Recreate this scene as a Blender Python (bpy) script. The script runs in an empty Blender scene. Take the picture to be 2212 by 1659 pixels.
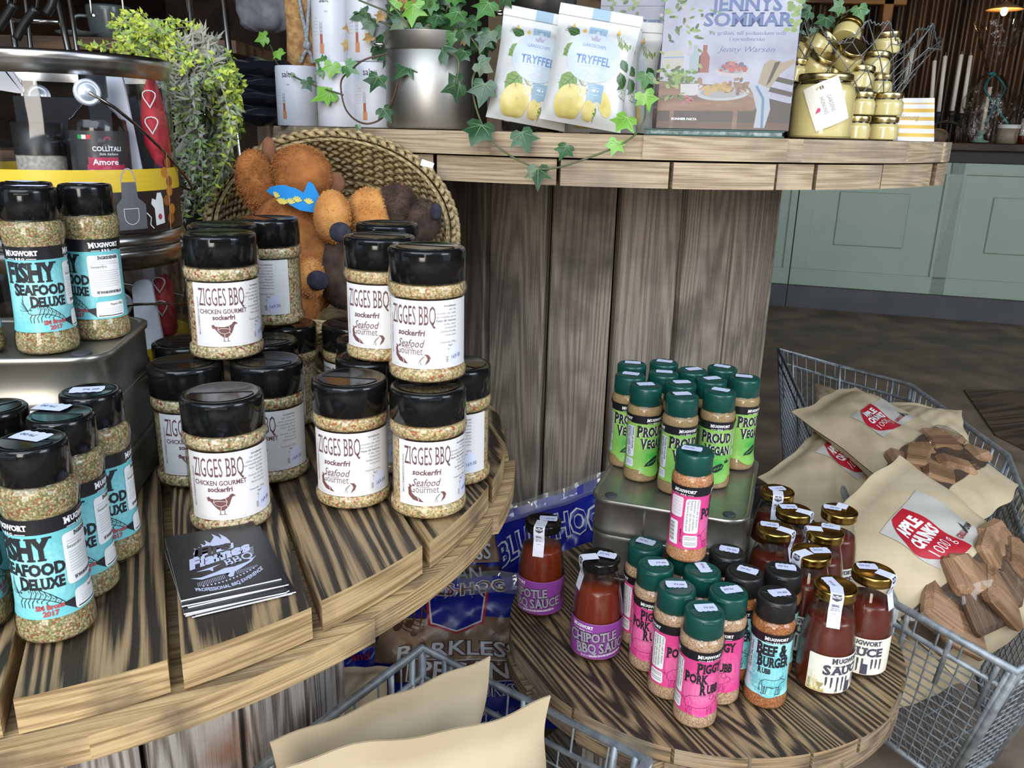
import bpy, math, random
import numpy as np
from mathutils import Vector, Matrix, Euler
from mathutils.geometry import tessellate_polygon
random.seed(7); rng = np.random.default_rng(7)
S = bpy.context.scene
PI = math.pi

# ---------------------------------------------------------------- camera, light, exposure
FPX = 1790.0; PITCH = math.radians(16.94); ROLL = math.radians(1.4); EYE = Vector((0, 0, 1.10))
_f = Vector((0, math.cos(PITCH), -math.sin(PITCH))); _u = Vector((0, math.sin(PITCH), math.cos(PITCH))); _r = Vector((1, 0, 0))
CR = _r * math.cos(ROLL) + _u * math.sin(ROLL); CU = -_r * math.sin(ROLL) + _u * math.cos(ROLL)
cam = bpy.data.objects.new('camera', bpy.data.cameras.new('camera')); S.collection.objects.link(cam); S.camera = cam
M = Matrix.Identity(4)
for i in range(3):
    M[i][0] = CR[i]; M[i][1] = CU[i]; M[i][2] = -_f[i]; M[i][3] = EYE[i]
cam.matrix_world = M
cam.data.sensor_width = 36; cam.data.lens = 36 * FPX / 2212; cam.data.clip_start = .02; cam.data.clip_end = 100

w = bpy.data.worlds.new('sky'); S.world = w; w.use_nodes = True
bg = w.node_tree.nodes['Background']; bg.inputs[0].default_value = (.62, .78, 1.0, 1); bg.inputs[1].default_value = 1.15
S.view_settings.view_transform = 'Standard'; S.view_settings.look = 'None'
S.view_settings.gamma = 1; S.view_settings.use_curve_mapping = False
S.view_settings.exposure = 0.03

def area(name, loc, target, sx, sy, power, color):
    l = bpy.data.lights.new(name, 'AREA'); l.shape = 'RECTANGLE'; l.size = sx; l.size_y = sy; l.energy = power; l.color = color
    o = bpy.data.objects.new(name, l); S.collection.objects.link(o); o.location = loc
    o.rotation_euler = (Vector(target) - Vector(loc)).to_track_quat('-Z', 'Y').to_euler(); return o
# daylight through the open doorway behind the camera: pale sky above, sunlit house front across the yard
area('doorway_sky', (-.6, -1.35, 2.75), (.0, 1.1, .6), 3.0, 1.8, 84, (.80, .90, 1.0))
area('doorway_yard', (-.5, -2.4, 1.3), (.0, 1.0, .6), .9, 1.8, 72, (1.0, .93, .84))

area('doorway_sky_far_side', (3.4, -.9, 2.3), (2.3, 4.2, .2), 2.2, 1.7, 105, (.86, .93, 1.0))

# ---------------------------------------------------------------- rays of the photograph onto real planes
def ray(x, y): return _f + CR * ((x - 1106) / FPX) - CU * ((y - 829.5) / FPX)
def atz(x, y, z): d = ray(x, y); return EYE + d * ((z - EYE.z) / d.z)
def aty(x, y, Y): d = ray(x, y); return EYE + d * (Y / d.y)
def atd(x, y, dep): return EYE + ray(x, y) * dep
def atplane(x, y, p, n): d = ray(x, y); return EYE + d * ((Vector(p) - EYE).dot(n) / d.dot(n))

# ---------------------------------------------------------------- materials
MATS = {}
def nodes(name):
    m = bpy.data.materials.new(name); m.use_nodes = True
    return m, m.node_tree, m.node_tree.nodes['Principled BSDF']
def flat(name, col, rough=.5, metal=0, spec=.5, coat=0, emit=None):
    if name in MATS: return MATS[name]
    m, t, b = nodes(name)
    b.inputs['Base Color'].default_value = (*col, 1); b.inputs['Roughness'].default_value = rough
    b.inputs['Metallic'].default_value = metal; b.inputs['Specular IOR Level'].default_value = spec
    b.inputs['Coat Weight'].default_value = coat
    if emit: b.inputs['Emission Color'].default_value = (*emit[:3], 1); b.inputs['Emission Strength'].default_value = emit[3]
    MATS[name] = m; return m
def N(t, kind, **kw):
    n = t.nodes.new(kind)
    for k, v in kw.items():
        if k in n.inputs.keys() if isinstance(k, str) else False: n.inputs[k].default_value = v
        else: setattr(n, k, v)
    return n
def ramp(t, stops, interp='LINEAR'):
    r = t.nodes.new('ShaderNodeValToRGB'); r.color_ramp.interpolation = interp
    e = r.color_ramp.elements
    while len(e) < len(stops): e.new(.5)
    for el, (p, c) in zip(e, stops): el.position = p; el.color = (*c, 1)
    return r
def wood(name, dark, light, rings=9, scale=4.5, rough=.6, mix=None, bump=.25, fine=.35, sharp=(.25, .75), warp=.4, along=.13):
    """flat-sawn boards: contour lines of a stretched noise; 'tc' holds board coordinates (metres, y along the grain)"""
    m, t, b = nodes(name); L = t.links
    a = N(t, 'ShaderNodeAttribute', attribute_name='tc')
    mp = N(t, 'ShaderNodeMapping'); mp.inputs['Scale'].default_value = (scale, scale * along, scale)
    L.new(a.outputs['Vector'], mp.inputs[0])
    n1 = N(t, 'ShaderNodeTexNoise'); n1.inputs['Scale'].default_value = 1.0; n1.inputs['Detail'].default_value = 2.0; n1.inputs['Roughness'].default_value = warp
    L.new(mp.outputs[0], n1.inputs['Vector'])
    mu = N(t, 'ShaderNodeMath', operation='MULTIPLY'); mu.inputs[1].default_value = rings * 6.283; L.new(n1.outputs[0], mu.inputs[0])
    si = N(t, 'ShaderNodeMath', operation='SINE'); L.new(mu.outputs[0], si.inputs[0])
    mr = N(t, 'ShaderNodeMapRange'); mr.inputs['From Min'].default_value = -1; L.new(si.outputs[0], mr.inputs['Value'])
    mp2 = N(t, 'ShaderNodeMapping'); mp2.inputs['Scale'].default_value = (420, 9, 420); L.new(a.outputs['Vector'], mp2.inputs[0])
    n2 = N(t, 'ShaderNodeTexNoise'); n2.inputs['Scale'].default_value = 1.0; n2.inputs['Detail'].default_value = 4; L.new(mp2.outputs[0], n2.inputs['Vector'])
    mx = N(t, 'ShaderNodeMix'); mx.data_type = 'FLOAT'; mx.inputs[0].default_value = fine
    L.new(mr.outputs[0], mx.inputs[2]); L.new(n2.outputs[0], mx.inputs[3])
    ct = N(t, 'ShaderNodeMapRange'); ct.inputs['From Min'].default_value = .33; ct.inputs['From Max'].default_value = .67; L.new(n2.outputs[0], ct.inputs['Value']); L.new(ct.outputs[0], mx.inputs[3])
    r = ramp(t, [(sharp[0], dark), (sharp[1], light)]); L.new(mx.outputs[0], r.inputs[0])
    out = r.outputs[0]
    if mix:
        n3 = N(t, 'ShaderNodeTexNoise'); n3.inputs['Scale'].default_value = mix[1]; n3.inputs['Detail'].default_value = 4; L.new(a.outputs['Vector'], n3.inputs['Vector'])
        r3 = ramp(t, [(mix[2], (0, 0, 0)), (mix[3], (1, 1, 1))]); L.new(n3.outputs[0], r3.inputs[0])
        m3 = N(t, 'ShaderNodeMix'); m3.data_type = 'RGBA'; m3.blend_type = mix[4] if len(mix) > 4 else 'MIX'
        L.new(r3.outputs[0], m3.inputs[0]); L.new(out, m3.inputs[6]); m3.inputs[7].default_value = (*mix[0], 1); out = m3.outputs[2]
    L.new(out, b.inputs['Base Color']); b.inputs['Roughness'].default_value = rough
    bp = N(t, 'ShaderNodeBump'); bp.inputs['Strength'].default_value = bump; bp.inputs['Distance'].default_value = .002
    L.new(mx.outputs[0], bp.inputs['Height']); L.new(bp.outputs[0], b.inputs['Normal'])
    MATS[name] = m; return m
def noisy(name, c1, c2, scale=30, rough=.6, bump=.2, metal=0, detail=5, lo=.35, hi=.65, dist=.002, r2=None, spec=.5, stretch=None):
    m, t, b = nodes(name); L = t.links
    tc = N(t, 'ShaderNodeTexCoord'); src = tc.outputs['Object']
    if stretch:
        mp = N(t, 'ShaderNodeMapping'); mp.inputs['Scale'].default_value = stretch; L.new(src, mp.inputs[0]); src = mp.outputs[0]
    n = N(t, 'ShaderNodeTexNoise'); n.inputs['Scale'].default_value = scale; n.inputs['Detail'].default_value = detail; L.new(src, n.inputs['Vector'])
    r = ramp(t, [(lo, c1), (hi, c2)]); L.new(n.outputs[0], r.inputs[0]); L.new(r.outputs[0], b.inputs['Base Color'])
    b.inputs['Roughness'].default_value = rough; b.inputs['Metallic'].default_value = metal; b.inputs['Specular IOR Level'].default_value = spec
    if r2 is not None:
        rr = ramp(t, [(lo, (rough,) * 3), (hi, (r2,) * 3)]); L.new(n.outputs[0], rr.inputs[0]); L.new(rr.outputs[0], b.inputs['Roughness'])
    if bump:
        bp = N(t, 'ShaderNodeBump'); bp.inputs['Strength'].default_value = bump; bp.inputs['Distance'].default_value = dist
        L.new(n.outputs[0], bp.inputs['Height']); L.new(bp.outputs[0], b.inputs['Normal'])
    MATS[name] = m; return m
def spice(name, cols, scale, rough=.75, dust=None, stretch=(1, 1, 1)):
    """loose dried flakes: one colour per voronoi cell"""
    m, t, b = nodes(name); L = t.links
    tc = N(t, 'ShaderNodeTexCoord'); oi = N(t, 'ShaderNodeObjectInfo')
    mm = N(t, 'ShaderNodeVectorMath', operation='MULTIPLY_ADD')
    cb = N(t, 'ShaderNodeCombineXYZ')
    for k in range(3): L.new(oi.outputs['Random'], cb.inputs[k])
    L.new(cb.outputs[0], mm.inputs[0]); mm.inputs[1].default_value = (7, 7, 7); L.new(tc.outputs['Object'], mm.inputs[2])
    nz = N(t, 'ShaderNodeTexNoise'); nz.inputs['Scale'].default_value = scale * .8; L.new(mm.outputs[0], nz.inputs['Vector'])
    ad = N(t, 'ShaderNodeVectorMath', operation='MULTIPLY_ADD'); L.new(nz.outputs['Color'], ad.inputs[0]); ad.inputs[1].default_value = (.8 / scale,) * 3
    L.new(mm.outputs[0], ad.inputs[2])
    v = N(t, 'ShaderNodeTexVoronoi'); v.inputs['Scale'].default_value = scale; L.new(ad.outputs[0], v.inputs['Vector'])
    sp = N(t, 'ShaderNodeSeparateColor'); L.new(v.outputs['Color'], sp.inputs[0])
    r = ramp(t, [(i / len(cols), c) for i, c in enumerate(cols)], 'CONSTANT'); L.new(sp.outputs[0], r.inputs[0])
    v2 = ramp(t, [(.25, (1, 1, 1)), (.75, (.45, .42, .4))]); L.new(v.outputs['Distance'], v2.inputs[0])
    mx = N(t, 'ShaderNodeMix'); mx.data_type = 'RGBA'; mx.blend_type = 'MULTIPLY'; mx.inputs[0].default_value = .8
    L.new(r.outputs[0], mx.inputs[6]); L.new(v2.outputs[0], mx.inputs[7])
    L.new(mx.outputs[2], b.inputs['Base Color']); b.inputs['Roughness'].default_value = rough
    bp = N(t, 'ShaderNodeBump'); bp.inputs['Strength'].default_value = .5; bp.inputs['Distance'].default_value = .0012; bp.invert = True
    L.new(v.outputs['Distance'], bp.inputs['Height']); L.new(bp.outputs[0], b.inputs['Normal'])
    MATS[name] = m; return m
def clear(name, tint=(1, 1, 1), ior=1.45, rough=.03, boost=1.0, milky=0, bump=0, bscale=30):
    """thin clear wall: see-through straight on, mirror-like at grazing angles"""
    m = bpy.data.materials.new(name); m.use_nodes = True; t = m.node_tree; L = t.links
    for n in list(t.nodes):
        if n.type == 'BSDF_PRINCIPLED': t.nodes.remove(n)
    out = t.nodes['Material Output']
    tr = N(t, 'ShaderNodeBsdfTransparent'); tr.inputs[0].default_value = (*tint, 1)
    gl = N(t, 'ShaderNodeBsdfGlossy'); gl.inputs['Roughness'].default_value = rough
    fr = N(t, 'ShaderNodeFresnel'); ge = N(t, 'ShaderNodeNewGeometry'); io = N(t, 'ShaderNodeMapRange'); io.inputs['To Min'].default_value = ior; io.inputs['To Max'].default_value = 1 / ior
    L.new(ge.outputs['Backfacing'], io.inputs['Value']); L.new(io.outputs[0], fr.inputs['IOR'])   # a thin wall looks alike from both sides
    mu = N(t, 'ShaderNodeMath', operation='MULTIPLY'); mu.inputs[1].default_value = boost; mu.use_clamp = True
    L.new(fr.outputs[0], mu.inputs[0])
    mx = N(t, 'ShaderNodeMixShader'); L.new(mu.outputs[0], mx.inputs[0]); L.new(tr.outputs[0], mx.inputs[1]); L.new(gl.outputs[0], mx.inputs[2])
    res = mx
    if milky:
        df = N(t, 'ShaderNodeBsdfDiffuse'); df.inputs[0].default_value = (.85, .88, .92, 1)
        m2 = N(t, 'ShaderNodeMixShader'); m2.inputs[0].default_value = milky; L.new(mx.outputs[0], m2.inputs[1]); L.new(df.outputs[0], m2.inputs[2]); res = m2
    if bump:
        tc = N(t, 'ShaderNodeTexCoord'); n = N(t, 'ShaderNodeTexNoise'); n.inputs['Scale'].default_value = bscale; L.new(tc.outputs['Object'], n.inputs['Vector'])
        bp = N(t, 'ShaderNodeBump'); bp.inputs['Strength'].default_value = bump; bp.inputs['Distance'].default_value = .01
        L.new(n.outputs[0], bp.inputs['Height']); L.new(bp.outputs[0], gl.inputs['Normal']); L.new(bp.outputs[0], fr.inputs['Normal'])
    L.new(res.outputs[0], out.inputs[0]); MATS[name] = m; return m

# ---------------------------------------------------------------- mesh builder
class MB:
    def __init__(s): s.v = []; s.f = []; s.m = []; s.sm = []; s.tc = []; s.mats = []
    def mi(s, mat):
        if mat not in s.mats: s.mats.append(mat)
        return s.mats.index(mat)
    def add(s, vs, fs, mat, smooth=False, tc=None):
        o = len(s.v); s.v += [tuple(x) for x in vs]; k = s.mi(mat)
        s.tc += [tuple(x) for x in (tc if tc is not None else vs)]
        for f in fs: s.f.append(tuple(i + o for i in f)); s.m.append(k); s.sm.append(smooth)
        return o
    def grid(s, P, mat, smooth=True, closeu=False, closev=False, tc=None):
        """P[i][j] rows of points"""
        n, mth = len(P), len(P[0]); vs = [p for row in P for p in row]; fs = []
        for i in range(n if closeu else n - 1):
            for j in range(mth if closev else mth - 1):
                a = i * mth + j; b = i * mth + (j + 1) % mth; c = ((i + 1) % n) * mth + (j + 1) % mth; d = ((i + 1) % n) * mth + j
                fs.append((a, b, c, d))
        return s.add(vs, fs, mat, smooth, tc)
    def lathe(s, prof, mat, seg=40, smooth=True, cx=0, cy=0, arc=None, cap0=False, cap1=False, wob=None):
        P = []
        full = arc is None; a0, a1 = arc or (0, 2 * PI); k = seg if full else seg + 1
        for r, z in prof:
            P.append([(cx + r * (wob(a0 + (a1 - a0) * j / seg, z) if wob else 1) * math.cos(a0 + (a1 - a0) * j / seg), cy + r * (wob(a0 + (a1 - a0) * j / seg, z) if wob else 1) * math.sin(a0 + (a1 - a0) * j / seg), z) for j in range(k)])
        o = s.grid(P, mat, smooth, closev=full)
        n = len(prof)
        if cap0: s.f.append(tuple(o + j for j in reversed(range(k)))); s.m.append(s.mi(mat)); s.sm.append(False)
        if cap1: s.f.append(tuple(o + (n - 1) * k + j for j in range(k))); s.m.append(s.mi(mat)); s.sm.append(False)
    def tube(s, pts, r, mat, seg=6, closed=False, caps=True):
        pts = [Vector(p) for p in pts]; n = len(pts); rows = []
        rr = r if hasattr(r, '__len__') else [r] * n
        prev = None
        for i, p in enumerate(pts):
            a = pts[i - 1] if (i or closed) else p; b = pts[(i + 1) % n] if (i < n - 1 or closed) else p
            t = (b - a);
            if t.length < 1e-9: t = Vector((0, 0, 1))
            t.normalize()
            if prev is None:
                prev = t.orthogonal()
            x = (prev - t * prev.dot(t))
            if x.length < 1e-6: x = t.orthogonal()
            x.normalize(); y = t.cross(x); prev = x
            rows.append([p + (x * math.cos(2 * PI * k / seg) + y * math.sin(2 * PI * k / seg)) * rr[i] for k in range(seg)])
        o = s.grid(rows, mat, True, closeu=closed, closev=True)
        if caps and not closed:
            s.f.append(tuple(o + k for k in reversed(range(seg)))); s.f.append(tuple(o + (n - 1) * seg + k for k in range(seg)))
            s.m += [s.mi(mat)] * 2; s.sm += [False] * 2
    def box(s, c, d, mat, mx=None, bev=0, tcoff=None, grain=1):
        """box centre c, full size d; mx a 3x3/4x4 transform; grain = axis the board runs along"""
        hx, hy, hz = d[0] / 2, d[1] / 2, d[2] / 2; b = min(bev, hx * .9, hy * .9, hz * .9)
        c = Vector(c); vs = []; fs = []
        if b <= 0:
            for z in (-hz, hz):
                for x, y in ((-hx, -hy), (hx, -hy), (hx, hy), (-hx, hy)): vs.append(Vector((x, y, z)))
            fs = [(3, 2, 1, 0), (4, 5, 6, 7), (0, 1, 5, 4), (1, 2, 6, 5), (2, 3, 7, 6), (3, 0, 4, 7)]
        else:
            for z, k in ((-hz, b), (-hz + b, 0), (hz - b, 0), (hz, b)):
                X, Y = hx - k, hy - k
                for x, y in ((-X + b * (k == 0), -Y), (X - b * (k == 0), -Y), (X, -Y + b * (k == 0)), (X, Y - b * (k == 0)), (X - b * (k == 0), Y), (-X + b * (k == 0), Y), (-X, Y - b * (k == 0)), (-X, -Y + b * (k == 0))): vs.append(Vector((x, y, z)))
            for l in range(3):
                for k in range(8): fs.append((l * 8 + k, l * 8 + (k + 1) % 8, (l + 1) * 8 + (k + 1) % 8, (l + 1) * 8 + k))
            fs.append(tuple(reversed(range(8)))); fs.append(tuple(range(24, 32)))
        off = Vector(tcoff or (0, 0, 0))
        tc = [(v.x + off.x, v.y + off.y, v.z + off.z) if grain == 1 else ((v.y + off.x, v.x + off.y, v.z + off.z) if grain == 0 else (v.x + off.x, v.z + off.y, v.y + off.z)) for v in vs]
        out = [c + (mx @ v if mx else v) for v in vs]
        s.add(out, fs, mat, False, tc)
    def prism(s, pts, z0, z1, mat, side=None, top_tc=None, off=(0, 0, 0), rot=0):
        """vertical prism over 2-D outline (ccw); rot = direction of the grain"""
        n = len(pts); ca, sa = math.cos(rot), math.sin(rot)
        def T(x, y, z): return (x * ca + y * sa + off[0], -x * sa + y * ca + off[1], z + off[2])
        tc = [T(x, y, 0) for x, y in pts]
        s.add([(x, y, z1) for x, y in pts], [tuple(range(n))], mat, False, tc)
        s.add([(x, y, z0) for x, y in pts], [tuple(reversed(range(n)))], side or mat, False, tc)
        vs = []; fs = []; tcs = []; d = 0
        for i in range(n):
            j = (i + 1) % n; o = len(vs)
            l = math.hypot(pts[j][0] - pts[i][0], pts[j][1] - pts[i][1])
            for (x, y), e in ((pts[i], d), (pts[j], d + l)):
                for z in (z0, z1): vs.append((x, y, z)); tcs.append((z * 1.0 + off[0], e + off[1], off[2]))
            fs.append((o, o + 2, o + 3, o + 1)); d += l
        s.add(vs, fs, side or mat, False, tcs)
    def ell(s, c, r, mat, mx=None, seg=16, rings=10, wob=None):
        P = []
        for i in range(rings + 1):
            th = PI * i / rings; row = []
            for j in range(seg):
                ph = 2 * PI * j / seg; v = Vector((r[0] * math.sin(th) * math.cos(ph), r[1] * math.sin(th) * math.sin(ph), -r[2] * math.cos(th)))
                if wob: v *= wob(v)
                row.append(Vector(c) + (mx @ v if mx else v))
            P.append(row)
        s.grid(P, mat, True, closev=True)
    def obj(s, name, parent=None, loc=None):
        me = bpy.data.meshes.new(name); me.from_pydata(s.v, [], s.f)
        for m in s.mats: me.materials.append(m)
        me.polygons.foreach_set('material_index', s.m); me.polygons.foreach_set('use_smooth', s.sm)
        a = me.attributes.new('tc', 'FLOAT_VECTOR', 'POINT'); a.data.foreach_set('vector', np.array(s.tc, dtype=np.float32).ravel())
        me.update()
        o = bpy.data.objects.new(name, me); S.collection.objects.link(o)
        if parent: o.parent = parent
        if loc: o.location = loc
        return o
def RZ(a): return Matrix.Rotation(a, 3, 'Z')
def thing(name, label, cat, loc=(0, 0, 0), rz=0, group=None):
    o = bpy.data.objects.new(name, None); S.collection.objects.link(o); o.empty_display_size = .05
    o.location = loc; o.rotation_euler = (0, 0, rz); tag(o, label, cat, group); return o
def tag(o, label, cat, group=None):
    o['label'] = label; o['category'] = cat
    if group: o['group'] = group
    return o
def struct(o): o['kind'] = 'structure'; return o
def dup(root, label, loc, rz=0, group=None, tilt=None):
    def cp(o, par):
        c = o.copy(); S.collection.objects.link(c)
        if par: c.parent = par
        for ch in o.children: cp(ch, c)
        return c
    r = cp(root, None); r.location = loc; r.rotation_euler = (*(tilt or (0, 0)), rz); r['label'] = label
    if group: r['group'] = group
    return r

# ---------------------------------------------------------------- printed matter: 2-D shapes pressed onto a surface
_TX = {}
def text_tris(s, slab=0, bold=0, sx=1.0):
    if any(ch in 'åäöÅÄÖé' for ch in s): bold = 0
    k = (s, slab, bold, sx)
    if k in _TX: return _TX[k]
    c = bpy.data.curves.new('t', 'FONT'); c.body = s; c.resolution_u = 2; c.offset = bold
    o = bpy.data.objects.new('t', c); me = o.to_mesh(); sc = 1 / .682
    V = [(v.co.x * sc * sx, v.co.y * sc) for v in me.vertices]; T = []; E = {}
    for p in me.polygons:
        vs = list(p.vertices)
        for i in range(1, len(vs) - 1): T.append((V[vs[0]], V[vs[i]], V[vs[i + 1]]))
        for a, b in zip(vs, vs[1:] + vs[:1]): E[(min(a, b), max(a, b))] = E.get((min(a, b), max(a, b)), 0) + 1
    if slab:
        ys = sorted(y for _, y in V); H = ys[-1]
        for (a, b), n in E.items():
            if n != 1: continue
            (x0, y0), (x1, y1) = V[a], V[b]
            if abs(y0 - y1) > .004: continue
            if x0 > x1: x0, x1 = x1, x0
            for base, sg in ((-bold / .68, 1), (1 + bold / .68, -1)):
                if abs(y0 - base) < .03 and x1 - x0 < .45 * max(sx, .5):
                    e = slab; ya, yb = base, base + sg * .1
                    q = [(x0 - e, ya), (x1 + e, ya), (x1 + e, yb), (x0 - e, yb)]
                    T += [(q[0], q[1], q[2]), (q[0], q[2], q[3])]
    xs = [p[0] for t in T for p in t] or [0, 1]
    x0 = min(xs); W = max(xs) - x0
    T = [tuple((p[0] - x0, p[1]) for p in t) for t in T]
    o.to_mesh_clear(); bpy.data.objects.remove(o); bpy.data.curves.remove(c)
    _TX[k] = (T, W); return _TX[k]
class Decal:
    def __init__(s): s.t = []
    def poly(s, pts, mat, layer=1):
        for a, b, c in tessellate_polygon([[Vector((x, y, 0)) for x, y in pts]]): s.t.append((pts[a], pts[b], pts[c], layer, mat))
        return s
    def rect(s, x0, y0, x1, y1, mat, layer=1): return s.poly([(x0, y0), (x1, y0), (x1, y1), (x0, y1)], mat, layer)
    def rrect(s, x0, y0, x1, y1, r, mat, layer=1):
        p = []
        for cx, cy, a in ((x1 - r, y0 + r, -90), (x1 - r, y1 - r, 0), (x0 + r, y1 - r, 90), (x0 + r, y0 + r, 180)):
            p += [(cx + r * math.cos(math.radians(a + k * 30)), cy + r * math.sin(math.radians(a + k * 30))) for k in range(4)]
        return s.poly(p, mat, layer)
    def ell(s, cx, cy, rx, ry, mat, layer=1, n=20, rot=0):
        return s.poly([(cx + rx * math.cos(a) * math.cos(rot) - ry * math.sin(a) * math.sin(rot), cy + rx * math.cos(a) * math.sin(rot) + ry * math.sin(a) * math.cos(rot)) for a in (2 * PI * k / n for k in range(n))], mat, layer)
    def line(s, pts, wd, mat, layer=1):
        for (x0, y0), (x1, y1) in zip(pts, pts[1:]):
            dx, dy = x1 - x0, y1 - y0; l = math.hypot(dx, dy) or 1; nx, ny = -dy / l * wd / 2, dx / l * wd / 2
            q = [(x0 + nx, y0 + ny), (x0 - nx, y0 - ny), (x1 - nx, y1 - ny), (x1 + nx, y1 + ny)]
            s.t.append((q[0], q[1], q[2], layer, mat)); s.t.append((q[0], q[2], q[3], layer, mat))
        return s
    def ring(s, cx, cy, rx, ry, wd, mat, layer=1, a0=0, a1=2 * PI, n=20):
        return s.line([(cx + rx * math.cos(a0 + (a1 - a0) * k / n), cy + ry * math.sin(a0 + (a1 - a0) * k / n)) for k in range(n + 1)], wd, mat, layer)
    def text(s, tx, x, y, h, mat, layer=2, align='l', W=None, slab=0, bold=0, rot=0, shear=0, sx=1.0, arc=0, maxw=None):
        """baseline start x,y, cap height h; W = exact width; rot in degrees; arc = sag at the ends"""
        T, w0 = text_tris(tx, slab, bold, sx); k = (W / (w0 * h)) if W else 1.0
        if maxw and w0 * h * k > maxw: k = maxw / (w0 * h)
        wd = w0 * h * k; ox = {'l': 0, 'c': -wd / 2, 'r': -wd}[align]; c, sn = math.cos(math.radians(rot)), math.sin(math.radians(rot))
        def P(p):
            u = p[0] * h * k + ox + shear * p[1] * h; v = p[1] * h
            if arc: v += arc * ((2 * (p[0] * h * k) / wd - 1) ** 2)
            return (x + u * c - v * sn, y + u * sn + v * c)
        for t in T: s.t.append((P(t[0]), P(t[1]), P(t[2]), layer, mat))
        return s
    def caps(s, tx, x, y, h, mat, layer=3, W=None, slab=.08, bold=.05, sm=.84, rot=0, align='l', arc=0):
        """small capitals: tall first letters; W = exact width"""
        T = []; cx = 0
        for wd in tx.split(' '):
            for part, k in ((wd[0].upper(), 1), (wd[1:].upper(), sm)):
                if not part: continue
                t, w0 = text_tris(part, slab, bold, .82); T += [tuple((p[0] * k + cx, p[1] * k + (0 if k == 1 else .06)) for p in q) for q in t]; cx += w0 * k - .03
            cx += .28
        cx -= .25; k = (W / (cx * h)) if W else 1; wd = cx * h * k; ox = {'l': 0, 'c': -wd / 2, 'r': -wd}[align]; c, sn = math.cos(math.radians(rot)), math.sin(math.radians(rot))
        def P(p):
            u, v = p[0] * h * k + ox, p[1] * h + (arc * ((2 * p[0] / cx - 1) ** 2) if arc else 0)
            return (x + u * c - v * sn, y + u * sn + v * c)
        for t in T: s.t.append((P(t[0]), P(t[1]), P(t[2]), layer, mat))
        return s
    def add(s, o, dx=0, dy=0, k=1, clip=None):
        for a, b, c, l, m in o.t: s.t.append(tuple((p[0] * k + dx, p[1] * k + dy) for p in (a, b, c)) + (l, m))
        return s
    def into(s, mb, fn, maxlen=.01, step=.00012, smooth=True):
        out = []; st = list(s.t)
        while st:
            a, b, c, l, m = st.pop()
            e = [(b[0] - a[0]) ** 2 + (b[1] - a[1]) ** 2, (c[0] - b[0]) ** 2 + (c[1] - b[1]) ** 2, (a[0] - c[0]) ** 2 + (a[1] - c[1]) ** 2]
            k = max(range(3), key=lambda i: e[i])
            if e[k] > maxlen * maxlen:
                p, q, r = ((a, b, c), (b, c, a), (c, a, b))[k]; h = ((p[0] + q[0]) / 2, (p[1] + q[1]) / 2)
                st.append((p, h, r, l, m)); st.append((h, q, r, l, m))
            else: out.append((a, b, c, l, m))
        idx = {}; vs = []; fs = {}
        for a, b, c, l, m in out:
            if (b[0] - a[0]) * (c[1] - a[1]) - (b[1] - a[1]) * (c[0] - a[0]) < 0: b, c = c, b
            f = []
            for p in (a, b, c):
                key = (round(p[0], 6), round(p[1], 6), l)
                if key not in idx: idx[key] = len(vs); vs.append(fn(p[0], p[1], step * (l + 1)))
                f.append(idx[key])
            if len(set(f)) == 3: fs.setdefault(m, []).append(tuple(f))
        o = len(mb.v); mb.v += [tuple(v) for v in vs]; mb.tc += [tuple(v) for v in vs]
        for m, F in fs.items():
            k = mb.mi(m)
            for f in F: mb.f.append(tuple(i + o for i in f)); mb.m.append(k); mb.sm.append(smooth)
def cyl_map(rfun, z0=0, a0=0):
    """u = arc length at the front (towards -Y), v = height"""
    def f(u, v, o):
        r = rfun(v + z0); a = a0 + u / r; r += o
        return (r * math.sin(a), -r * math.cos(a), v + z0)
    return f
def plane_map(o, ex, ey):
    o, ex, ey = Vector(o), Vector(ex), Vector(ey); n = ex.cross(ey).normalized()
    return lambda u, v, d: o + ex * u + ey * v + n * d
def prof_r(prof):
    """radius at a height from an outline"""
    pr = sorted((z, r) for r, z in prof)
    def f(z):
        for (z0, r0), (z1, r1) in zip(pr, pr[1:]):
            if z0 <= z <= z1: return r0 + (r1 - r0) * (z - z0) / (z1 - z0 or 1)
        return pr[0][1] if z < pr[0][0] else pr[-1][1]
    return f
def smooth_prof(pts, n=4):
    """Catmull-Rom through outline points"""
    out = []
    for i in range(len(pts) - 1):
        p0, p1, p2, p3 = pts[max(i - 1, 0)], pts[i], pts[i + 1], pts[min(i + 2, len(pts) - 1)]
        for k in range(n):
            t = k / n
            out.append(tuple(.5 * (2 * p1[j] + (p2[j] - p0[j]) * t + (2 * p0[j] - 5 * p1[j] + 4 * p2[j] - p3[j]) * t * t + (3 * p1[j] - p0[j] - 3 * p2[j] + p3[j]) * t ** 3) for j in (0, 1)))
    return out + [pts[-1]]
def smooth_path(pts, n=6):
    P = [Vector(p) for p in pts]; out = []
    for i in range(len(P) - 1):
        p0, p1, p2, p3 = P[max(i - 1, 0)], P[i], P[i + 1], P[min(i + 2, len(P) - 1)]
        for k in range(n):
            t = k / n; out.append(.5 * (2 * p1 + (p2 - p0) * t + (2 * p0 - 5 * p1 + 4 * p2 - p3) * t * t + (3 * p1 - p0 - 3 * p2 + p3) * t ** 3))
    return out + [P[-1]]
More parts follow.
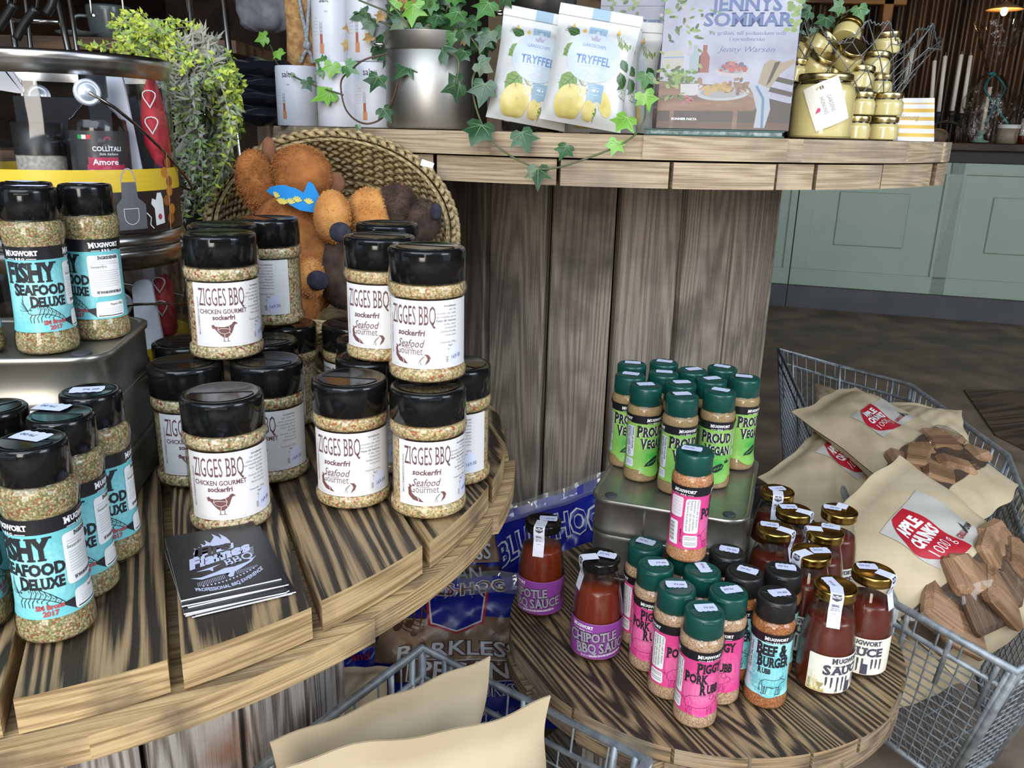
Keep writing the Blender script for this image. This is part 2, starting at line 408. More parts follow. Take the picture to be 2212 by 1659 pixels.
# ---------------------------------------------------------------- shared materials
CHAR = wood('charred pine', (.026, .018, .012), (.32, .215, .11), rings=27, scale=9, along=.085, rough=.5, mix=((.024, .017, .012), 15, .56, .74), bump=.4, fine=.38, sharp=(.34, .82))
RAW = wood('sawn pine edge', (.23, .145, .062), (.48, .335, .165), rings=24, scale=14, along=.08, rough=.75, bump=.35, fine=.6, sharp=(.2, .7), mix=((.12, .085, .05), 14, .5, .75))
GREY = wood('weathered grey board', (.15, .125, .105), (.44, .40, .37), rings=24, scale=11, along=.06, rough=.75, bump=.4, fine=.35, sharp=(.15, .70), mix=((.30, .17, .11), 8, .60, .74))
BROWNB = wood('aged brown board', (.145, .115, .088), (.285, .235, .182), rings=26, scale=8, along=.06, rough=.75, bump=.4, fine=.5, sharp=(.2, .75), mix=((.07, .056, .045), 7, .5, .75))
OLD = wood('old sawn plank', (.28, .20, .125), (.50, .385, .25), rings=22, scale=13, along=.08, rough=.8, bump=.45, fine=.62, sharp=(.2, .75), mix=((.22, .18, .14), 8, .50, .76))
AGED = wood('aged round edge', (.10, .065, .036), (.34, .23, .125), rings=24, scale=14, along=.08, rough=.8, bump=.4, fine=.6, mix=((.36, .29, .20), 9, .5, .7))
DARKW = wood('dark stained board', (.012, .007, .004), (.07, .035, .017), rings=4, scale=2, rough=.6, bump=.2, fine=.6)
TIN = noisy('dull tinplate', (.27, .26, .23), (.42, .41, .37), scale=9, rough=.30, r2=.42, bump=.08, metal=.85)
STEEL = noisy('brushed steel', (.32, .305, .285), (.45, .43, .40), scale=5, rough=.40, r2=.5, bump=.03, metal=1, stretch=(1, 1, .15))
CHROME = flat('polished steel', (.55, .54, .53), .18, 1)
GALV = noisy('galvanised wire', (.24, .27, .30), (.40, .44, .47), scale=60, rough=.5, r2=.62, bump=.1, metal=.55)
BLACK = flat('black gloss plastic', (.006, .006, .006), .13, 0, .38)
BLACKM = flat('black satin plastic', (.012, .012, .012), .38)
GREEN = flat('dark green plastic', (.004, .060, .048), .32)
CLEAR = clear('clear bottle wall', (.97, .96, .94), boost=1.1)
GLASSJ = clear('clear glass wall', (.96, .97, .95), boost=1.4)
PET = clear('clear tub wall', (.95, .95, .95), boost=1.25, rough=.05, bump=.12, bscale=14)
CELLO = clear('crinkled cellophane', (.95, .93, .90), boost=1.7, rough=.08, bump=1.0, bscale=38)
GOLD = flat('gold lacquered lid', (.48, .30, .075), .24, 1)
GOLDP = flat('pale gold lid', (.55, .43, .20), .28, 1)
STICK = flat('lilac white sticker', (.66, .70, .90), .5)
INKC = flat('grey black ink', (.06, .06, .09), .6)
WHITE = flat('white paper', (.80, .80, .80), .5)
PAPERZ = flat('jar label paper', (.72, .70, .70), .5)
INKM = flat('maroon ink', (.13, .055, .06), .6)
INKG = flat('grey ink', (.22, .21, .23), .6)
INKL = flat('pale grey ink', (.52, .51, .55), .6)
INKB = flat('black ink', (.012, .012, .016), .55)
LBLACK = flat('black label band', (.010, .009, .012), .35)
TEAL = flat('teal label', (.15, .50, .54), .4); TEAL2 = flat('deep teal label', (.045, .30, .33), .4); TEAL3 = flat('pale teal label', (.34, .70, .72), .4)
PINK = flat('pink label', (.66, .055, .235), .4); PINK2 = flat('pale pink label', (.76, .18, .38), .4); PINK3 = flat('pink ink line', (.35, .01, .12), .5)
LIME = flat('lime label', (.26, .48, .10), .4); LIME2 = flat('green label middle', (.06, .50, .07), .4)
PURP = flat('purple label', (.27, .055, .32), .4); SILV = flat('silver grey ink', (.36, .34, .40), .5)
CREAM = flat('cream label', (.82, .78, .66), .45); YELL = flat('straw label shade', (.62, .47, .13), .45)
REDI = flat('red ink', (.40, .06, .07), .5); BLUEI = flat('blue ink', (.10, .22, .55), .5); SLATE = flat('slate blue print', (.16, .28, .40), .5)
TEXTW = flat('white ink', (.82, .82, .84), .5)

HERB = spice('dried herb rub', [(0.335, 0.302, 0.134), (0.514, 0.425, 0.224), (0.224, 0.235, 0.0894), (0.581, 0.503, 0.313), (0.402, 0.335, 0.157), (0.38, 0.224, 0.101), (0.47, 0.402, 0.224), (0.179, 0.19, 0.0783), (0.492, 0.414, 0.224), (0.369, 0.324, 0.145), (0.335, 0.101, 0.0335)], 620)
CHIP1 = spice('onion and herb flakes', [(0.671, 0.548, 0.335), (0.559, 0.447, 0.235), (0.302, 0.291, 0.123), (0.731, 0.626, 0.425), (0.38, 0.0671, 0.0391), (0.492, 0.402, 0.212), (0.648, 0.537, 0.313), (0.224, 0.224, 0.0894), (0.693, 0.581, 0.369), (0.615, 0.514, 0.302), (0.447, 0.391, 0.201), (0.648, 0.548, 0.335)], 430)
CHIP2 = spice('seafood seasoning flakes', [(0.693, 0.525, 0.28), (0.581, 0.425, 0.201), (0.335, 0.302, 0.112), (0.731, 0.593, 0.335), (0.447, 0.134, 0.0559), (0.626, 0.47, 0.246), (0.671, 0.525, 0.302), (0.637, 0.481, 0.246), (0.425, 0.369, 0.168), (0.671, 0.514, 0.268)], 450)
TANP = spice('fine tan powder', [(0.402, 0.28, 0.134), (0.447, 0.313, 0.157), (0.425, 0.297, 0.145)], 900)
PORKP = spice('pale pork rub', [(0.559, 0.369, 0.224), (0.671, 0.492, 0.335), (0.615, 0.425, 0.268), (0.447, 0.246, 0.134)], 700)
ORNP = spice('orange pork rub', [(0.581, 0.246, 0.0894), (0.626, 0.313, 0.134), (0.537, 0.19, 0.0559), (0.671, 0.402, 0.224)], 800)
BEEFP = spice('rust beef rub', [(0.38, 0.112, 0.0335), (0.47, 0.168, 0.0503), (0.402, 0.134, 0.0335), (0.559, 0.268, 0.112)], 750)
SAUCE = flat('dark red sauce', (.105, .014, .006), .25, 0, .5); SAUCE2 = flat('chipotle sauce', (.17, .022, .007), .25, 0, .5)
HONEY = noisy('creamed honey', (.62, .50, .20), (.70, .58, .27), scale=12, rough=.35, bump=0)
KRAFT = noisy('kraft paper', (.48, .38, .24), (.55, .445, .29), scale=9, rough=.62, bump=.5, dist=.010, detail=3)

# ---------------------------------------------------------------- the room
def slab(name, x0, y0, z0, x1, y1, z1, mat):
    m = MB(); m.box(((x0 + x1) / 2, (y0 + y1) / 2, (z0 + z1) / 2), (x1 - x0, y1 - y0, z1 - z0), mat); return struct(m.obj(name))
FLOORM = noisy('worn brown concrete', (.12, .09, .066), (.27, .205, .145), scale=5, rough=.55, r2=.8, bump=.25, detail=9, dist=.004)
slab('floor', -3.2, -.4, -.1, 5.2, 8.2, 0, FLOORM)
slab('floor_yard', -5, -4, -.12, 6, -.4, -.02, noisy('pale yard paving', (.26, .25, .23), (.36, .34, .31), scale=4, rough=.8))
slab('wall_left', -3.3, -.3, 0, -3.2, 8.2, 2.8, DARKW)
slab('wall_back', -3.2, 8.1, 0, 5.2, 8.2, 2.8, DARKW)
slab('wall_right', 5.2, -.3, 0, 5.3, 8.2, 2.8, DARKW)
slab('wall_yard', -6, -4.6, -.1, 7, -4.4, 3.6, noisy('house front plaster', (.20, .15, .11), (.28, .22, .16), scale=2, rough=.9))
slab('ceiling', -3.3, .35, 2.8, 5.3, 8.2, 2.9, DARKW)

def clip_disc(cx, cy, R, rot, a, b, n=26, jr=0):
    """outline (world) of the strip a<x'<b of a disc, x' measured across the boards from the world origin"""
    ca, sa = math.cos(rot), math.sin(rot); xc, yc = cx * ca + cy * sa, -cx * sa + cy * ca
    a = max(a, xc - R * .999); b = min(b, xc + R * .999)
    if b - a < .004: return None
    R = R + jr
    up = []; lo = []
    for k in range(n + 1):
        x = a + (b - a) * k / n; h = math.sqrt(max(R * R - (x - xc) ** 2, 1e-8)); up.append((x, yc + h)); lo.append((x, yc - h))
    pts = lo + up[::-1]
    return [(x * ca - y * sa, x * sa + y * ca) for x, y in pts]
def disc_boards(mb, cx, cy, R, rot, cuts, gap, z0, z1, top, side, jit=.004, seed=0):
    r = random.Random(seed)
    for a, b in zip(cuts, cuts[1:]):
        o = clip_disc(cx, cy, R, rot, a + gap / 2, b - gap / 2, jr=r.uniform(-jit, jit))
        if o: mb.prism(o, z0, z1 + r.uniform(-.0012, 0), top, side, off=(r.uniform(0, 40), r.uniform(0, 40), r.uniform(0, 9)), rot=rot)
def reel(label, cx, cy, R, zt, rc, nst, th, rots, cuts, gap, top, side, stave, sw_side, seed, Rb=0, a0=0, foot=None):
    t = thing('cable_reel', label, 'cable reel', (0, 0, 0))
    m = MB(); disc_boards(m, cx, cy, R, rots[0], cuts[0], gap[0], zt - th[0], zt, top, side, seed=seed); m.obj('upper_boards', t)
    m = MB(); disc_boards(m, cx, cy, R + Rb, rots[1], cuts[1], gap[1], zt - th[0] - th[1] - .002, zt - th[0] - .002, sw_side, sw_side, jit=.006, seed=seed + 1); m.obj('lower_boards', t)
    m = MB(); r = random.Random(seed + 2); zb = foot or .075; h = zt - th[0] - th[1] - .004 - zb; wd = 2 * PI * rc / nst - .006
    for k in range(nst):
        a = a0 + 2 * PI * k / nst; rr = rc + r.uniform(-.004, .004)
        m.box((cx + rr * math.sin(a), cy - rr * math.cos(a), zb + h / 2), (wd, .03, h), stave, RZ(a), .003, (r.uniform(0, 30), r.uniform(0, 30), r.uniform(0, 9)), grain=2)
    m.obj('drum', t)
    m = MB(); disc_boards(m, cx, cy, min(R, .64), rots[0], cuts[0], gap[0], .0, zb - .002, stave, sw_side, seed=seed + 5); m.obj('foot_boards', t)
    return t
def rngcuts(c, R, p, o): k0 = math.floor((c - R - o) / p) - 1; return [o + p * k for k in range(k0, k0 + int(2 * R / p) + 5)]
def across(cx, cy, rot): return cx * math.cos(rot) + cy * math.sin(rot)
LZ, RZT, SZ = .745, .43, 1.10
LC, RC, BC = (-.531, .924), (.278, 1.046), (.188, 2.041)
ra = math.radians(23.2)
reel('charred wooden cable reel table at the left under turquoise and white labelled shakers', *LC, .525, LZ, .295, 19, (.028, .022),
     (ra, ra + PI / 2), ([-.65, -.545, -.438, -.331, -.224, -.118, -.017, .087, .196, .300, .41], rngcuts(across(*LC, ra + PI / 2), .53, .14, .03)), (.009, .004), CHAR, RAW, GREY, RAW, 11, .010, a0=.12)
ra2 = math.radians(26)
reel('small low cable reel with a scorched round top holding pink labelled shakers and red sauces', *RC, .272, RZT, .15, 12, (.022, .02),
     (ra2, ra2 + PI / 2), (rngcuts(across(*RC, ra2), .28, .0705, .52), rngcuts(across(*RC, ra2 + PI / 2), .28, .09, .0)), (.0035, .003), CHAR, AGED, GREY, AGED, 23, .003)
reel('tall wide cable reel with a plank drum, used as a shelf for books and crisps', *BC, .743, SZ, .407, 20, (.036, .040),
     (PI / 2, 0.02), (rngcuts(across(*BC, PI / 2), .75, .13, .04), [-.57, -.42, -.30, -.18, -.105, .09, .26, .43, .50, .64, .80, .95]), (.004, .006), OLD, OLD, BROWNB, OLD, 37, -.004, a0=.02 + PI / 20)

# ---------------------------------------------------------------- tins under the shakers
def tin(label, c, rz, L, W, Hh):
    t = thing('metal_tin', label, 'tin', c, rz); m = MB(); r = .028
    def ring(z, g):
        p = []
        for cx, cy, a in ((L / 2 - r, -W / 2 + r, -90), (L / 2 - r, W / 2 - r, 0), (-L / 2 + r, W / 2 - r, 90), (-L / 2 + r, -W / 2 + r, 180)):
            p += [(cx + (r + g) * math.cos(math.radians(a + k * 15)), cy + (r + g) * math.sin(math.radians(a + k * 15)), z) for k in range(7)]
        return p
    zs = [(0, .0015), (.004, .003), (.007, 0)]
    for zz in (.28, .34, .66, .72): zs += [(Hh * zz - .006, 0), (Hh * zz - .002, .0018), (Hh * zz + .002, .0018), (Hh * zz + .006, 0)]
    zs += [(Hh - .008, 0), (Hh - .006, .0028), (Hh - .001, .0032), (Hh, .001), (Hh - .001, -.002), (Hh - .0035, -.004)]
    m.grid([ring(z, g) for z, g in zs], TIN, True, closev=True)
    m.add(ring(Hh - .0035, -.004), [tuple(range(28))], TIN); m.add(ring(0, 0), [tuple(reversed(range(28)))], TIN); m.obj('can_body', t)
    m = MB(); m.box((-.03, -W / 2 - .0008, Hh / 2 - .003), (.003, .0015, Hh - .022), TIN); m.obj('side_seam', t)
    for sx in (-1, 1):
        for sy in (-1, 1):
            m = MB(); m.lathe([(.0085, 0), (.009, .0012), (.0075, .0022), (.0001, .0024)], flat('dark rubber', (.035, .04, .045), .6), 16); m.obj('rubber_foot', t, (sx * (L / 2 - .024), sy * (W / 2 - .022), Hh - .0035))
    return t
TZR = .600; TZL = .897
pA, pB = Vector((.124, 1.085, 0)), Vector((.314, 1.020, 0))
rz = math.atan2(pB.y - pA.y, pB.x - pA.x); d = Vector((math.cos(rz), math.sin(rz), 0)); n = Vector((-d.y, d.x, 0))
tR = pA + d * ((pB - pA).length / 2) + n * .125
tin('dull metal tin standing upside down under the lime labelled shakers', (tR.x, tR.y, RZT), rz, (pB - pA).length + .014, .25, TZR - RZT + .0035)
tin('dark metal tin standing upside down under the upper turquoise labelled shakers', (-.472, .775, LZ), math.radians(9), .19, .165, TZL - LZ + .0035)
# ---------------------------------------------------------------- shakers and bottles
def lidmesh(r, z0, h, mat, knurl=0, flap=True):
    m = MB()
    m.lathe([(r * .93, z0), (r, z0 + .0015), (r, z0 + h - .004), (r * .985, z0 + h - .0016), (r * .93, z0 + h - .0002), (r * .86, z0 + h), (r * .80, z0 + h - .0009), (.0001, z0 + h - .0010)], mat, 44)
    if flap:   # hinged flap: raised half disc and the hinge bar
        p = [(r * .80 * math.cos(a), r * .80 * math.sin(a)) for a in np.linspace(PI * 1.06, PI * 1.94, 16)]
        m.prism(p, z0 + h - .0012, z0 + h + .0004, mat)
        m.box((0, -r * .07, z0 + h - .0002), (r * 1.5, r * .05, .0022), mat, bev=.0006)
        m.box((0, -r * .985, z0 + h - .0045), (r * .55, .0022, .003), mat, bev=.0008)
    return m
def price(parent, r, z, txt, rz, dx=0, dy=0, wd=.024, ht=.015):
    d = Decal(); e = .0012
    p = [(-wd / 2, -ht / 2)] + [(-wd / 2 + wd * k / 8, -ht / 2 - (e if k % 2 else 0)) for k in range(1, 8)] + [(wd / 2, -ht / 2), (wd / 2 + .001, 0), (wd / 2, ht / 2), (-wd / 2, ht / 2), (-wd / 2 - .001, 0)]
    d.poly(p, STICK, 0)
    if txt: d.text(txt, .003, -.003, .0038, INKC, 1, 'c', W=.0125)
    m = MB(); c, s = math.cos(rz), math.sin(rz)
    d.into(m, plane_map((dx, dy, z), (c, s, .0), (-s, c, 0)), .02, .0003)
    return m.obj('price_sticker', parent)
def mugwort(d, u, v, k, mat=TEXTW, W=.0290):
    d.caps('Mugwort', u, v, .0046 * k, mat, 3, W * k, .10, .05, align='c')
    d.text('B B Q', u, v - .0038 * k, .0019 * k, mat, 3, 'c', W=.0075 * k, bold=.05)
    for s in (-1, 1): d.line([(u + s * .0052 * k, v - .0029 * k), (u + s * .0128 * k, v - .0029 * k)], .0005 * k, mat, 3)
FISH_P = smooth_prof([(.0001, .0006), (.020, .0006), (.0255, .003), (.0268, .009), (.0262, .017), (.0243, .026), (.0236, .045), (.0236, .075), (.0243, .094), (.0258, .104), (.0264, .110), (.0255, .116), (.0225, .120), (.0220, .124)], 3)
def shaker(label, mat, lidmat, name='spice_shaker'):
    t = thing(name, label, 'spice shaker')
    pin = [(max(r - .0011, .0001), z + (.0008 if z < .004 else 0)) for r, z in FISH_P if z < .1195] + [(.0001, .1185)]
    m = MB(); m.lathe(pin, mat, 40); m.obj('spice', t)
    m = MB(); m.lathe(FISH_P, CLEAR, 40); m.obj('bottle', t)
    lidmesh(.0233, .1195, .0275, lidmat).obj('lid', t)
    return t
RF = prof_r(FISH_P)
def wraplabel(t, z0, z1, deco, w=None):
    """paper label all the way round (or w wide) with everything printed on it"""
    m = MB(); fn0 = cyl_map(lambda z: RF(z) + .0003)
    deco.into(m, lambda u, v, o: fn0(u, v + z0, o), .0055); return m.obj('label', t)
CIRC = 2 * PI * .024
def base_label(h, body, band=.0105, centre=None, edge=None, cx=0):
    d = Decal(); d.rect(-CIRC / 2, 0, CIRC / 2, h - band, body, 0); d.rect(-CIRC / 2, h - band, CIRC / 2, h, LBLACK, 0)
    return d
def glow(d, cx, cy, mats, r):
    for k, mt in enumerate(mats):   # printed radial tint
        f = 1 - k / len(mats); d.ell(cx, cy, r[0] * f, r[1] * f, mt, .2 + .15 * k, 28)
def mixm(name, a, b, f): return flat(name, tuple(x + (y - x) * f for x, y in zip(a, b)), .4)
HL = .0755
def fishy_label():
    d = base_label(HL, TEAL, .0115)
    glow(d, .000, .032, [mixm('teal tint %d' % k, (.15, .50, .54), (.38, .74, .76), k / 5) for k in range(1, 6)], (.034, .031))
    for u in (-.0085, .0430, -.060): mugwort(d, u, HL - .0078, 1.0)
    d.caps('Fishy', -.0245, .0445, .0165, INKB, 3, .0440, .08, .055, sm=.92)
    d.caps('Seafood', -.0185, .0330, .0098, INKB, 3, .0440)
    d.caps('Deluxe', -.0050, .0225, .0092, INKB, 3, .0290)
    body = [(-.008 + .030 * s, .0180 - .0030 * s - .0060 * s * s + .0042 * math.sin(PI * s)) for s in np.linspace(0, 1, 11)]
    th = [.0012, .0034, .0042, .0042, .0040, .0036, .0032, .0028, .0023, .0018, .0013]
    up = [(x, y + t_) for (x, y), t_ in zip(body, th)]; lo = [(x, y - t_ * .9) for (x, y), t_ in zip(body, th)]
    d.poly(up + lo[::-1], mixm('shrimp tint', (.15, .42, .44), (.3, .6, .6), .4), 2); d.line(up + lo[::-1] + [up[0]], .0005, INKB, 3)
    for q in range(3, 10):
        (x0_, y0_), (x1_, y1_) = up[q], lo[q]; d.line([(x0_, y0_), (x0_ + .0013, (y0_ + y1_) / 2), (x1_ - .0002, y1_)], .00045, INKB, 3); d.line([(x0_ - .0012, y0_ - .001), (x0_ - .0004, (y0_ + y1_) / 2)], .0003, INKB, 3)
    (tx, ty) = body[-1]
    for q in range(4): d.poly([(tx - .0004, ty + .0008 - .0004 * q), (tx + .0075, ty + .0022 - .0022 * q), (tx + .0080, ty - .0004 - .0022 * q), (tx - .0002, ty - .0004 - .0003 * q)], INKB, 3)
    for q in range(7):
        x, y = lo[q + 1]; l_ = .0075 if q < 4 else .0032; d.line([(x, y), (x - .0022, y - l_ * .45), (x - .0014 - .0007 * (q % 2), y - l_)], .0005, INKB, 3)
    for q in range(5): d.line([(body[0][0], body[0][1] + .0008), (body[0][0] - .0035, body[0][1] + .0010 + .0018 * q), (body[0][0] - .0080 + .0012 * q, body[0][1] + .002 + .0034 * q)], .0004, INKB, 3)
    d.ell(body[1][0] - .0006, body[1][1] + .0010, .0007, .0007, INKB, 4, 8)
    d.text('SM Brons', .0125, .0070, .0036, REDI, 3, 'c', W=.0185, bold=.05, rot=3); d.text('2017', .0130, .0022, .0036, REDI, 3, 'c', W=.0105, bold=.05, rot=3)
    d.rrect(.0255, .0215, .056, .0605, .003, WHITE, 4); d.rrect(.0290, .0015, .056, .0165, .003, WHITE, 4)
    d.caps('Ingredienser', .0545, .0565, .0032, INKB, 5, .020, align='r', bold=.04); d.text('Sesamfrö', .0280, .0485, .0024, INKB, 5, W=.0135, bold=.05)
    for k, y in enumerate((.0540, .0520, .0455, .0435, .0415, .0395, .0375, .0350, .0330, .0310)): d.line([(.0285, y), (.052 + .003 * ((k * 7) % 3) / 2, y)], .0006, INKL, 5)
    d.caps('www.mugwortbbq.se', .0545, .0240, .0028, INKB, 5, .0240, align='r', bold=.04)
    d.text('Mugwort BBQ', .0545, .0125, .002, INKB, 5, 'r', W=.013, slab=.05)
    for y in (.0095, .0075, .0055): d.line([(.034, y), (.054, y)], .0005, INKL, 5)
    d.line([(.031, .003), (.054, .003)], .0008, INKB, 5)
    return d
P_FISHY = shaker('p', HERB, BLACK); wraplabel(P_FISHY, .0225, 0, fishy_label())
PL = .0855
def vegan_label():
    d = base_label(PL, LIME, .0130)
    glow(d, .004, .022, [mixm('green tint %d' % k, (.26, .48, .10), (.045, .36, .06), k / 5) for k in range(1, 6)], (.030, .032))
    for u in (.004, -.0475, .0555): mugwort(d, u, PL - .0088, 1.0)
    for dx, mt, l in ((.0010, TEXTW, 2.5), (0, INKB, 3)):
        d.caps('Proud', -.0235 + dx, .0525, .0160, mt, l, .0470); d.caps('Vegan', -.0175 + dx, .0340, .0145, mt, l, .0400)
    c = [(-.010, .0060), (-.006, .0115), (.003, .0185), (.0105, .0215), (.0150, .0180), (.0125, .0120), (.004, .0070)]
    d.poly(c, INKB, 2.8); d.poly([(.016, .021), (.0155, .0260), (.0180, .024), (.0190, .029), (.0210, .0240), (.0250, .0255), (.022, .0215)], INKB, 2.8)
    for k in range(4): d.line([(-.004 + .0045 * k, .0085 + .0018 * k), (-.001 + .0045 * k, .0120 + .0020 * k)], .0010, LIME2, 3)
    d.rrect(-.0420, .019, -.0265, .0675, .003, mixm('label panel lilac', (.6, .65, .8), (.7, .72, .85), .5), 1); d.rrect(-.0420, .0035, -.0265, .0165, .003, mixm('label panel lilac', (0, 0, 0), (0, 0, 0), 0), 1)
    for k, s in enumerate(('Perfekt att krydda', 'grönsaker med så som', 'paprika, gurka, sallad', 'stekt med mera')): d.text(s, -.0300 - k * .0032, .0655, .0022, INKB, 2, W=(.034, .044, .044, .03)[k], rot=-90, bold=.03)
    for y in (.013, .0105, .008): d.line([(-.040, y), (-.0285, y)], .0006, INKG, 2)
    return d
P_VEG = shaker('p', TANP, GREEN); wraplabel(P_VEG, .0215, 0, vegan_label())
def pig(d, x, y, k, mt=PINK3):
    P = lambda pts: [(x + px * k, y + py * k) for px, py in pts]
    body = [(-13, 4), (-12.5, 8), (-9, 11), (-2, 12), (4, 11.6), (7, 12.5), (10, 12), (10.5, 10), (13, 9), (14.5, 6.5), (14, 5), (11, 4), (8, 2.5), (5, 1.5), (-3, .8), (-8, 1.5), (-11, 1)]
    d.line(P(body + [body[0]]), .45 * k, mt, 3)
    for px in (-11.5, -8.5, 5, 8.5): d.line(P([(px, 2), (px + .3, -2), (px - .2, -4.2), (px + 1.6, -4.3), (px + 1.4, -1.6), (px + 2.4, 1.2)]), .42 * k, mt, 3)
    d.line(P([(-13, 6), (-15, 6.5), (-15.2, 8.2), (-13.8, 8), (-14.6, 6.6), (-16, 7.8)]), .4 * k, mt, 3)
    d.line(P([(7, 12.4), (6.4, 9), (9, 7.6), (10.4, 10)]), .42 * k, mt, 3); d.ell(x + 11 * k, y + 8.6 * k, .4 * k, .4 * k, mt, 3, 8)
def piggy_label():
    d = base_label(PL, PINK, .0130)
    glow(d, .002, .030, [mixm('pink tint %d' % k, (.66, .055, .235), (.78, .20, .40), k / 4) for k in range(1, 5)], (.032, .032))
    for u in (.0055, -.0475, .0575): mugwort(d, u, PL - .0088, 1.0)
    d.caps('Piggy', -.0085, .0560, .0135, INKB, 3, .0330); d.caps('Pork', -.0220, .0420, .0130, INKB, 3, .0285); d.caps('Rubb', -.0030, .0280, .0130, INKB, 3, .0250)
    pig(d, .000, .0080, .00150)
    d.rrect(-.0425, .022, -.0245, .0690, .003, WHITE, 4); d.rrect(-.0425, .003, -.0245, .0190, .003, WHITE, 4)
    for k, s in enumerate(('Denna rubb är främst', 'avsedd för att smaksätta', 'fläskkött i alla dess former.', 'Typ karré & pulled pork')): d.text(s, -.0282 - k * .0040, .0675, .0028, INKB, 5, W=(.037, .041, .044, .043)[k], rot=-90, bold=.05)
    for y in (.0160, .0135, .0090, .0065): d.line([(-.041, y), (-.026, y)], .0009, INKG, 5)
    d.rrect(-.0640, .042, -.0455, .0700, .003, mixm('pale pink panel', (.8, .7, .76), (.8, .7, .76), 0), 4)
    for k in range(6): d.line([(-.0620, .067 - .004 * k), (-.0475, .0668 - .004 * k)], .0006, INKL, 5)
    d.rrect(-.0640, .004, -.0500, .036, .002, WHITE, 4)
    for k in range(14): d.line([(-.0630, .008 + .0018 * k), (-.0550, .008 + .0018 * k)], (.0005, .0011, .0007)[k % 3], INKB, 5)
    d.text('NET 110 GRAM', -.0450, .0085, .0018, INKB, 4, W=.018, rot=90, bold=.03)
    return d
P_PIG = shaker('p', PORKP, GREEN); wraplabel(P_PIG, .0215, 0, piggy_label())
def cow(d, x, y, k, mt=INKB):
    P = lambda pts: [(x + px * k, y + py * k) for px, py in pts]
    body = [(-10, 10), (-8, 13), (0, 12.6), (5, 13), (8, 14), (10, 13.5), (13, 11.5), (13.5, 10), (11.5, 9.6), (9, 9.5), (8, 7), (7, 5), (2, 4.5), (-4, 5), (-8, 4.5), (-10, 6)]
    d.line(P(body + [body[0]]), .5 * k, mt, 3)
    for px in (-9.5, -7, 4, 6.8): d.line(P([(px, 6), (px + .4, 2), (px - .2, -2.5), (px + 1.5, -2.6), (px + 1.7, 2), (px + 2.4, 5)]), .5 * k, mt, 3)
    d.line(P([(-10, 11.5), (-12, 8), (-12, 2), (-13, .2), (-11.2, 0), (-11.4, 2.5)]), .5 * k, mt, 3)
    d.line(P([(9.6, 13.6), (9, 16.2), (10.8, 16.6)]), .5 * k, mt, 3); d.line(P([(8.2, 14), (6.8, 15.4), (8, 16.2)]), .5 * k, mt, 3); d.line(P([(-4, 5), (0, 3.6), (2, 4.5)]), .6 * k, mt, 3)
    for px in (-11, -8, 3, 6): d.line(P([(px, -3), (px + 2.5, -2.8)]), .4 * k, mt, 3)
def beef_label():
    d = base_label(PL, TEAL3, .0130); glow(d, .004, .03, [TEAL, mixm('teal tint 2', (0, 0, 0), (0, 0, 0), 0)], (.030, .032))
    for u in (.0070, .0585, -.0455): mugwort(d, u, PL - .0088, 1.0)
    d.caps('Beef &', -.0165, .0550, .0155, INKB, 3, .0395); d.caps('Burger', -.0140, .0395, .0145, INKB, 3, .0410); d.caps('Rubb', -.0115, .0300, .0075, INKB, 3, .0155)
    cow(d, .008, .0060, .00125)
    d.rrect(-.0360, .022, -.0205, .0690, .003, mixm('pale teal panel', (.6, .78, .82), (0, 0, 0), 0), 1); d.rrect(-.0360, .004, -.0205, .0190, .003, mixm('pale teal panel', (0, 0, 0), (0, 0, 0), 0), 1)
    for k, s in enumerate(('Denna kan vara typ', 'världens bästa rubb', 'till burgare')): d.text(s, -.0240 - k * .0038, .0670, .0026, INKB, 2, W=(.038, .038, .03)[k], rot=-90, bold=.03)
    return d
P_BEEF = shaker('p', BEEFP, BLACKM); wraplabel(P_BEEF, .0215, 0, beef_label())
P_PIGO = shaker('p', ORNP, GREEN); wraplabel(P_PIGO, .0215, 0, piggy_label())

# wide white-labelled shakers
ZH = .126
ZP = smooth_prof([(.0001, .0006), (.028, .0006), (.0355, .003), (.0378, .008), (.0372, .0135), (.0352, .0165), (.0350, .030), (.0350, .078), (.0352, .0815), (.0370, .085), (.0374, .0895), (.0362, .0935), (.0338, .0955), (.0335, .100)], 3)
RZJ = prof_r(ZP)
CHICK = [(-13, 9), (-11.5, 8), (-12.5, 6.6), (-11, 6.5), (-11.8, 4.8), (-9.6, 5.4), (-8.2, 4), (-6, 1), (-3.2, -2), (-1.2, -3.4), (1.6, -3.6), (4, -2), (6.4, .6), (7.6, 3.4), (8.6, 6.2), (9.6, 8.6), (11.4, 9.6), (12.8, 9.2), (12.2, 10.2), (11.2, 11.2), (9.8, 12), (8, 11.2), (6.8, 9.4), (4, 8), (0, 7), (-5, 7.2), (-8.6, 7.6), (-10.2, 9.8), (-10.8, 8.8)]
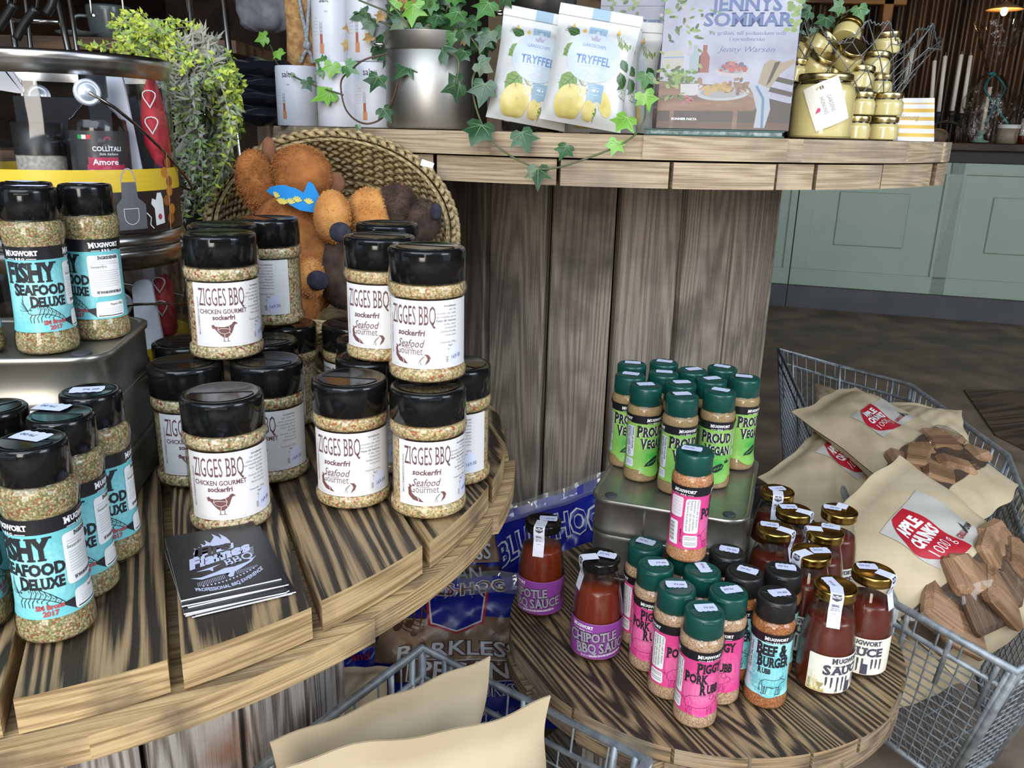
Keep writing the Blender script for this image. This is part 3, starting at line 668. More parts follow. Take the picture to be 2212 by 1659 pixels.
def zlabel(kind):
    d = Decal(); U0, U1 = -.0330, .0590; h = .0640
    d.rect(U0, 0, U1, h, PAPERZ, 0)
    xc = -.0035
    d.text('ZIGGES BBQ', xc, h - .0225, .0175, INKM, 1, 'c', W=.0455, slab=.03, sx=.4)
    d.text('WWW.ZIGGESBBQ.COM', U0 + .0040, h - .014, .0020, INKG, 1, W=.038, rot=-90, bold=.02)
    if kind:
        d.text('CHICKEN GOURMET', xc + .001, h - .0305, .0043, INKM, 1, 'c', W=.0470, bold=.02); d.text('sockerfri', xc + .001, h - .0365, .0045, INKM, 1, 'c', W=.0215, bold=.035)
        k = .00102; X, Y = xc + .001, .0130
        d.poly([(X + a * k, Y + b * k) for a, b in CHICK], flat('brown ink', (.16, .06, .055), .6), 1)
        for pl in ([(-5.5, 7), (-6.5, 4.2), (-4, 1.2), (0, .2), (4, 1.6), (5.2, 4.5), (4, 8)], [(-6.5, 4.2), (-3, 5.6), (2, 5.2), (5.2, 4.5)], [(0, .2), (-.5, -3.2)], [(4, 1.6), (5.6, .2)]): d.line([(X + a * k, Y + b * k) for a, b in pl], .0004, PAPERZ, 2)
        for a in (-1, 2.6): d.line([(X + a * k, Y - 3 * k), (X + a * k, Y - 7 * k), (X + (a + 1.8) * k, Y - 7.4 * k)], .0006, flat('brown ink', (0, 0, 0)), 2); d.line([(X + a * k, Y - 6.8 * k), (X + (a - 1.4) * k, Y - 7.3 * k)], .0005, flat('brown ink', (0, 0, 0)), 2)
    else:
        B = flat('brown ink', (.16, .06, .055), .6)
        d.text('sockerfri', xc - .001, h - .0325, .0052, INKM, 1, 'c', W=.0270, bold=.03, shear=.15)
        d.text('Seafood', xc - .002, .0205, .0070, INKM, 1, 'c', W=.0255, shear=.28, bold=.005); d.text('Gourmet', xc - .003, .0135, .0072, INKM, 1, 'c', W=.0275, bold=-.005)
        d.line([(xc - .011, .0200), (xc - .004, .0192), (xc + .002, .0196)], .0005, INKM, 1)
        f = [(-.0195, .0215), (-.0185, .0190), (-.0200, .0178), (-.0195, .0105), (-.0150, .0060), (-.0095, .0045), (-.0045, .0040), (-.0090, .0085), (-.0130, .0100), (-.0160, .0125), (-.0172, .0165), (-.0168, .0205)]
        d.poly([(xc + a + .001, b) for a, b in f], B, 1); d.line([(xc - .0095, .0090), (xc - .0082, .0062), (xc - .0090, .0042)], .0006, PAPERZ, 2)
        s = [(.0115, .0142), (.0160, .0138), (.0180, .0110), (.0165, .0070), (.0125, .0035), (.0138, .0068), (.0150, .0095), (.0140, .0122)]
        d.poly([(xc + a, b) for a, b in s], B, 1)
        for q in range(4): d.line([(xc + .0125, .0125), (xc + .0080 - .0006 * q, .0095 - .0016 * q), (xc + .0095, .0050 - .0005 * q)], .00022, B, 1)
    R = U1 - .018
    lines = [('Ingredienser:', 1), ('salt, vitlök, lök,' if kind else 'salt, lök,', 0), ('salvia, svartpeppar' if kind else 'citronzest, lök, vitlök,', 0), ('Kan innehålla spår av', 0), ('Passar till: Fågel,' if kind else 'Passar till: Hummer,', 1), ('kräfta, räkor,' if not kind else 'fläskkött,', 0), ('Används till: grill,' if kind else 'Används till:', 1), ('dressing och' if kind else 'skaldjurskrydda,', 0), ('Mycket god på' if kind else 'varma såser', 0), ('', 0), ('Nettovikt: 200 g', 0), ('Packdag:', 1), ('Bäst före:', 1), ('Förvaras', 1)]
    for k, (s, b) in enumerate(lines):
        if s: d.text(s, R, h - .006 - .0034 * k, .0018, INKG, 1, 'r', bold=.03 * b, maxw=.022)
    d.text('Z BBQ, Landstormsvägen 42, 439 93 Onsala', xc + .001, .0016, .0014, INKL, 1, 'c', W=.043)
    d.ell(R - .0015, .0125, .0075, .0100, STICK, 2, 22); d.text('169.00', R + .0005, .0085, .0038, INKC, 3, 'c', W=.0120, rot=6)
    for k in range(6): d.line([(R - .0115, .006 + .001 * k), (R - .0092, .006 + .001 * k)], .0004, INKB, 1)
    return d
def zjar(kind, fill):
    t = thing('spice_shaker', 'p', 'spice shaker')
    pin = [(max(r - .0013, .0001), z + (.001 if z < .004 else 0)) for r, z in ZP if z < .094] + [(.0001, .0935)]
    m = MB(); m.lathe(pin, fill, 44); m.obj('spice', t)
    m = MB(); m.lathe(ZP, CLEAR, 44); m.obj('jar', t)
    lidmesh(.0362, .0945, ZH - .0945, BLACK).obj('lid', t)
    m = MB(); fn = cyl_map(lambda z: RZJ(z) + .0003); zlabel(kind).into(m, lambda u, v, o: fn(u, v + .0168, o), .006); m.obj('label', t)
    return t
P_CHI = zjar(1, CHIP1); P_SEA = zjar(0, CHIP2)

# glass sauce bottles
SH = .143
SP = smooth_prof([(.0001, .0008), (.022, .0008), (.0300, .002), (.0330, .007), (.0338, .020), (.0338, .050), (.0332, .068), (.0312, .086), (.0278, .103), (.0245, .117), (.0225, .126), (.0222, .133)], 3)
RS = prof_r(SP)
def sauce(fill, lidmat, deco, z0, level=.103, seal='side', lidtxt='59.00'):
    t = thing('sauce_bottle', 'p', 'sauce bottle')
    pin = [(max(r - .0018, .0001), z + (.0015 if z < .005 else 0)) for r, z in SP if z < level] + [(RS(level) - .0018, level), (.0001, level - .0005)]
    m = MB(); m.lathe(pin, fill, 40); m.obj('sauce', t)
    m = MB(); m.lathe(SP, GLASSJ, 40); m.obj('glass_bottle', t)
    m = MB(); m.lathe([(.0240, .1285), (.0255, .1295), (.0258, .1335), (.0252, .137), (.0262, .1392), (.0258, .1418), (.0235, .143), (.0205, .1424), (.0190, .1418), (.0001, .1418)], lidmat, 44); m.obj('lid', t)
    m = MB(); fn = cyl_map(lambda z: RS(z) + .0003); deco.into(m, lambda u, v, o: fn(u, v + z0, o), .006); m.obj('label', t)
    return t
def seal(t, a, short=False):
    """paper seal from the lid down the neck, at angle a round the bottle"""
    path = [(.004, .1432), (.0235, .1434), (.0262, .1425), (.0268, .139), (.0262, .131), (.0236, .1215), (.0262, .1105), (.0290, .0990)]
    if short: path = path[:6]
    dist = [0]
    for (r0, z0), (r1, z1) in zip(path, path[1:]): dist.append(dist[-1] + math.hypot(r1 - r0, z1 - z0))
    ca, sa = math.cos(a), math.sin(a)
    def fn(u, v, o):
        v = min(max(v, 0), dist[-1] - 1e-6)
        k = next(i for i in range(len(dist) - 1) if v <= dist[i + 1]); f = (v - dist[k]) / (dist[k + 1] - dist[k])
        r = path[k][0] + (path[k + 1][0] - path[k][0]) * f; z = path[k][1] + (path[k + 1][1] - path[k][1]) * f
        dr, dz = path[k + 1][0] - path[k][0], path[k + 1][1] - path[k][1]; l = math.hypot(dr, dz)
        r -= dz / l * o; z += dr / l * o
        return (r * sa + u * ca, -r * ca + u * sa, z)
    d = Decal(); Lg = dist[-1]; d.rect(-.0078, 0, .0078, Lg, WHITE2, 0)
    def lab(s, v, hh, W, b=.03): d.text(s, 0, -v, hh, INKC, 1, 'c', W=W, bold=b)
    q = Decal(); q.poly([(-.0055, -.0215), (.0055, -.0215), (.0055, -.0275), (0, -.0305), (-.0055, -.0275)], INKC, 1); q.text('FACTORY', 0, -.0262, .0026, TEXTW, 2, 'c', W=.0098, bold=.03)
    q.text('SEAL', 0, -.0385, .0034, INKC, 1, 'c', W=.0090, bold=.03); q.text('Bäst före', 0, -.0425, .0016, INKC, 1, 'c', W=.0085); q.text('2023 05 14', 0, -.0455, .0019, INKC, 1, 'c', W=.0108, bold=.02); q.line([(-.003, -.049), (.003, -.049)], .0005, INKG, 1)
    for p0, p1, p2, l, mt in q.t:
        if short and min(p0[1], p1[1], p2[1]) < -dist[-1] + .001: continue
        d.t.append(tuple((p[0], -p[1]) for p in (p0, p1, p2)) + (l, mt))
    m = MB(); d.into(m, lambda u, v, o: fn(u, v, o), .004, .00025); return m.obj('seal_strip', t)
WHITE2 = flat('bluish white paper', (.76, .78, .90), .5)
def chip_deco():
    d = Decal(); U = .098; h = .052; d.rect(-U, 0, U, h, PURP, 0); d.line([(-U, h - .0006), (U, h - .0006)], .0006, mixm('purple rim', (.45, .2, .5), (0, 0, 0), 0), 1); d.line([(-U, .0006), (U, .0006)], .0006, mixm('purple rim', (0, 0, 0), (0, 0, 0), 0), 1)
    mugwort(d, -.0190, h - .0085, 1.05)
    for b, mt, l in ((.09, flat('dark plum ink', (.05, .02, .06), .5), 2), (.03, SILV, 3)):
        d.caps('Chipotle', -.038, .0215, .0150, mt, l, .068, .09, b, rot=5); d.caps('BBQ Sauce', -.026, .0065, .0140, mt, l, .076, .09, b, rot=5, sm=.95)
    d.caps('Tvärgo balans och en skaplande hetta', -.019, .0018, .0030, TEXTW, 2, .060, .06, .05, rot=5)
    d.poly([(.052, .030), (.060, .042), (.066, .032), (.063, .020), (.055, .015)], flat('plum brown print', (.12, .03, .05), .5), 1)
    return d
def sauce_deco():
    d = Decal(); h = .052; d.rrect(-.048, 0, .044, h, .002, CREAM, 0)
    for k in range(5): d.rect(-.0476, .0004 + .0055 * k, -.0476 + .022 - .004 * k, .0005 + .0055 * (k + 1), mixm('straw tint %d' % k, (.66, .52, .17), (.82, .78, .66), k / 5), .3)
    mugwort(d, .0010, h - .0090, 1.50, INKC)
    d.caps('Sauce', -.002, .0270, .0125, INKC, 2, .056, align='c', sm=.88)
    K = INKC
    for x, a, b in ((-.0245, .0235, .010), (-.0180, .0235, .007), (-.0105, .0240, .002), (-.0040, .0240, .003), (.0135, .0240, .008), (.0190, .0240, .009), (.0250, .0240, .007)):
        d.poly([(x - .0013, a), (x + .0013, a), (x + .0015, a - .008), (x + .0010, a - .0085), (x + .0011, b + .003), (x - .0006, b), (x - .0011, a - .0085)], K, 2)
    d.poly([(.0005, .0240), (.0028, .0240), (.0030, .0165), (.0090, .0160), (.0094, .0010), (.0005, .0010), (.0005, .015)], K, 2)
    for s in (-.0012, .0012): d.line([(-.0105 + s, .006), (-.0105 + s, .0005)], .0006, K, 2)
    gm = flat('trophy ink', (.38, .31, .13), .5); x = -.0310
    d.poly([(x - .0045, .0140), (x + .0045, .0140), (x + .0030, .0095), (x + .0008, .0075), (x + .0010, .0055), (x + .0030, .0045), (x - .0030, .0045), (x - .0010, .0055), (x - .0008, .0075), (x - .0030, .0095)], gm, 2)
    d.text('SM GULD', x, .0010, .0022, gm, 2, 'c', W=.013, bold=.03)
    d.text('350 GRAM', -.0430, .002, .0026, K, 2, W=.0140, rot=90, slab=.04)
    return d
P_SAU = sauce(SAUCE, GOLD, sauce_deco(), .0095); P_CHP = sauce(SAUCE2, BLACK, chip_deco(), .0095)

def place(proto, label, group, loc, rz=0, txt=None, stz=0, sa=0, lidz=.147, sx=0, sy=0, seals=None, tilt=None):
    rz += math.atan2(-loc[0], loc[1])   # the display faces the doorway
    o = dup(proto, label, loc, rz, group, tilt)
    if txt is not None: price(o, 0, lidz + .0006, txt, stz - rz, sx, sy)
    if seals is not None: seal(o, seals - rz)
    return o
R_ = math.radians
G = 'turquoise labelled shakers on the left reel'
k = .967
place(P_FISHY, 'turquoise labelled herb shaker nearest on the left reel, sticker on its black lid', G, (-.327, .526, LZ), R_(-38), '79.00', R_(165), sx=-.002, sy=.004)
place(P_FISHY, 'turquoise labelled herb shaker directly behind the nearest one on the left reel', G, (-.335, .580, LZ), R_(-28), '79.00', R_(172), sx=-.012, sy=.012)
place(P_FISHY, 'turquoise labelled herb shaker third in the row, before the corner of the dark tin', G, (-.341, .637, LZ), R_(-17), '79.00', R_(15), sx=-.002, sy=.0)
place(P_FISHY, 'black lidded turquoise shaker cut by the left picture edge, behind the nearest one', G, (-.392, .592, LZ), R_(20))
place(P_FISHY, 'turquoise shaker left of the nearest one, only its bottom edge in the picture', G, (-.392, .530, LZ), R_(35))
G2 = 'turquoise labelled shakers on the dark tin'
place(P_FISHY, 'front turquoise labelled herb shaker on top of the dark tin', G2, (-.4275, .738, TZL), R_(-11), '', R_(10), sx=.002, sy=.004)
place(P_FISHY, 'turquoise shaker on the dark tin showing its ingredients side', G2, (-.405, .794, TZL), R_(-75), '', R_(-10), sx=.0, sy=0)
place(P_FISHY, 'dim turquoise shaker half hidden behind the front one on the dark tin', G2, (-.462, .796, TZL), R_(-30), '', R_(-25))
place(P_FISHY, 'turquoise shaker on the dark tin cut off by the left picture edge', G2, (-.489, .725, TZL), R_(-60))
G = 'chicken seasoning shakers'; zt = LZ + ZH
place(P_CHI, 'white labelled chicken shaker nearest the stack of black cards', G, (-.260, .706, LZ), R_(-9))
place(P_CHI, 'white labelled chicken shaker lower left, half behind the nearest one', G, (-.330, .803, LZ), R_(0))
place(P_CHI, 'white labelled chicken shaker lower right of its group, price sticker showing', G, (-.252, .818, LZ), R_(-24))
place(P_CHI, 'white labelled chicken shaker in the top row, front, brown hen label', G, (-.297, .834, zt), R_(2))
place(P_CHI, 'black lidded chicken shaker in the top row right behind the front one', G, (-.320, .912, zt), R_(-20))
place(P_CHI, 'chicken shaker at the back of the top row showing its ingredients side', G, (-.292, .985, zt), R_(-62))
place(P_CHI, 'chicken shaker in the lower back row beside the clear tub, only its lid shows', G, (-.360, .885, LZ), R_(-10))
place(P_CHI, 'chicken shaker in the lower back row, lid just behind the sticker showing one', G, (-.279, .903, LZ), R_(-20))
place(P_CHI, 'chicken shaker standing rearmost on the lower level with its ingredients side forward', G, (-.277, .985, LZ), R_(-66))
G = 'seafood seasoning shakers'
place(P_SEA, 'white labelled seafood shaker standing on the table, left of two in front', G, (-.156, .762, LZ), R_(-19))
place(P_SEA, 'white labelled seafood shaker standing on the table, carrying another on its lid', G, (-.079, .745, LZ), R_(4))
place(P_SEA, 'pinkish labelled seafood shaker stacked on top in front', G, (-.082, .772, zt), R_(-19))
place(P_SEA, 'bright white labelled seafood shaker stacked on top, half behind the pinkish one', G, (-.137, .842, zt), R_(-19))
place(P_SEA, 'seafood shaker rearmost of the top stack, only its black lid shows', G, (-.148, .962, zt), R_(-10))
place(P_SEA, 'seafood shaker behind the one that carries another, its side peeping out right', G, (-.058, .822, LZ), R_(-40))
place(P_SEA, 'seafood shaker in the lower middle behind the left front one', G, (-.150, .842, LZ), R_(-25))
place(P_SEA, 'seafood shaker in the lower third row, glossy lid below the rear stack', G, (-.166, .920, LZ), R_(-20))
place(P_SEA, 'seafood shaker rearmost on the table in front of the straw basket', G, (-.199, .995, LZ), R_(-50))
G = 'lime labelled shakers on the tin'; kk = (1.10 - TZR - .147) / (1.10 - .785)
veg = [(.172, 1.15), (.22, 1.162), (.254, 1.124), (.300, 1.142), (.162, 1.092), (.21, 1.106), (.225, 1.058), (.271, 1.08), (.32, 1.093), (.177, 1.044), (.217, 1.005), (.27, 1.027)]
vl = ['lime shaker in the back row, far left one on the tin', 'lime shaker in the back row, second from left, highest lid', 'lime shaker in the back row, third from left', 'lime shaker in the back row, rightmost', 'lime shaker at the left end of the middle rows, its label half covered', 'lime shaker lid in the middle, behind the two left front ones', 'lime shaker lid directly behind the middle front one', 'lime shaker lid behind the right front one',
      'lime shaker at the right edge of the tin, its label clear', 'lime labelled shaker front left on the tin, carrot on its label', 'lime labelled shaker front middle, label hidden behind the orange one', 'lime labelled shaker front right on the tin']
vr = [0, 5, -10, 20, 3, 0, -5, 10, 44, 34, 23, 4]; vst = [170, 160, 200, 150, 160, 170, 190, 20, 165, 10, 190, 150]
for (x, y), l, r, st in zip(veg, vl, vr, vst):
    place(P_VEG, l, G, (x * kk, y * kk, TZR), R_(r) + math.atan2(x, -y) * 0, '', R_(st), sx=.001, sy=.004)
G = 'pink labelled shakers on the small reel'
low = [(.184, 1.000), (.189, .945), (.206, .891), (.229, .841), (.267, .884), (.246, .934), (.236, .984)]
pl = ['pink labelled shaker furthest left and back, beside the tin', 'pink labelled shaker second from the back of the left edge row', 'pink labelled shaker right behind the front one, text side forward', 'pink labelled shaker nearest the rim of the small reel', 'pink labelled shaker to the right of the front one', 'green lidded pink shaker in the middle, behind the front three', 'hidden pink shaker under the orange filled one']
for (x, y), l, r, st in zip(low, pl, (26, -15, 40, 15, -18, 20, 10), (150, 5, 0, 8, 195, 100, 40)):
    place(P_PIG, l, G, (x, y, RZT), R_(r), '79.00', R_(st), sx=.002, sy=.004)
place(P_PIGO, 'orange filled pink labelled shaker stacked on top of the other shakers', G, (.231, .969, RZT + .1475), R_(89), '79.00', R_(160), sx=.002, sy=.004)
G = 'beef rub shakers'
for (x, y), l, r, st in zip([(.324, .879), (.299, .932), (.290, .985), (.351, .941)], ['black lidded shaker with a pale turquoise ox label, in front', 'black lidded rust shaker behind the pink one, part of a turquoise label showing', 'black lidded rust shaker furthest back, next to the tin', 'black lidded rust shaker between the front ox label one and the gold lidded bottles'], (0, -20, 0, 0), (12, 150, -20, 170)):
    place(P_BEEF, l, G, (x, y, RZT), R_(r), '79.00', R_(st), sx=.002, sy=.004)
G = 'gold lidded sauce bottles'
sau = [(.420, 1.196), (.424, 1.127), (.493, 1.130), (.378, 1.066), (.447, 1.062), (.406, .998), (.407, .912), (.470, .951)]
sl = ['gold lidded sauce bottle furthest back, seal hanging at the front of its neck', 'gold lidded sauce bottle second from the back, seal to the right', 'gold lidded sauce bottle at the back right, against the paper bag', 'gold lidded sauce bottle beside the corner of the tin', 'gold lidded sauce bottle in the middle of the right hand row', 'gold lidded sauce bottle with the word seal on its lid edge, third from the front', 'gold lidded sauce bottle nearest, white seal down its neck', 'gold lidded sauce bottle front right near the rim, knives on its label']
for (x, y), l, r, st, se in zip(sau, sl, (0, 0, 20, 0, 40, 0, 50, 4), (10, 0, -20, -15, 160, 185, -80, 175), (5, 75, 170, 70, -75, -40, 8, 70)):
    o = place(P_SAU, l, G, (x, y, RZT), R_(r), '59.00', R_(st), lidz=.1424, sx=.003 * (1 if se < 90 else -1) - .012 * math.sin(R_(se - r)) if abs(se) > 30 else -.001, sy=.006)
    seal(o, R_(se - r), abs(se) > 100)
G = 'purple labelled sauce bottles'
o = place(P_CHP, 'purple labelled chipotle sauce further left and back, seal facing forward', G, (.049, 1.072, RZT), R_(-33), '59.00', R_(-4), lidz=.1424, sx=.004, sy=.008); seal(o, R_(22))
o = place(P_CHP, 'purple labelled chipotle sauce nearer the rim, seal over its left side', G, (.121, .970, RZT), R_(0), '59.00', R_(160), lidz=.1424, sx=.008, sy=.004); seal(o, R_(-70))
for p in (P_FISHY, P_CHI, P_SEA, P_VEG, P_PIG, P_PIGO, P_BEEF, P_SAU, P_CHP):
    for c in list(p.children): bpy.data.objects.remove(c)
    bpy.data.objects.remove(p)
# promotional cards
CARDK = flat('dark grey card', (.022, .020, .021), .34); EDGE = flat('card paper edge', (.75, .78, .82), .6); CINK = flat('pale lilac print', (.52, .56, .74), .45)
def card_art():
    d = Decal()
    fl = [(-.030, .008), (-.0305, .014), (-.027, .019), (-.0275, .024), (-.025, .020), (-.022, .021), (-.0215, .024), (-.019, .021), (-.017, .025), (-.0185, .029), (-.0135, .025), (-.011, .028), (-.012, .034), (-.006, .027), (-.003, .031), (.001, .036), (-.0005, .043), (.007, .035), (.009, .030), (.010, .035), (.0085, .041), (.016, .032), (.019, .024), (.018, .017)]
    d.poly(fl, CINK, 1)
    d.poly([(-.032, .006), (.020, .011), (.022, .020), (-.026, .021)], CINK, 1); d.text('Fire', -.026, .0075, .0130, CARDK, 2, W=.043, shear=.35, bold=.05, rot=6); d.text('&', -.004, -.0010, .0080, CINK, 2, bold=.03)
    d.text('Flames', -.040, -.0105, .0140, CINK, 2, W=.080, shear=.35, bold=.07, rot=9)
    d.poly([(-.034, -.0165), (-.002, -.0110), (-.013, -.0150), (-.014, -.0205), (-.018, -.0170)], CINK, 1)
    d.text('BBQ', .003, -.0165, .0105, CINK, 2, W=.037, slab=.06, bold=.01, rot=9)
    h = [(-.042, -.0245), (-.030, -.026), (-.012, -.0225), (0, -.019), (.012, -.0195), (.030, -.016), (.043, -.0085), (.034, -.017), (.016, -.0255), (.010, -.0275), (.007, -.034), (.002, -.0345), (-.001, -.0275), (-.012, -.0275), (-.030, -.0295)]
    d.poly(h, CINK, 1)
    for k in range(38):
        x = -.036 + .0020 * k
        if -.003 < x < .011: continue
        d.line([(x, -.0285 + .00012 * (x / .001)), (x + .0003, -.0345 + .00016 * (x / .001) * (1 + x * 6))], .0005, CINK, 1)
    for k in range(15):
        x = -.030 + .0045 * k; d.ell(x, -.0375 + .16 * x + 4 * (x + .0) ** 2 - .0005, .0012, .0012, CINK, 1, 6)
    d.text('PROFESSIONAL BBQ EXPERIENCE', .003, -.0485, .0050, CINK, 2, 'c', W=.084, slab=.05, bold=.03, rot=8, arc=.010)
    for k in range(7): d.line([(.028 + .0015 * k, .004 - .0018 * k), (.044 - .0005 * k, .0065 - .0018 * k)], .0005, CINK, 1)
    return d
cx0, cz = (atz(365, 1185, LZ) + atz(548, 1150, LZ) + atz(640, 1275, LZ) + atz(400, 1325, LZ)) / 4, LZ
ex = (atz(548, 1150, LZ) - atz(365, 1185, LZ)).normalized()
CW = ((atz(548, 1150, LZ) - atz(365, 1185, LZ)).length + (atz(612, 1280, LZ) - atz(385, 1323, LZ)).length) / 2
CH = ((atz(385, 1323, LZ) - atz(365, 1185, LZ)).length + (atz(612, 1280, LZ) - atz(548, 1150, LZ)).length) / 2
cardr = math.atan2(ex.y, ex.x); cc = (atz(365, 1185, LZ) + atz(612, 1280, LZ) + atz(548, 1150, LZ) + atz(385, 1323, LZ)) / 4
NC = 9; rr = random.Random(5)
cl = ['black promotional card lowest in the stack on the reel', 'black card second from the bottom of the stack', 'black card third from the bottom of the stack', 'black card fourth from the bottom of the stack', 'black card in the middle of the stack', 'black card fourth from the top of the stack', 'black card third from the top of the stack', 'black card right under the top card of the stack', 'top black card with a pale flame and lettering print']
for k in range(NC):
    dx, dy, a = (rr.uniform(.004, .012), rr.uniform(-.012, -.004), rr.uniform(-.05, .03)) if k < NC - 1 else (0, 0, 0)
    m = MB(); m.box((0, 0, .0005), (CW, CH, .0010), EDGE); m.box((0, 0, .00108), (CW, CH, .00008), CARDK)
    if k == NC - 1: card_art().into(m, plane_map((0, 0, .00113), (CW / .118, 0, 0), (0, CH / .105, 0)), .05, .00006)
    o = m.obj('promotional_card', None, (cc.x + dx, cc.y + dy, LZ + .00035 + .00122 * k)); o.rotation_euler = (0, 0, cardr + a); tag(o, cl[k], 'card', 'stack of promotional cards')
# ---------------------------------------------------------------- things on the tall reel (its top is exactly at eye height)
def shelf(px, inset=0.0):
    """point on the tall reel's top, `inset` metres behind its rim along the line of sight of picture column px"""
    d = ray(px, 284.5 + .0245 * (px - 1119)); d = Vector((d.x, d.y, 0)).normalized(); c = Vector((BC[0], BC[1], 0)); R = .743
    bq = d.dot(c); s = bq - math.sqrt(max(R * R - (c.length_squared - bq * bq), 0)); p = d * (s + inset); return Vector((p.x, p.y, SZ))
def facing(p): return math.atan2(-p[0], p[1])
DEPTH = lambda p: (Vector(p) - EYE).dot(_f)
def pxm(p): return DEPTH(p) / FPX     # metres per pixel there
# white salt canisters
COPP = flat('copper print', (.52, .22, .10), .5); PEACH = flat('pale copper print', (.75, .50, .36), .5); CANW = flat('white canister card', (.62, .63, .69), .42)
def canister(label, px, wpx, inset, h, z=SZ, off=0):
    p = shelf(px, inset); r = wpx * pxm(p) / 2; p.z = z
    t = thing('canister', label, 'canister', p, facing(p) + off, 'white salt canisters'); m = MB()
    m.lathe([(r - .001, .0005), (r, .002), (r, h - .002), (r - .001, h - .0004), (.0001, h)], CANW, 40, cap0=True); m.obj('card_tube', t)
    d = Decal()
    for u in (-r * 1.15, r * 1.55):
        d.rect(u, h * .12, u + .008, h * .25, COPP, 1); d.rect(u + .001, h * .25, u + .006, h * .38, flat('copper red print', (.36, .10, .06), .5), 1)
        for k in range(3): d.line([(u + .001 + .0022 * k, h * .38), (u + .001 + .0022 * k, h * .54)], .0005, INKG, 1)
        for k in range(2): d.line([(u + .001, h * (.42 + .05 * k)), (u + .006, h * (.42 + .05 * k))], .0005, INKG, 1)
        d.text('salt', u + .002, h * .80, .0105, INKB, 1, W=.017); d.line([(u + .020, h * .87), (u + .027, h * .87)], .0005, INKG, 1); d.line([(u + .020, h * .84), (u + .027, h * .84)], .0005, INKG, 1)
        d.text('0001', u + .011, h * .67, .0022, INKG, 1)
        for k in range(6): d.line([(u - .012 - .002 * (k % 3), h * (.60 - .045 * k)), (u - .003, h * (.60 - .045 * k))], .0007, INKL, 1)
    m = MB(); fn = cyl_map(lambda z: r + .0002); d.into(m, fn, .006); m.obj('print', t); return t
hC = .1075
canister('white salt canister left end, in front of the black bags', 648, 92, .075, hC, off=.35)
canister('white salt canister in the middle of the lower row, behind the ivy', 738, 98, .065, hC, off=-.5)
canister('white salt canister lower right, half hidden by the steel pot', 812, 92, .105, hC, off=.55)
canister('white salt canister in the upper row, left, beside the brown pouch', 728, 88, .085, .12, SZ + hC, off=.45)
canister('white salt canister in the upper row, right, behind the ivy leaves', 802, 92, .10, .12, SZ + hC, off=.5)
# steel pots
def pot(label, px, wpx, inset, h, lid=False, mat=STEEL):
    p = shelf(px, inset); r = wpx * pxm(p) / 2; t = thing('steel_pot', label, 'pot', p, facing(p)); m = MB()
    m.lathe([(.0001, .001), (r - .003, .001), (r, .004), (r, h * .80), (r - .002, h * .81), (r - .002, h * .83), (r * 1.005, h * .84), (r * 1.005, h - .003), (r * 1.02, h - .001), (r * 1.02, h), (r * .985, h), (r * .97, h * .6), (.0001, h * .6)], mat, 48); m.obj('pot_body', t)
    for s in (-1, 1):
        m = MB(); a = [(s * (r + .001), -.018, h * .87), (s * (r + .013), -.018, h * .87), (s * (r + .016), -.010, h * .87), (s * (r + .016), .010, h * .87), (s * (r + .013), .018, h * .87), (s * (r + .001), .018, h * .87)]
        m.tube(smooth_path(a, 3), .0028, CHROME, 6); m.obj('handle', t)
    if lid:
        m = MB(); m.lathe([(r * 1.06, h + .001), (r * 1.10, h + .006), (r * 1.06, h + .012), (r * .8, h + .022), (.0001, h + .026)], BLACKM, 40); m.obj('lid', t)
    return t, p, r, h
IVP = pot('squat steel pot holding the ivy, beside the white canisters', 930, 188, .100, .150)
pot('taller steel pot with a black lid behind the crisp bags', 1158, 150, .19, .218, True, noisy('dark steel', (.16, .15, .145), (.24, .23, .22), scale=4, rough=.35, metal=1, bump=0))
# black vacuum packs, left of the canisters
PACK = flat('black glossy film', (.010, .011, .016), .14, 0, .6)
def pillow(m, w_, h_, th, mat, n=14, seed=0, wr=.1, seam=.006):
    r = np.random.default_rng(seed); ph = r.uniform(0, 6, 6)
    def P(u, v, s):
        e = (1 - (2 * u - 1) ** 4) ** .6 * (1 - (2 * v - 1) ** 4) ** .6
        q = math.sin(9 * u + ph[0]) * math.sin(7 * v + ph[1]) + .6 * math.sin(17 * u + ph[2] + 5 * v) + .5 * math.sin(19 * v + ph[3] - 6 * u)
        return ((u - .5) * w_, (v - .5) * h_, s * e * th / 2 * (1 + wr * q))
    for s in (1, -1):
        G = [[P(i / n, j / n, s) for j in range(n + 1)] for i in range(n + 1)]
        m.grid(G if s > 0 else G[::-1], mat)
bl = ['lowest black foil pack in the stack by the canisters', 'second black foil pack from the bottom of the stack', 'third black foil pack from the bottom, crumpled end', 'topmost black foil pack in the stack by the canisters']
for k, (pl_, dz) in enumerate(((562, .016), (573, .045), (572, .072), (566, .099))):
    p = shelf(612, .08); m = MB(); pillow(m, .150, .11, .040, PACK, 20, k, .16)
    o = m.obj('foil_pack', None, (p.x - .035 - .004 * k % 3, p.y + .01, SZ + dz + .004)); o.rotation_euler = (.03 * (-1) ** k, .03 * (-1) ** k, facing(p) + .12 * (k % 2)); tag(o, bl[k], 'foil pack', 'stack of black foil packs')
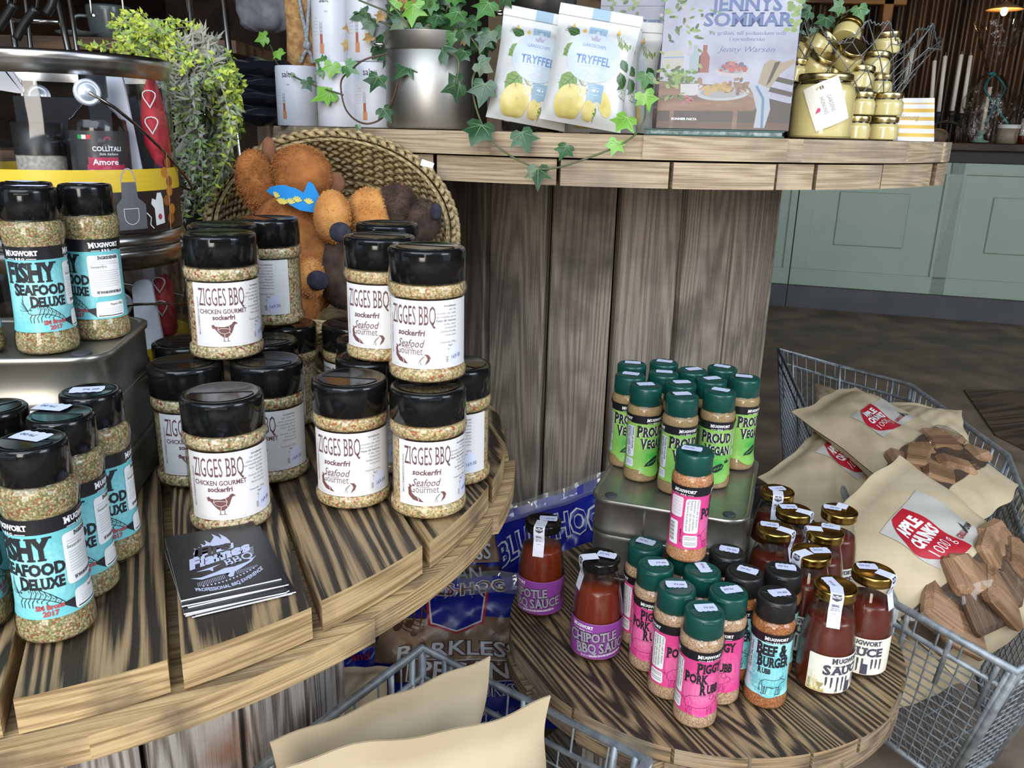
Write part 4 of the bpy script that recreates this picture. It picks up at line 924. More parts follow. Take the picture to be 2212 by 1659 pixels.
# brown pouch with a grey cord, grey cloth
p = shelf(662, .20); FELT = noisy('brown napped fleece', (.26, .13, .045), (.44, .25, .10), scale=90, rough=.95, bump=1.0, dist=.006)
t = thing('fleece_pouch', 'brown fleece pouch tied with grey cord behind the canisters', 'pouch', p, facing(p)); m = MB()
wp = 66 * pxm(p); m.grid([[(math.copysign(abs(math.cos(a)) ** .5, math.cos(a)) * wp / 2 * f * (1 + .04 * math.sin(5 * a + 9 * z)), math.copysign(abs(math.sin(a)) ** .5, math.sin(a)) * .03 * f, z) for a in np.linspace(0, 2 * PI, 32, endpoint=False)] for z, f in [(0, .6), (.004, .95)] + [(zz, 1 + .03 * math.sin(zz * 60)) for zz in np.linspace(.02, .36, 22)] + [(.375, .8), (.38, .01)]], FELT, True, closev=True); m.obj('pouch_body', t)
m = MB(); CORD = noisy('grey cord', (.16, .17, .19), (.34, .36, .38), scale=240, rough=.9, bump=.6)
for s in (-1, 1): m.tube(smooth_path([(s * .018, -.034, .34), (s * .010 + .006, -.037, .24), (.008, -.038, .155), (s * .006 + .008, -.039, .135), (s * .012 + .006, -.038, .118)], 5), .0036, CORD, 8)
m.ell((.008, -.040, .150), (.008, .007, .009), CORD); m.obj('cord', t)
p = shelf(585, .30); m = MB()
m.grid([[(.055 * f * math.cos(a) * (1 + .18 * math.sin(5 * a + z * 30)), .035 * f * math.sin(a) * (1 + .2 * math.sin(4 * a)), z) for a in np.linspace(0, 2 * PI, 40, endpoint=False)] for z, f in [(.205, .02), (.208, .5), (.215, .8), (.225, 1), (.25, 1.1), (.29, 1.05), (.36, 1), (.45, .9), (.46, .05)]], noisy('grey cloth', (.10, .10, .12), (.19, .19, .21), scale=40, rough=.9, bump=.3), True, closev=True)
m.tube([(0, 0, .455), (0, 0, 1.66)], .002, CORD)
o = m.obj('hanging_cloth', None, p); tag(o, 'bunched grey cloth hanging above the black packs', 'cloth')

# crisp bags
CRW = flat('crisp bag white film', (.56, .56, .545), .28, 0, .5); CRG = flat('crisp bag oval', (.48, .535, .59), .32); CRB = flat('crisp bag blue band', (.25, .37, .46), .32); CRBI = flat('crisp bag blue ink', (.12, .22, .42), .4)
LEAFD = flat('printed dark leaf', (.035, .09, .03), .35); LEAFM = flat('printed leaf', (.16, .26, .05), .35); POTY = noisy('printed potato', (.50, .40, .10), (.66, .56, .22), scale=40, rough=.35, bump=0); OLI = flat('printed olive line', (.25, .24, .12), .4); OCH = flat('printed ochre', (.60, .36, .06), .4)
def crisp_art(W_, H_):
    d = Decal(); hw = W_ / 2
    d.rect(-.012, H_ * .5 - .035, .015, H_ * .5 - .014, CRB, 1); d.ring(.0015, H_ * .5 - .026, .0075, .0075, .0006, CRG, 2, n=18); d.ell(.0015, H_ * .5 - .026, .003, .0045, CRG, 2, 8)
    d.ell(.002, .015, .042, .037, CRG, 2, 40)
    d.poly([(-.008, .047), (-.004, .044), (0, .050), (.004, .044), (.008, .047), (.006, .040), (-.006, .040)], SILV, 3)
    d.text('GÅRDSCHIPS', .000, .0300, .0048, CRBI, 3, 'c', W=.037, bold=.03); d.line([(-.014, .0275), (.014, .0275)], .0005, INKL, 3)
    d.text('TRYFFEL', .002, .0055, .0120, CRBI, 3, 'c', W=.055, bold=.02); d.text('KRISPIGA & DELIKATA POTATISCHIPS', .003, .0015, .0018, INKL, 3, 'c', W=.044)
    for x, y in ((-.008, -.009), (0, -.013), (.008, -.008), (.013, -.012)): d.ring(x, y, .005, .0042, .0007, INKL, 3, n=10)
    d.poly([(.002, -.022), (.026, -.022), (.026, -.050), (.0205, -.045), (.014, -.050), (.0075, -.045), (.002, -.050)], CRB, 2); d.text('40 g', .014, -.034, .0042, TEXTW, 3, 'c', bold=.03)
    for s in (-.028, -.038): d.line([(.008, s), (.020, s)], .0004, TEXTW, 3)
    d.ell(-.024, -.052, .0230, .0260, POTY, 1.5, 30); d.line([(-.028, -.026), (-.026, -.032)], .0012, OLI, 3); d.line([(-.022, -.048), (-.019, -.049)], .0006, OLI, 3)
    d.ell(.009, -.060, .010, .019, POTY, 1.5, 20); d.ell(.032, -.048, .010, .018, POTY, 1.5, 20, .4); d.ell(-.006, -.035, .0065, .0075, flat('printed pale bulb', (.62, .56, .36), .4), 1.6, 16)
    def leaf(x, y, l, a, mt, k=.34):
        c, s = math.cos(a), math.sin(a); q = [(0, 0), (.25, k * .8), (.5, k), (.8, k * .55), (1, 0), (.8, -k * .55), (.5, -k), (.25, -k * .8)]
        d.poly([(x + l * (u * c - v * s), y + l * (u * s + v * c)) for u, v in q], mt, 1.2); d.line([(x, y), (x + l * c, y + l * s)], l * .03, LEAFD if mt is LEAFM else LEAFM, 1.4)
        for u in (.25, .45, .65):
            for sg in (-1, 1): d.line([(x + l * u * c, y + l * u * s), (x + l * ((u + .15) * c - sg * k * .7 * s), y + l * ((u + .15) * s + sg * k * .7 * c))], l * .02, LEAFD if mt is LEAFM else LEAFM, 1.4)
    leaf(-.020, -.010, .036, -2.25, LEAFM, .42); leaf(-.026, .030, .026, -2.5, LEAFM, .42); leaf(-.026, .048, .022, 2.75, LEAFD, .4)
    leaf(.046, .022, .020, -.9, LEAFD); leaf(.048, .004, .024, -1.2, LEAFD); leaf(.050, -.014, .024, -1.0, LEAFD); leaf(.056, .036, .02, .6, LEAFD)
    for q in ([(-.020, -.012), (-.008, -.026), (.002, -.034)], [(-.005, -.030), (.004, -.020), (.010, -.018)], [(-.042, -.028), (-.028, -.030), (-.012, -.026)], [(-.010, -.018), (-.002, -.030), (.004, -.045)]): d.line(q, .0026 if q[0][0] == -.020 else .0007, OLI, 1.3)
    for k in range(7): d.line([(.030 + .004 * k, H_ * .5 - .020 - .003 * k), (.036 + .003 * k, H_ * .5 - .034 - .002 * (k % 3))], .0008, LEAFM, 1.3); d.ell(.037 + .003 * k, H_ * .5 - .037 - .002 * (k % 3), .0012, .004, LEAFM, 1.3, 8)
    for x, y in ((-.022, H_ * .5 - .026), (.030, H_ * .5 - .018), (-.04, H_ * .5 - .02)): d.poly([(x, y), (x + .003, y + .008), (x + .006, y), (x + .003, y - .004)], OCH, 1.3)
    for k in range(5): d.line([(-.046 - .001 * k, H_ * .5 - .018 - .0025 * k), (-.038 - .001 * k, H_ * .5 - .0185 - .0025 * k)], .0006, INKG, 1.3)
    d.line([(.012, -.054), (.018, -.066), (.017, -.080)], .0016, OLI, 1.6); leaf(.014, -.070, .016, 1.2, LEAFM, .25)
    return d
def crisp(label, px, inset, lean, rz, roll, seed, top=0):
    p = shelf(px, inset); W_, H_, th = .126, .160, .050
    t = thing('crisp_bag', label, 'crisp bag', p, 0, 'crisp bags on the tall reel'); t.rotation_euler = Euler((PI / 2 - lean, roll, 0)); M3 = RZ(facing(p) + rz) @ Euler((PI / 2 - lean, 0, 0)).to_matrix() @ Matrix.Rotation(roll, 3, 'Z')
    t.rotation_euler = M3.to_euler()
    low = min((M3 @ Vector((sx * W_ / 2, -H_ / 2, 0))).z for sx in (-1, 1)); t.location = p - Vector((0, 0, low - .0015)) + Vector((0, 0, 0))
    r = np.random.default_rng(seed); ph = r.uniform(0, 6, 6)
    def Z(x, y, s=1):
        u, v = x / W_ + .5, y / H_ + .5; u = min(max(u, 0), 1); v = min(max(v, 0), 1)
        vv = min(1, max(0, (v - .03) / .85)); e = max(1 - (2 * u - 1) ** 2, 0) ** .55 * max(1 - (2 * vv - 1) ** 4, 0) ** .5
        q = math.sin(8 * u + ph[0]) * math.sin(6 * v + ph[1]) + .8 * math.sin(14 * u + ph[2] + 9 * v) * (abs(2 * v - 1) ** 2) + .5 * math.sin(20 * (u - v) + ph[3]) * (abs(2 * u - 1) ** 2)
        return s * (e * th / 2 * (1 + .10 * q) + .0003)
    X = lambda x, y: x * (1 - .06 * (1 - abs(2 * (y / H_ + .5) - 1) ** 2))
    m = MB(); n = 26
    for s in (1, -1):
        G = [[(X((i / n - .5) * W_, (j / n - .5) * H_), (j / n - .5) * H_, Z((i / n - .5) * W_, (j / n - .5) * H_, s)) for j in range(n + 1)] for i in range(n + 1)]
        m.grid(G if s > 0 else G[::-1], CRW)
    m.obj('bag', t)
    m = MB(); d = crisp_art(W_, H_); d.t = [q for q in d.t if all(abs(pp[0]) < W_ / 2 and abs(pp[1]) < H_ / 2 for pp in q[:3])]
    d.into(m, lambda u, v, o: (X(u, v), v, Z(u, v) + o * 1.6 + .0002), .007); m.obj('print', t)
    m = MB(); G = [[((i / 20 - .5) * W_ * 1.0, H_ / 2 - .003 + .0165 * j / 10, .0007 * (1 if j % 2 else -1) + .0018) for j in range(11)] for i in range(21)]; m.grid(G, CRW)
    G = [[(-.012 + .027 * i / 4, H_ / 2 - .003 + .0165 * j / 10, .0007 * (1 if j % 2 else -1) + .0022) for j in range(11)] for i in range(5)]; m.grid(G, CRB); m.obj('top_seal', t)
    return t
crisp('crisp bag in front right, truffle lettering fully visible', 1268, .040, .20, .02, -.15, 1)
crisp('crisp bag in front left, partly behind the right one and ivy', 1150, .066, .20, .06, -.16, 2)
crisp('crisp bag standing behind the front two, its white seam highest', 1290, .125, .03, -.02, .0, 3)
crisp('crisp bag furthest right beside the cook book, dark printed leaves', 1332, .170, .06, -.05, -.05, 4)
crisp('crisp bag standing behind the left front bag, mostly hidden', 1180, .150, .05, -.1, -.12, 5)
# wicker edge behind
p = shelf(1268, .33); m = MB(); WICK = noisy('pale wicker', (.26, .19, .10), (.48, .38, .23), scale=60, rough=.8, bump=.4)
for k in range(9):
    pts = [(.11 * math.cos(a) * (1 + .02 * k / 9), .11 * math.sin(a), .19 + .012 * k - .10 + .004 * math.sin(9 * a + PI * (k % 2))) for a in np.linspace(0, 2 * PI, 60, endpoint=False)]; m.tube(pts, .0068, WICK, 6, closed=True)
for k in range(9):
    a = 2 * PI * k / 9; m.tube([(.11 * math.cos(a), .11 * math.sin(a), .0), (.112 * math.cos(a), .112 * math.sin(a), .205)], .005, WICK, 6)
m.lathe([(.0001, .004), (.11, .004), (.11, .095)], WICK, 40); o = m.obj('wicker_basket', None, p); tag(o, 'pale wicker basket at the back behind the crisp bags', 'basket')

# cook books
def book_art(W_, H_):
    d = Decal(); F = lambda n_, c_=(0, 0, 0), r_=.4: flat(n_, tuple(x * .45 for x in c_), r_); BGC = noisy('cover plaster print', (.21, .21, .28), (.37, .38, .46), scale=14, rough=.35, bump=0, lo=.3, hi=.7); TBL = noisy('cover table print', (.085, .036, .022), (.22, .115, .07), scale=30, rough=.35, bump=0, stretch=(.3, 1, 2))
    DK = F('cover dark print', (.045, .028, .025), .35); x0, x1, y0, y1 = -W_ / 2, W_ / 2, 0, H_
    d.rect(x0, y0, x1, y1, BGC, 0)
    d.rect(x0, 0, x1, .052, DK, 1); d.rect(x0, 0, x1, .014, F('cover floor print', (.15, .065, .04), .35), 1.5)
    d.poly([(x0, .034), (x1 - .055, .036), (x1 - .050, .044), (x1 - .058, .080), (x0, .092)], TBL, 2); d.rect(x0 + .02, 0, x0 + .026, .034, TBL, 1.6); d.rect(x1 - .085, 0, x1 - .078, .036, TBL, 1.6)
    gr = [F('cover green %d' % k, c, .35) for k, c in enumerate(((.12, .28, .04), (.28, .48, .07), (.05, .14, .03), (.40, .58, .16)))]; r = random.Random(3)
    for k in range(46): d.ell(x0 + .028 + r.gauss(0, .022), H_ - .075 + r.gauss(0, .034), .004 + .004 * r.random(), .0025, gr[r.randrange(4)], 2 + .02 * k, 7, r.random() * 3)
    for k in range(10): d.ell(x0 + .03 + r.gauss(0, .02), H_ - .07 + r.gauss(0, .03), .003, .003, F('cover flower', (.85, .80, .55) if k % 2 else (.80, .66, .64), .4), 3.2, 7)
    d.poly([(x0 + .002, .115), (x0 + .003, .142), (x0 + .012, .150), (x0 + .033, .150), (x0 + .036, .128), (x0 + .030, .112)], F('cover jug', (.74, .70, .60), .35), 3); d.line([(x0 + .003, .136), (x0 + .035, .137)], .002, CRBI, 3.2)
    for x, c in ((.052, (.42, .56, .62)), (.066, (.36, .02, .02))): d.poly([(x0 + x - .008, .108), (x0 + x - .008, .138), (x0 + x - .003, .148), (x0 + x - .0035, .160), (x0 + x + .0035, .160), (x0 + x + .003, .148), (x0 + x + .008, .138), (x0 + x + .008, .108)], F('cover bottle %d' % (x * 1000), c, .3), 3.1)
    for k in range(60): d.ell(x0 + .028 + r.gauss(0, .017), .100 + r.gauss(0, .0085), .0055, .003, gr[r.randrange(4)], 3.5 + .01 * k, 7, r.random() * 3)
    d.ell(x0 + .110, .1105, .0255, .0105, F('cover bowl', (.74, .70, .72), .35), 3.2, 26); d.ell(x0 + .110, .116, .023, .009, F('cover bowl shade', (.5, .45, .5), .35), 3.3, 26)
    for k in range(44): d.ell(x0 + .110 + r.gauss(0, .0095), .119 + r.gauss(0, .0045), .0030, .0028, F('cover berry %d' % (k % 3), ((.50, .03, .04), (.62, .06, .08), (.07, .06, .20))[k % 3], .3), 3.6 + .01 * k, 9)
    d.ell(x0 + .098, .0700, .040, .0150, F('cover plate', (.66, .68, .72), .35), 3.3, 30, .05); d.ell(x0 + .098, .0715, .034, .0115, F('cover plate middle', (.50, .50, .52), .35), 3.4, 30, .05)
    for k in range(34): d.ell(x0 + .090 + r.gauss(0, .012), .0765 + r.gauss(0, .0045), .0042, .0040, F('cover potato %d' % (k % 2), ((.68, .42, .10), (.55, .30, .06))[k % 2], .3), 3.7 + .01 * k, 9)
    for k in range(26): d.ell(x0 + .122 + r.gauss(0, .009), .0830 + r.gauss(0, .0070), .0048, .0028, F('cover meat %d' % (k % 2), ((.16, .06, .03), (.30, .13, .06))[k % 2], .3), 3.8 + .01 * k, 8, r.random() * 3)
    for k in range(3): d.line([(x0 + .124 + .006 * k, .076 - .004 * k), (x0 + .140 + .006 * k, .068 - .004 * k)], .0022, F('cover stick', (.80, .68, .45), .4), 4.4)
    d.poly([(x0 + .034, .066), (x0 + .033, .086), (x0 + .062, .087), (x0 + .061, .068), (x0 + .055, .064), (x0 + .040, .064)], F('cover cup', (.74, .74, .78), .3), 4.2); d.poly([(x0 + .060, .085), (x0 + .068, .083), (x0 + .061, .076)], F('cover cup', (0, 0, 0)), 4.2)
    d.poly([(x0 + .058, .080), (x0 + .066, .080), (x0 + .0655, .096), (x0 + .0620, .100), (x0 + .0585, .096)], F('cover mill', (.36, .14, .04), .3), 4.0)
    for k in range(14): d.ell(x0 + .028 + r.gauss(0, .014), .060 + r.gauss(0, .004), .0045, .0016, gr[k % 4], 4.3, 7, r.random())
    for k in range(6): d.ell(x0 + .018 + r.uniform(0, .035), .056 + r.gauss(0, .003), .0034, .0026, F('cover radish', (.62, .08, .16), .3), 4.4, 9)
    d.poly([(x1 - .066, .086), (x1 - .048, .088), (x1 - .034, .066), (x1 - .030, .040), (x1 - .036, .004), (x1 - .052, .004), (x1 - .050, .038), (x1 - .058, .070)], F('cover towel', (.68, .74, .84), .4), 4.6)
    d.line([(x1 - .054, .084), (x1 - .042, .060), (x1 - .040, .004)], .004, F('cover towel stripe', (.20, .36, .62), .4), 4.7)
    d.poly([(x1 - .052, .088), (x1 - .046, .125), (x1 - .036, .134), (x1 - .018, .128), (x1 - .004, .135), (x1, .128), (x1 - .020, .108), (x1 - .034, .080)], F('cover straw hat', (.60, .48, .33), .4), 4.5); d.poly([(x1 - .030, .128), (x1 - .022, .131), (x1 - .034, .092), (x1 - .040, .084)], DK, 4.55)
    for y in (.100, .078, .056): d.line([(x1 - .034, y), (x1, y - .010)], .009, DK, 4.2)
    for k in range(26): d.ell(x1 - r.uniform(0, .018), H_ - .03 - r.random() * .06, .005, .004, gr[(1, 3)[k % 2]], 2.2 + .01 * k, 8)
    T = F('cover title blue', (.11, .21, .52), .35)
    d.text('JENNYS', .021, H_ - .054, .0250, T, 5, 'c', W=.104, slab=.07, bold=.03); d.text('SOMMAR', .026, H_ - .082, .0235, T, 5, 'c', W=.132, slab=.07, bold=.03)
    d.text('På grillen, till picknicken och', .026, H_ - .098, .0062, T, 5, 'c', W=.112, slab=.06, bold=.03); d.text('i syrenbersån', .026, H_ - .109, .0062, T, 5, 'c', W=.052, slab=.06, bold=.03); d.text('Jenny Warsén', .026, H_ - .130, .0100, T, 5, 'c', W=.082, shear=.35, bold=-.005)
    d.text('BONNIER FAKTA', x0 + .023, .0165, .0042, TEXTW, 5, W=.039, bold=.03)
    d.t = [tuple((p[0], p[1] * .77) for p in q[:3]) + q[3:] for q in d.t]; d.rect(x0, y1 * .77 - .001, x1, y1, BGC, 0)
    for k in range(30): d.ell(x0 + .030 + r.gauss(0, .02), y1 * .80 + r.gauss(0, .02), .005, .003, gr[r.randrange(4)], 2.1 + .01 * k, 7, r.random() * 3)
    return d
PAGE = flat('book page edges', (.70, .66, .58), .8)
def book(label, pos, rz, lean, W_, H_, T_, name='book'):
    t = thing(name, label, 'book', pos); M3 = RZ(rz) @ Matrix.Rotation(-lean, 3, 'X'); t.rotation_euler = M3.to_euler()
    cv = flat('book cover board', (.05, .07, .13), .4); m = MB()
    m.box((0, .0013, H_ / 2), (W_, .0026, H_), cv, bev=.0006); m.box((0, T_ - .0013, H_ / 2), (W_, .0026, H_), cv, bev=.0006); m.box((-W_ / 2 + .0013, T_ / 2, H_ / 2), (.0026, T_, H_), cv, bev=.0006)
    book_art(W_ - .001, H_ - .001).into(m, plane_map((0, 0, .0005), (1, 0, 0), (0, 0, 1)), .08, .00003); m.obj('cover', t)
    m = MB(); m.box((.001, T_ / 2, H_ / 2), (W_ - .006, T_ - .0056, H_ - .007), PAGE); m.obj('pages', t)
    return t
p = shelf(1556, .050); Wb = 300 * pxm(p); p.z = SZ + .0105
m = MB(); mb = shelf(1556, .055)
fb = thing('book', 'dark green book lying flat under the front cook book', 'book', (mb.x + .005, mb.y + .075, SZ), facing(mb))
m.box((0, 0, .0013), (.215, .16, .0022), flat('dark green board', (.03, .10, .09), .4), bev=.0005); m.box((0, 0, .0090), (.215, .16, .0022), flat('dark green board', (0, 0, 0)), bev=.0005); m.obj('cover', fb)
m = MB(); m.box((0, -.001, .0051), (.209, .155, .0054), noisy('mottled page edge', (.10, .14, .13), (.36, .42, .38), scale=120, bump=0)); m.obj('pages', fb)
book('cook book facing forward on the shelf, garden table on its cover', p, facing(p) + .01, .06, Wb * .93, Wb * 1.28, .018)
p = shelf(1408, .20); p.z = SZ; book('second copy of the cook book standing behind the first', p, facing(p), .04, .200, .268, .018)

# honey jars
def honeyjar(label, pos, r, h, rot=None, tagged=False, lm=None):
    t = thing('honey_jar', label, 'honey jar', pos, 0, None if tagged else 'small honey jars')
    lr = r * (.86 if tagged else .93); hl = h * (.105 if tagged else .24)
    pr = smooth_prof([(.0001, .0006), (r * .86, .0006), (r * .97, h * .03), (r, h * .12), (r, h * (.66 if tagged else .52)), (r * .94, h * (.78 if tagged else .62)), (lr * .93, h * (.86 if tagged else .70)), (lr * .92, h * .93)], 3)
    m = MB(); m.lathe([(max(a - .0015, .0001), z + (.0012 if z < .003 else 0)) for a, z in pr if z < h * (.86 if tagged else .74)] + [(.0001, h * (.86 if tagged else .74))], HONEY, 32); m.obj('honey', t)
    m = MB(); m.lathe(pr, GLASSJ, 32); m.obj('glass_jar', t)
    m = MB(); m.lathe([(lr * .95, h - hl), (lr, h - hl * .93), (lr * .985, h - hl * .8), (lr * 1.005, h - hl * .68), (lr, h - hl * .12), (lr * .96, h), (lr * .86, h - hl * .05), (.0001, h - hl * .07)], lm or GOLDP, 36); m.obj('lid', t)
    if rot is not None: t.rotation_euler = rot
    return t
p = shelf(1768, .060); rb = 65 * pxm(p); hb = 131 * pxm(p)
bigj = honeyjar('large honey jar with a pale gold lid and handwritten tag, right of the cook book', p, rb, hb, tagged=True); bigj.rotation_euler = (0, 0, facing(p))
m = MB(); d = Decal(); TAGC = flat('cream checked tag', (.78, .74, .62), .6); d.rect(-.027, -.034, .027, .034, TAGC, 0)
for k in range(5): d.line([(-.027 + .0108 * (k + .5), -.034), (-.027 + .0108 * (k + .5), .034)], .0010, flat('tag check', (.84, .82, .74), .6), 1)
d.ell(0, .026, .0032, .0032, flat('tag hole brown', (.20, .12, .05), .7), 1, 12)
for s, x in (('GÅRDENS', .003), ('HONUNG', -.0075)): d.text(s, x, .012, .0055, INKG, 2, W=.026, rot=-90)
d.poly([(-.017, -.004), (-.0135, -.001), (-.0105, -.0035), (-.0125, -.0075), (-.0200, -.0085)], flat('red heart ink', (.62, .05, .12), .5), 2)
cta, sta = math.cos(.42), math.sin(.42)
d.into(m, lambda u, v, o: (lambda a: ((rb + .002 + o) * math.sin(a), -(rb + .002 + o) * math.cos(a), hb * .535 + u * sta + v * cta))((u * cta - v * sta + .006) / rb), .006); m.obj('tag', bigj)
m = MB(); m.tube([(-.003, -rb * .89, hb * .88), (-.008, -rb * .99, hb * .80), (-.012, -rb - .004, hb * .745)], .0008, flat('tag string', (.55, .42, .25), .8)); m.obj('string', bigj)
js = 31 * pxm(shelf(1845, .07)); jh = 49 * pxm(shelf(1845, .07))
def at_shelf(px, inset, z): p = shelf(px, inset); p.z = z; return p
sm = [(1845, .055, 0, 'small honey jar on the shelf right beside the large one'), (1903, .050, 0, 'small honey jar at the bottom, next to the striped napkin'), (1905, .051, 1, 'small honey jar stacked next to the striped napkin'), (1849, .075, 1, 'small honey jar stacked behind the lone front one'), (1873, .105, 0, 'small honey jar in the second row, between the two stacks')]
for px_, ins, lv, l in sm: honeyjar(l, at_shelf(px_, ins, SZ + lv * (jh + .0005)), js * (1.08 if px_ > 1890 else .98), jh)
bk = shelf(1806, .165); BKX = Vector((bk.x, bk.y, SZ))
honeyjar('small honey jar at the bottom of the second row, under the stacked one', at_shelf(1849, .108, SZ), js, jh)
inj = [(1775, 96, .150, (.3, .7, .2), 'honey jar tipped sideways high in the wire basket'), (1768, 140, .120, (.5, .35, 0), 'honey jar leaning forward low left in the wire basket'), (1834, 120, .115, (.75, -.2, .3), 'honey jar lying with its lid up in the middle of the wire basket'), (1893, 140, .125, (-.15, .05, 0), 'honey jar upright at the right in the wire basket'), (1915, 92, .150, (.1, -.1, 0), 'honey jar topmost at the right in the wire basket'),
       (1858, 170, .105, (-.12, .08, 0), 'honey jar upright just above the shelf stacks'), (1898, 186, .130, (0, 0, 0), 'honey jar at the lower right inside the wire basket'), (1722, 152, .150, (.1, .1, 0), 'honey jar at the left in the wire basket, beside the book'), (1740, 105, .190, (.2, .3, 0), 'honey jar at the upper left in the basket, under the ivy'), (1830, 72, .165, (-.6, .5, 0), 'honey jar with its dark lid turned up at the top of the basket'), (1800, 175, .155, (0, .1, 0), 'honey jar low in the basket, behind the large one'), (1730, 205, .160, (0, 0, 0), 'honey jar at the bottom left of the basket')]
for px_, py_, ins, rot, l in inj:
    q = shelf(px_, ins); c = aty(px_, py_, q.y); M3 = Euler(rot).to_matrix(); o = c - M3 @ Vector((0, 0, jh / 2)); honeyjar(l, o, js, jh, rot, lm=GOLD if py_ < 80 else None)
t = thing('wire_basket', 'wobbly wire netting basket piled with small honey jars', 'basket', BKX); WIRE = flat('grey netting wire', (.20, .215, .22), .45, .8); m = MB()
rows, cols = 8, 22
def wb(i, j):
    a = 2 * PI * (j + .5 * (i % 2)) / cols; f = i / rows; r_ = .072 + .050 * f ** 1.2 + .010 * math.sin(3 * a + 1) * f + .028 * max(0, math.cos(a - .1)) ** 3 * f ** 2
    return Vector((r_ * math.cos(a), r_ * .92 * math.sin(a), .012 + .155 * f + (.022 * math.sin(7 * a) * f ** 3 if i == rows else 0)))
for i in range(rows):
    for j in range(cols):
        p0 = wb(i, j)
        for q in ((j - (i + 1) % 2) % cols, (j + i % 2) % cols): m.tube([p0, wb(i + 1, q)], .0009, WIRE, 4, caps=False)
for i in range(1, rows):
    for j in range(cols): m.ell(wb(i, j), (.0019,) * 3, WIRE, seg=6, rings=4)
m.obj('netting', t); m = MB()
pts = []
for k in range(cols * 2 * 5):
    f = k / 5; i0 = int(f); fr = f - i0
    A = wb(rows, (i0 // 2) % cols) if i0 % 2 == 0 else (wb(rows, (i0 // 2) % cols) + wb(rows, (i0 // 2 + 1) % cols)) / 2 + Vector((0, 0, -.006)); B = (wb(rows, (i0 // 2) % cols) + wb(rows, (i0 // 2 + 1) % cols)) / 2 + Vector((0, 0, -.006)) if i0 % 2 == 0 else wb(rows, ((i0 + 1) // 2) % cols)
    pts.append(A.lerp(B, fr) + Vector((0, 0, .0022 * (1 if k % 2 else -1))))
m.tube(pts, .0012, WIRE, 5, closed=True); m.obj('twisted_rim', t)
m = MB(); m.tube([wb(0, j) for j in range(cols)], .0013, WIRE, 5, closed=True)
for k in range(6): m.tube([wb(0, k * cols // 6), wb(0, (k * cols // 6 + cols // 2) % cols)], .0010, WIRE, 4)
for j in range(0, cols, 3): m.tube([wb(0, j), wb(0, j) * .97 - Vector((0, 0, .0105))], .0010, WIRE, 4)
m.obj('base_ring', t)
# striped napkin
p = shelf(1966, .045); wn = 68 * pxm(p); hn = 88 * pxm(p); m = MB(); d = Decal(); NW = flat('napkin white', (.76, .78, .86), .7); NY = flat('napkin yellow', (.68, .44, .09), .7); d.rect(-wn / 2, 0, wn / 2, hn, NW, 0)
for k in range(5): d.rect(-wn / 2, hn * (.10 + .19 * k), wn / 2, hn * (.10 + .19 * k + (.085 if k < 4 else .03)), NY, 1)
d.text('Honung', -wn / 2 + .004, hn * .50, .0085, INKG, 2, W=.028, shear=.2)
X = lambda u, v: u + .010 * (1 - v / hn) * (u / wn + .5)
def nap(o_): return lambda u, v, o: (X(u, v), -.010 + .012 * (v / hn) + .004 * math.sin(u * 90 + v * 40) - o + o_, v + .0004)
d.into(m, nap(0), .006, .0001); d2 = Decal().rect(-wn / 2, 0, wn / 2, hn, NW, 0); d2.into(m, lambda u, v, o: (X(u, v), -.009 + .012 * (v / hn) + .004 * math.sin(u * 90 + v * 40), v + .0004), .008)
o = m.obj('paper_napkin', None, p); o.rotation_euler = (0, 0, facing(p)); tag(o, 'yellow and white striped napkin leaning by the honey jars', 'napkin')

# ---------------------------------------------------------------- ivy
IVY = [noisy('ivy leaf dark', (.018, .060, .022), (.040, .105, .035), scale=40, rough=.34, bump=.1), noisy('ivy leaf mid', (.045, .14, .035), (.075, .20, .05), scale=40, rough=.34, bump=.1), noisy('ivy leaf bright', (.13, .32, .03), (.20, .43, .06), scale=40, rough=.36, bump=.1), noisy('ivy leaf dried', (.30, .17, .05), (.46, .29, .10), scale=60, rough=.6, bump=.3)]
VEIN = [flat('ivy vein dark', (.11, .19, .09), .5), flat('ivy vein mid', (.16, .28, .10), .5), flat('ivy vein bright', (.30, .50, .14), .5), flat('ivy vein dried', (.4, .26, .1), .6)]
LOB = [(0, .03), (-.16, -.16), (-.40, -.13), (-.52, .08), (-.40, .20), (-.62, .44), (-.30, .50), (-.20, .60), (0, 1.0), (.20, .60), (.30, .50), (.62, .44), (.40, .20), (.52, .08), (.40, -.13), (.16, -.16)]
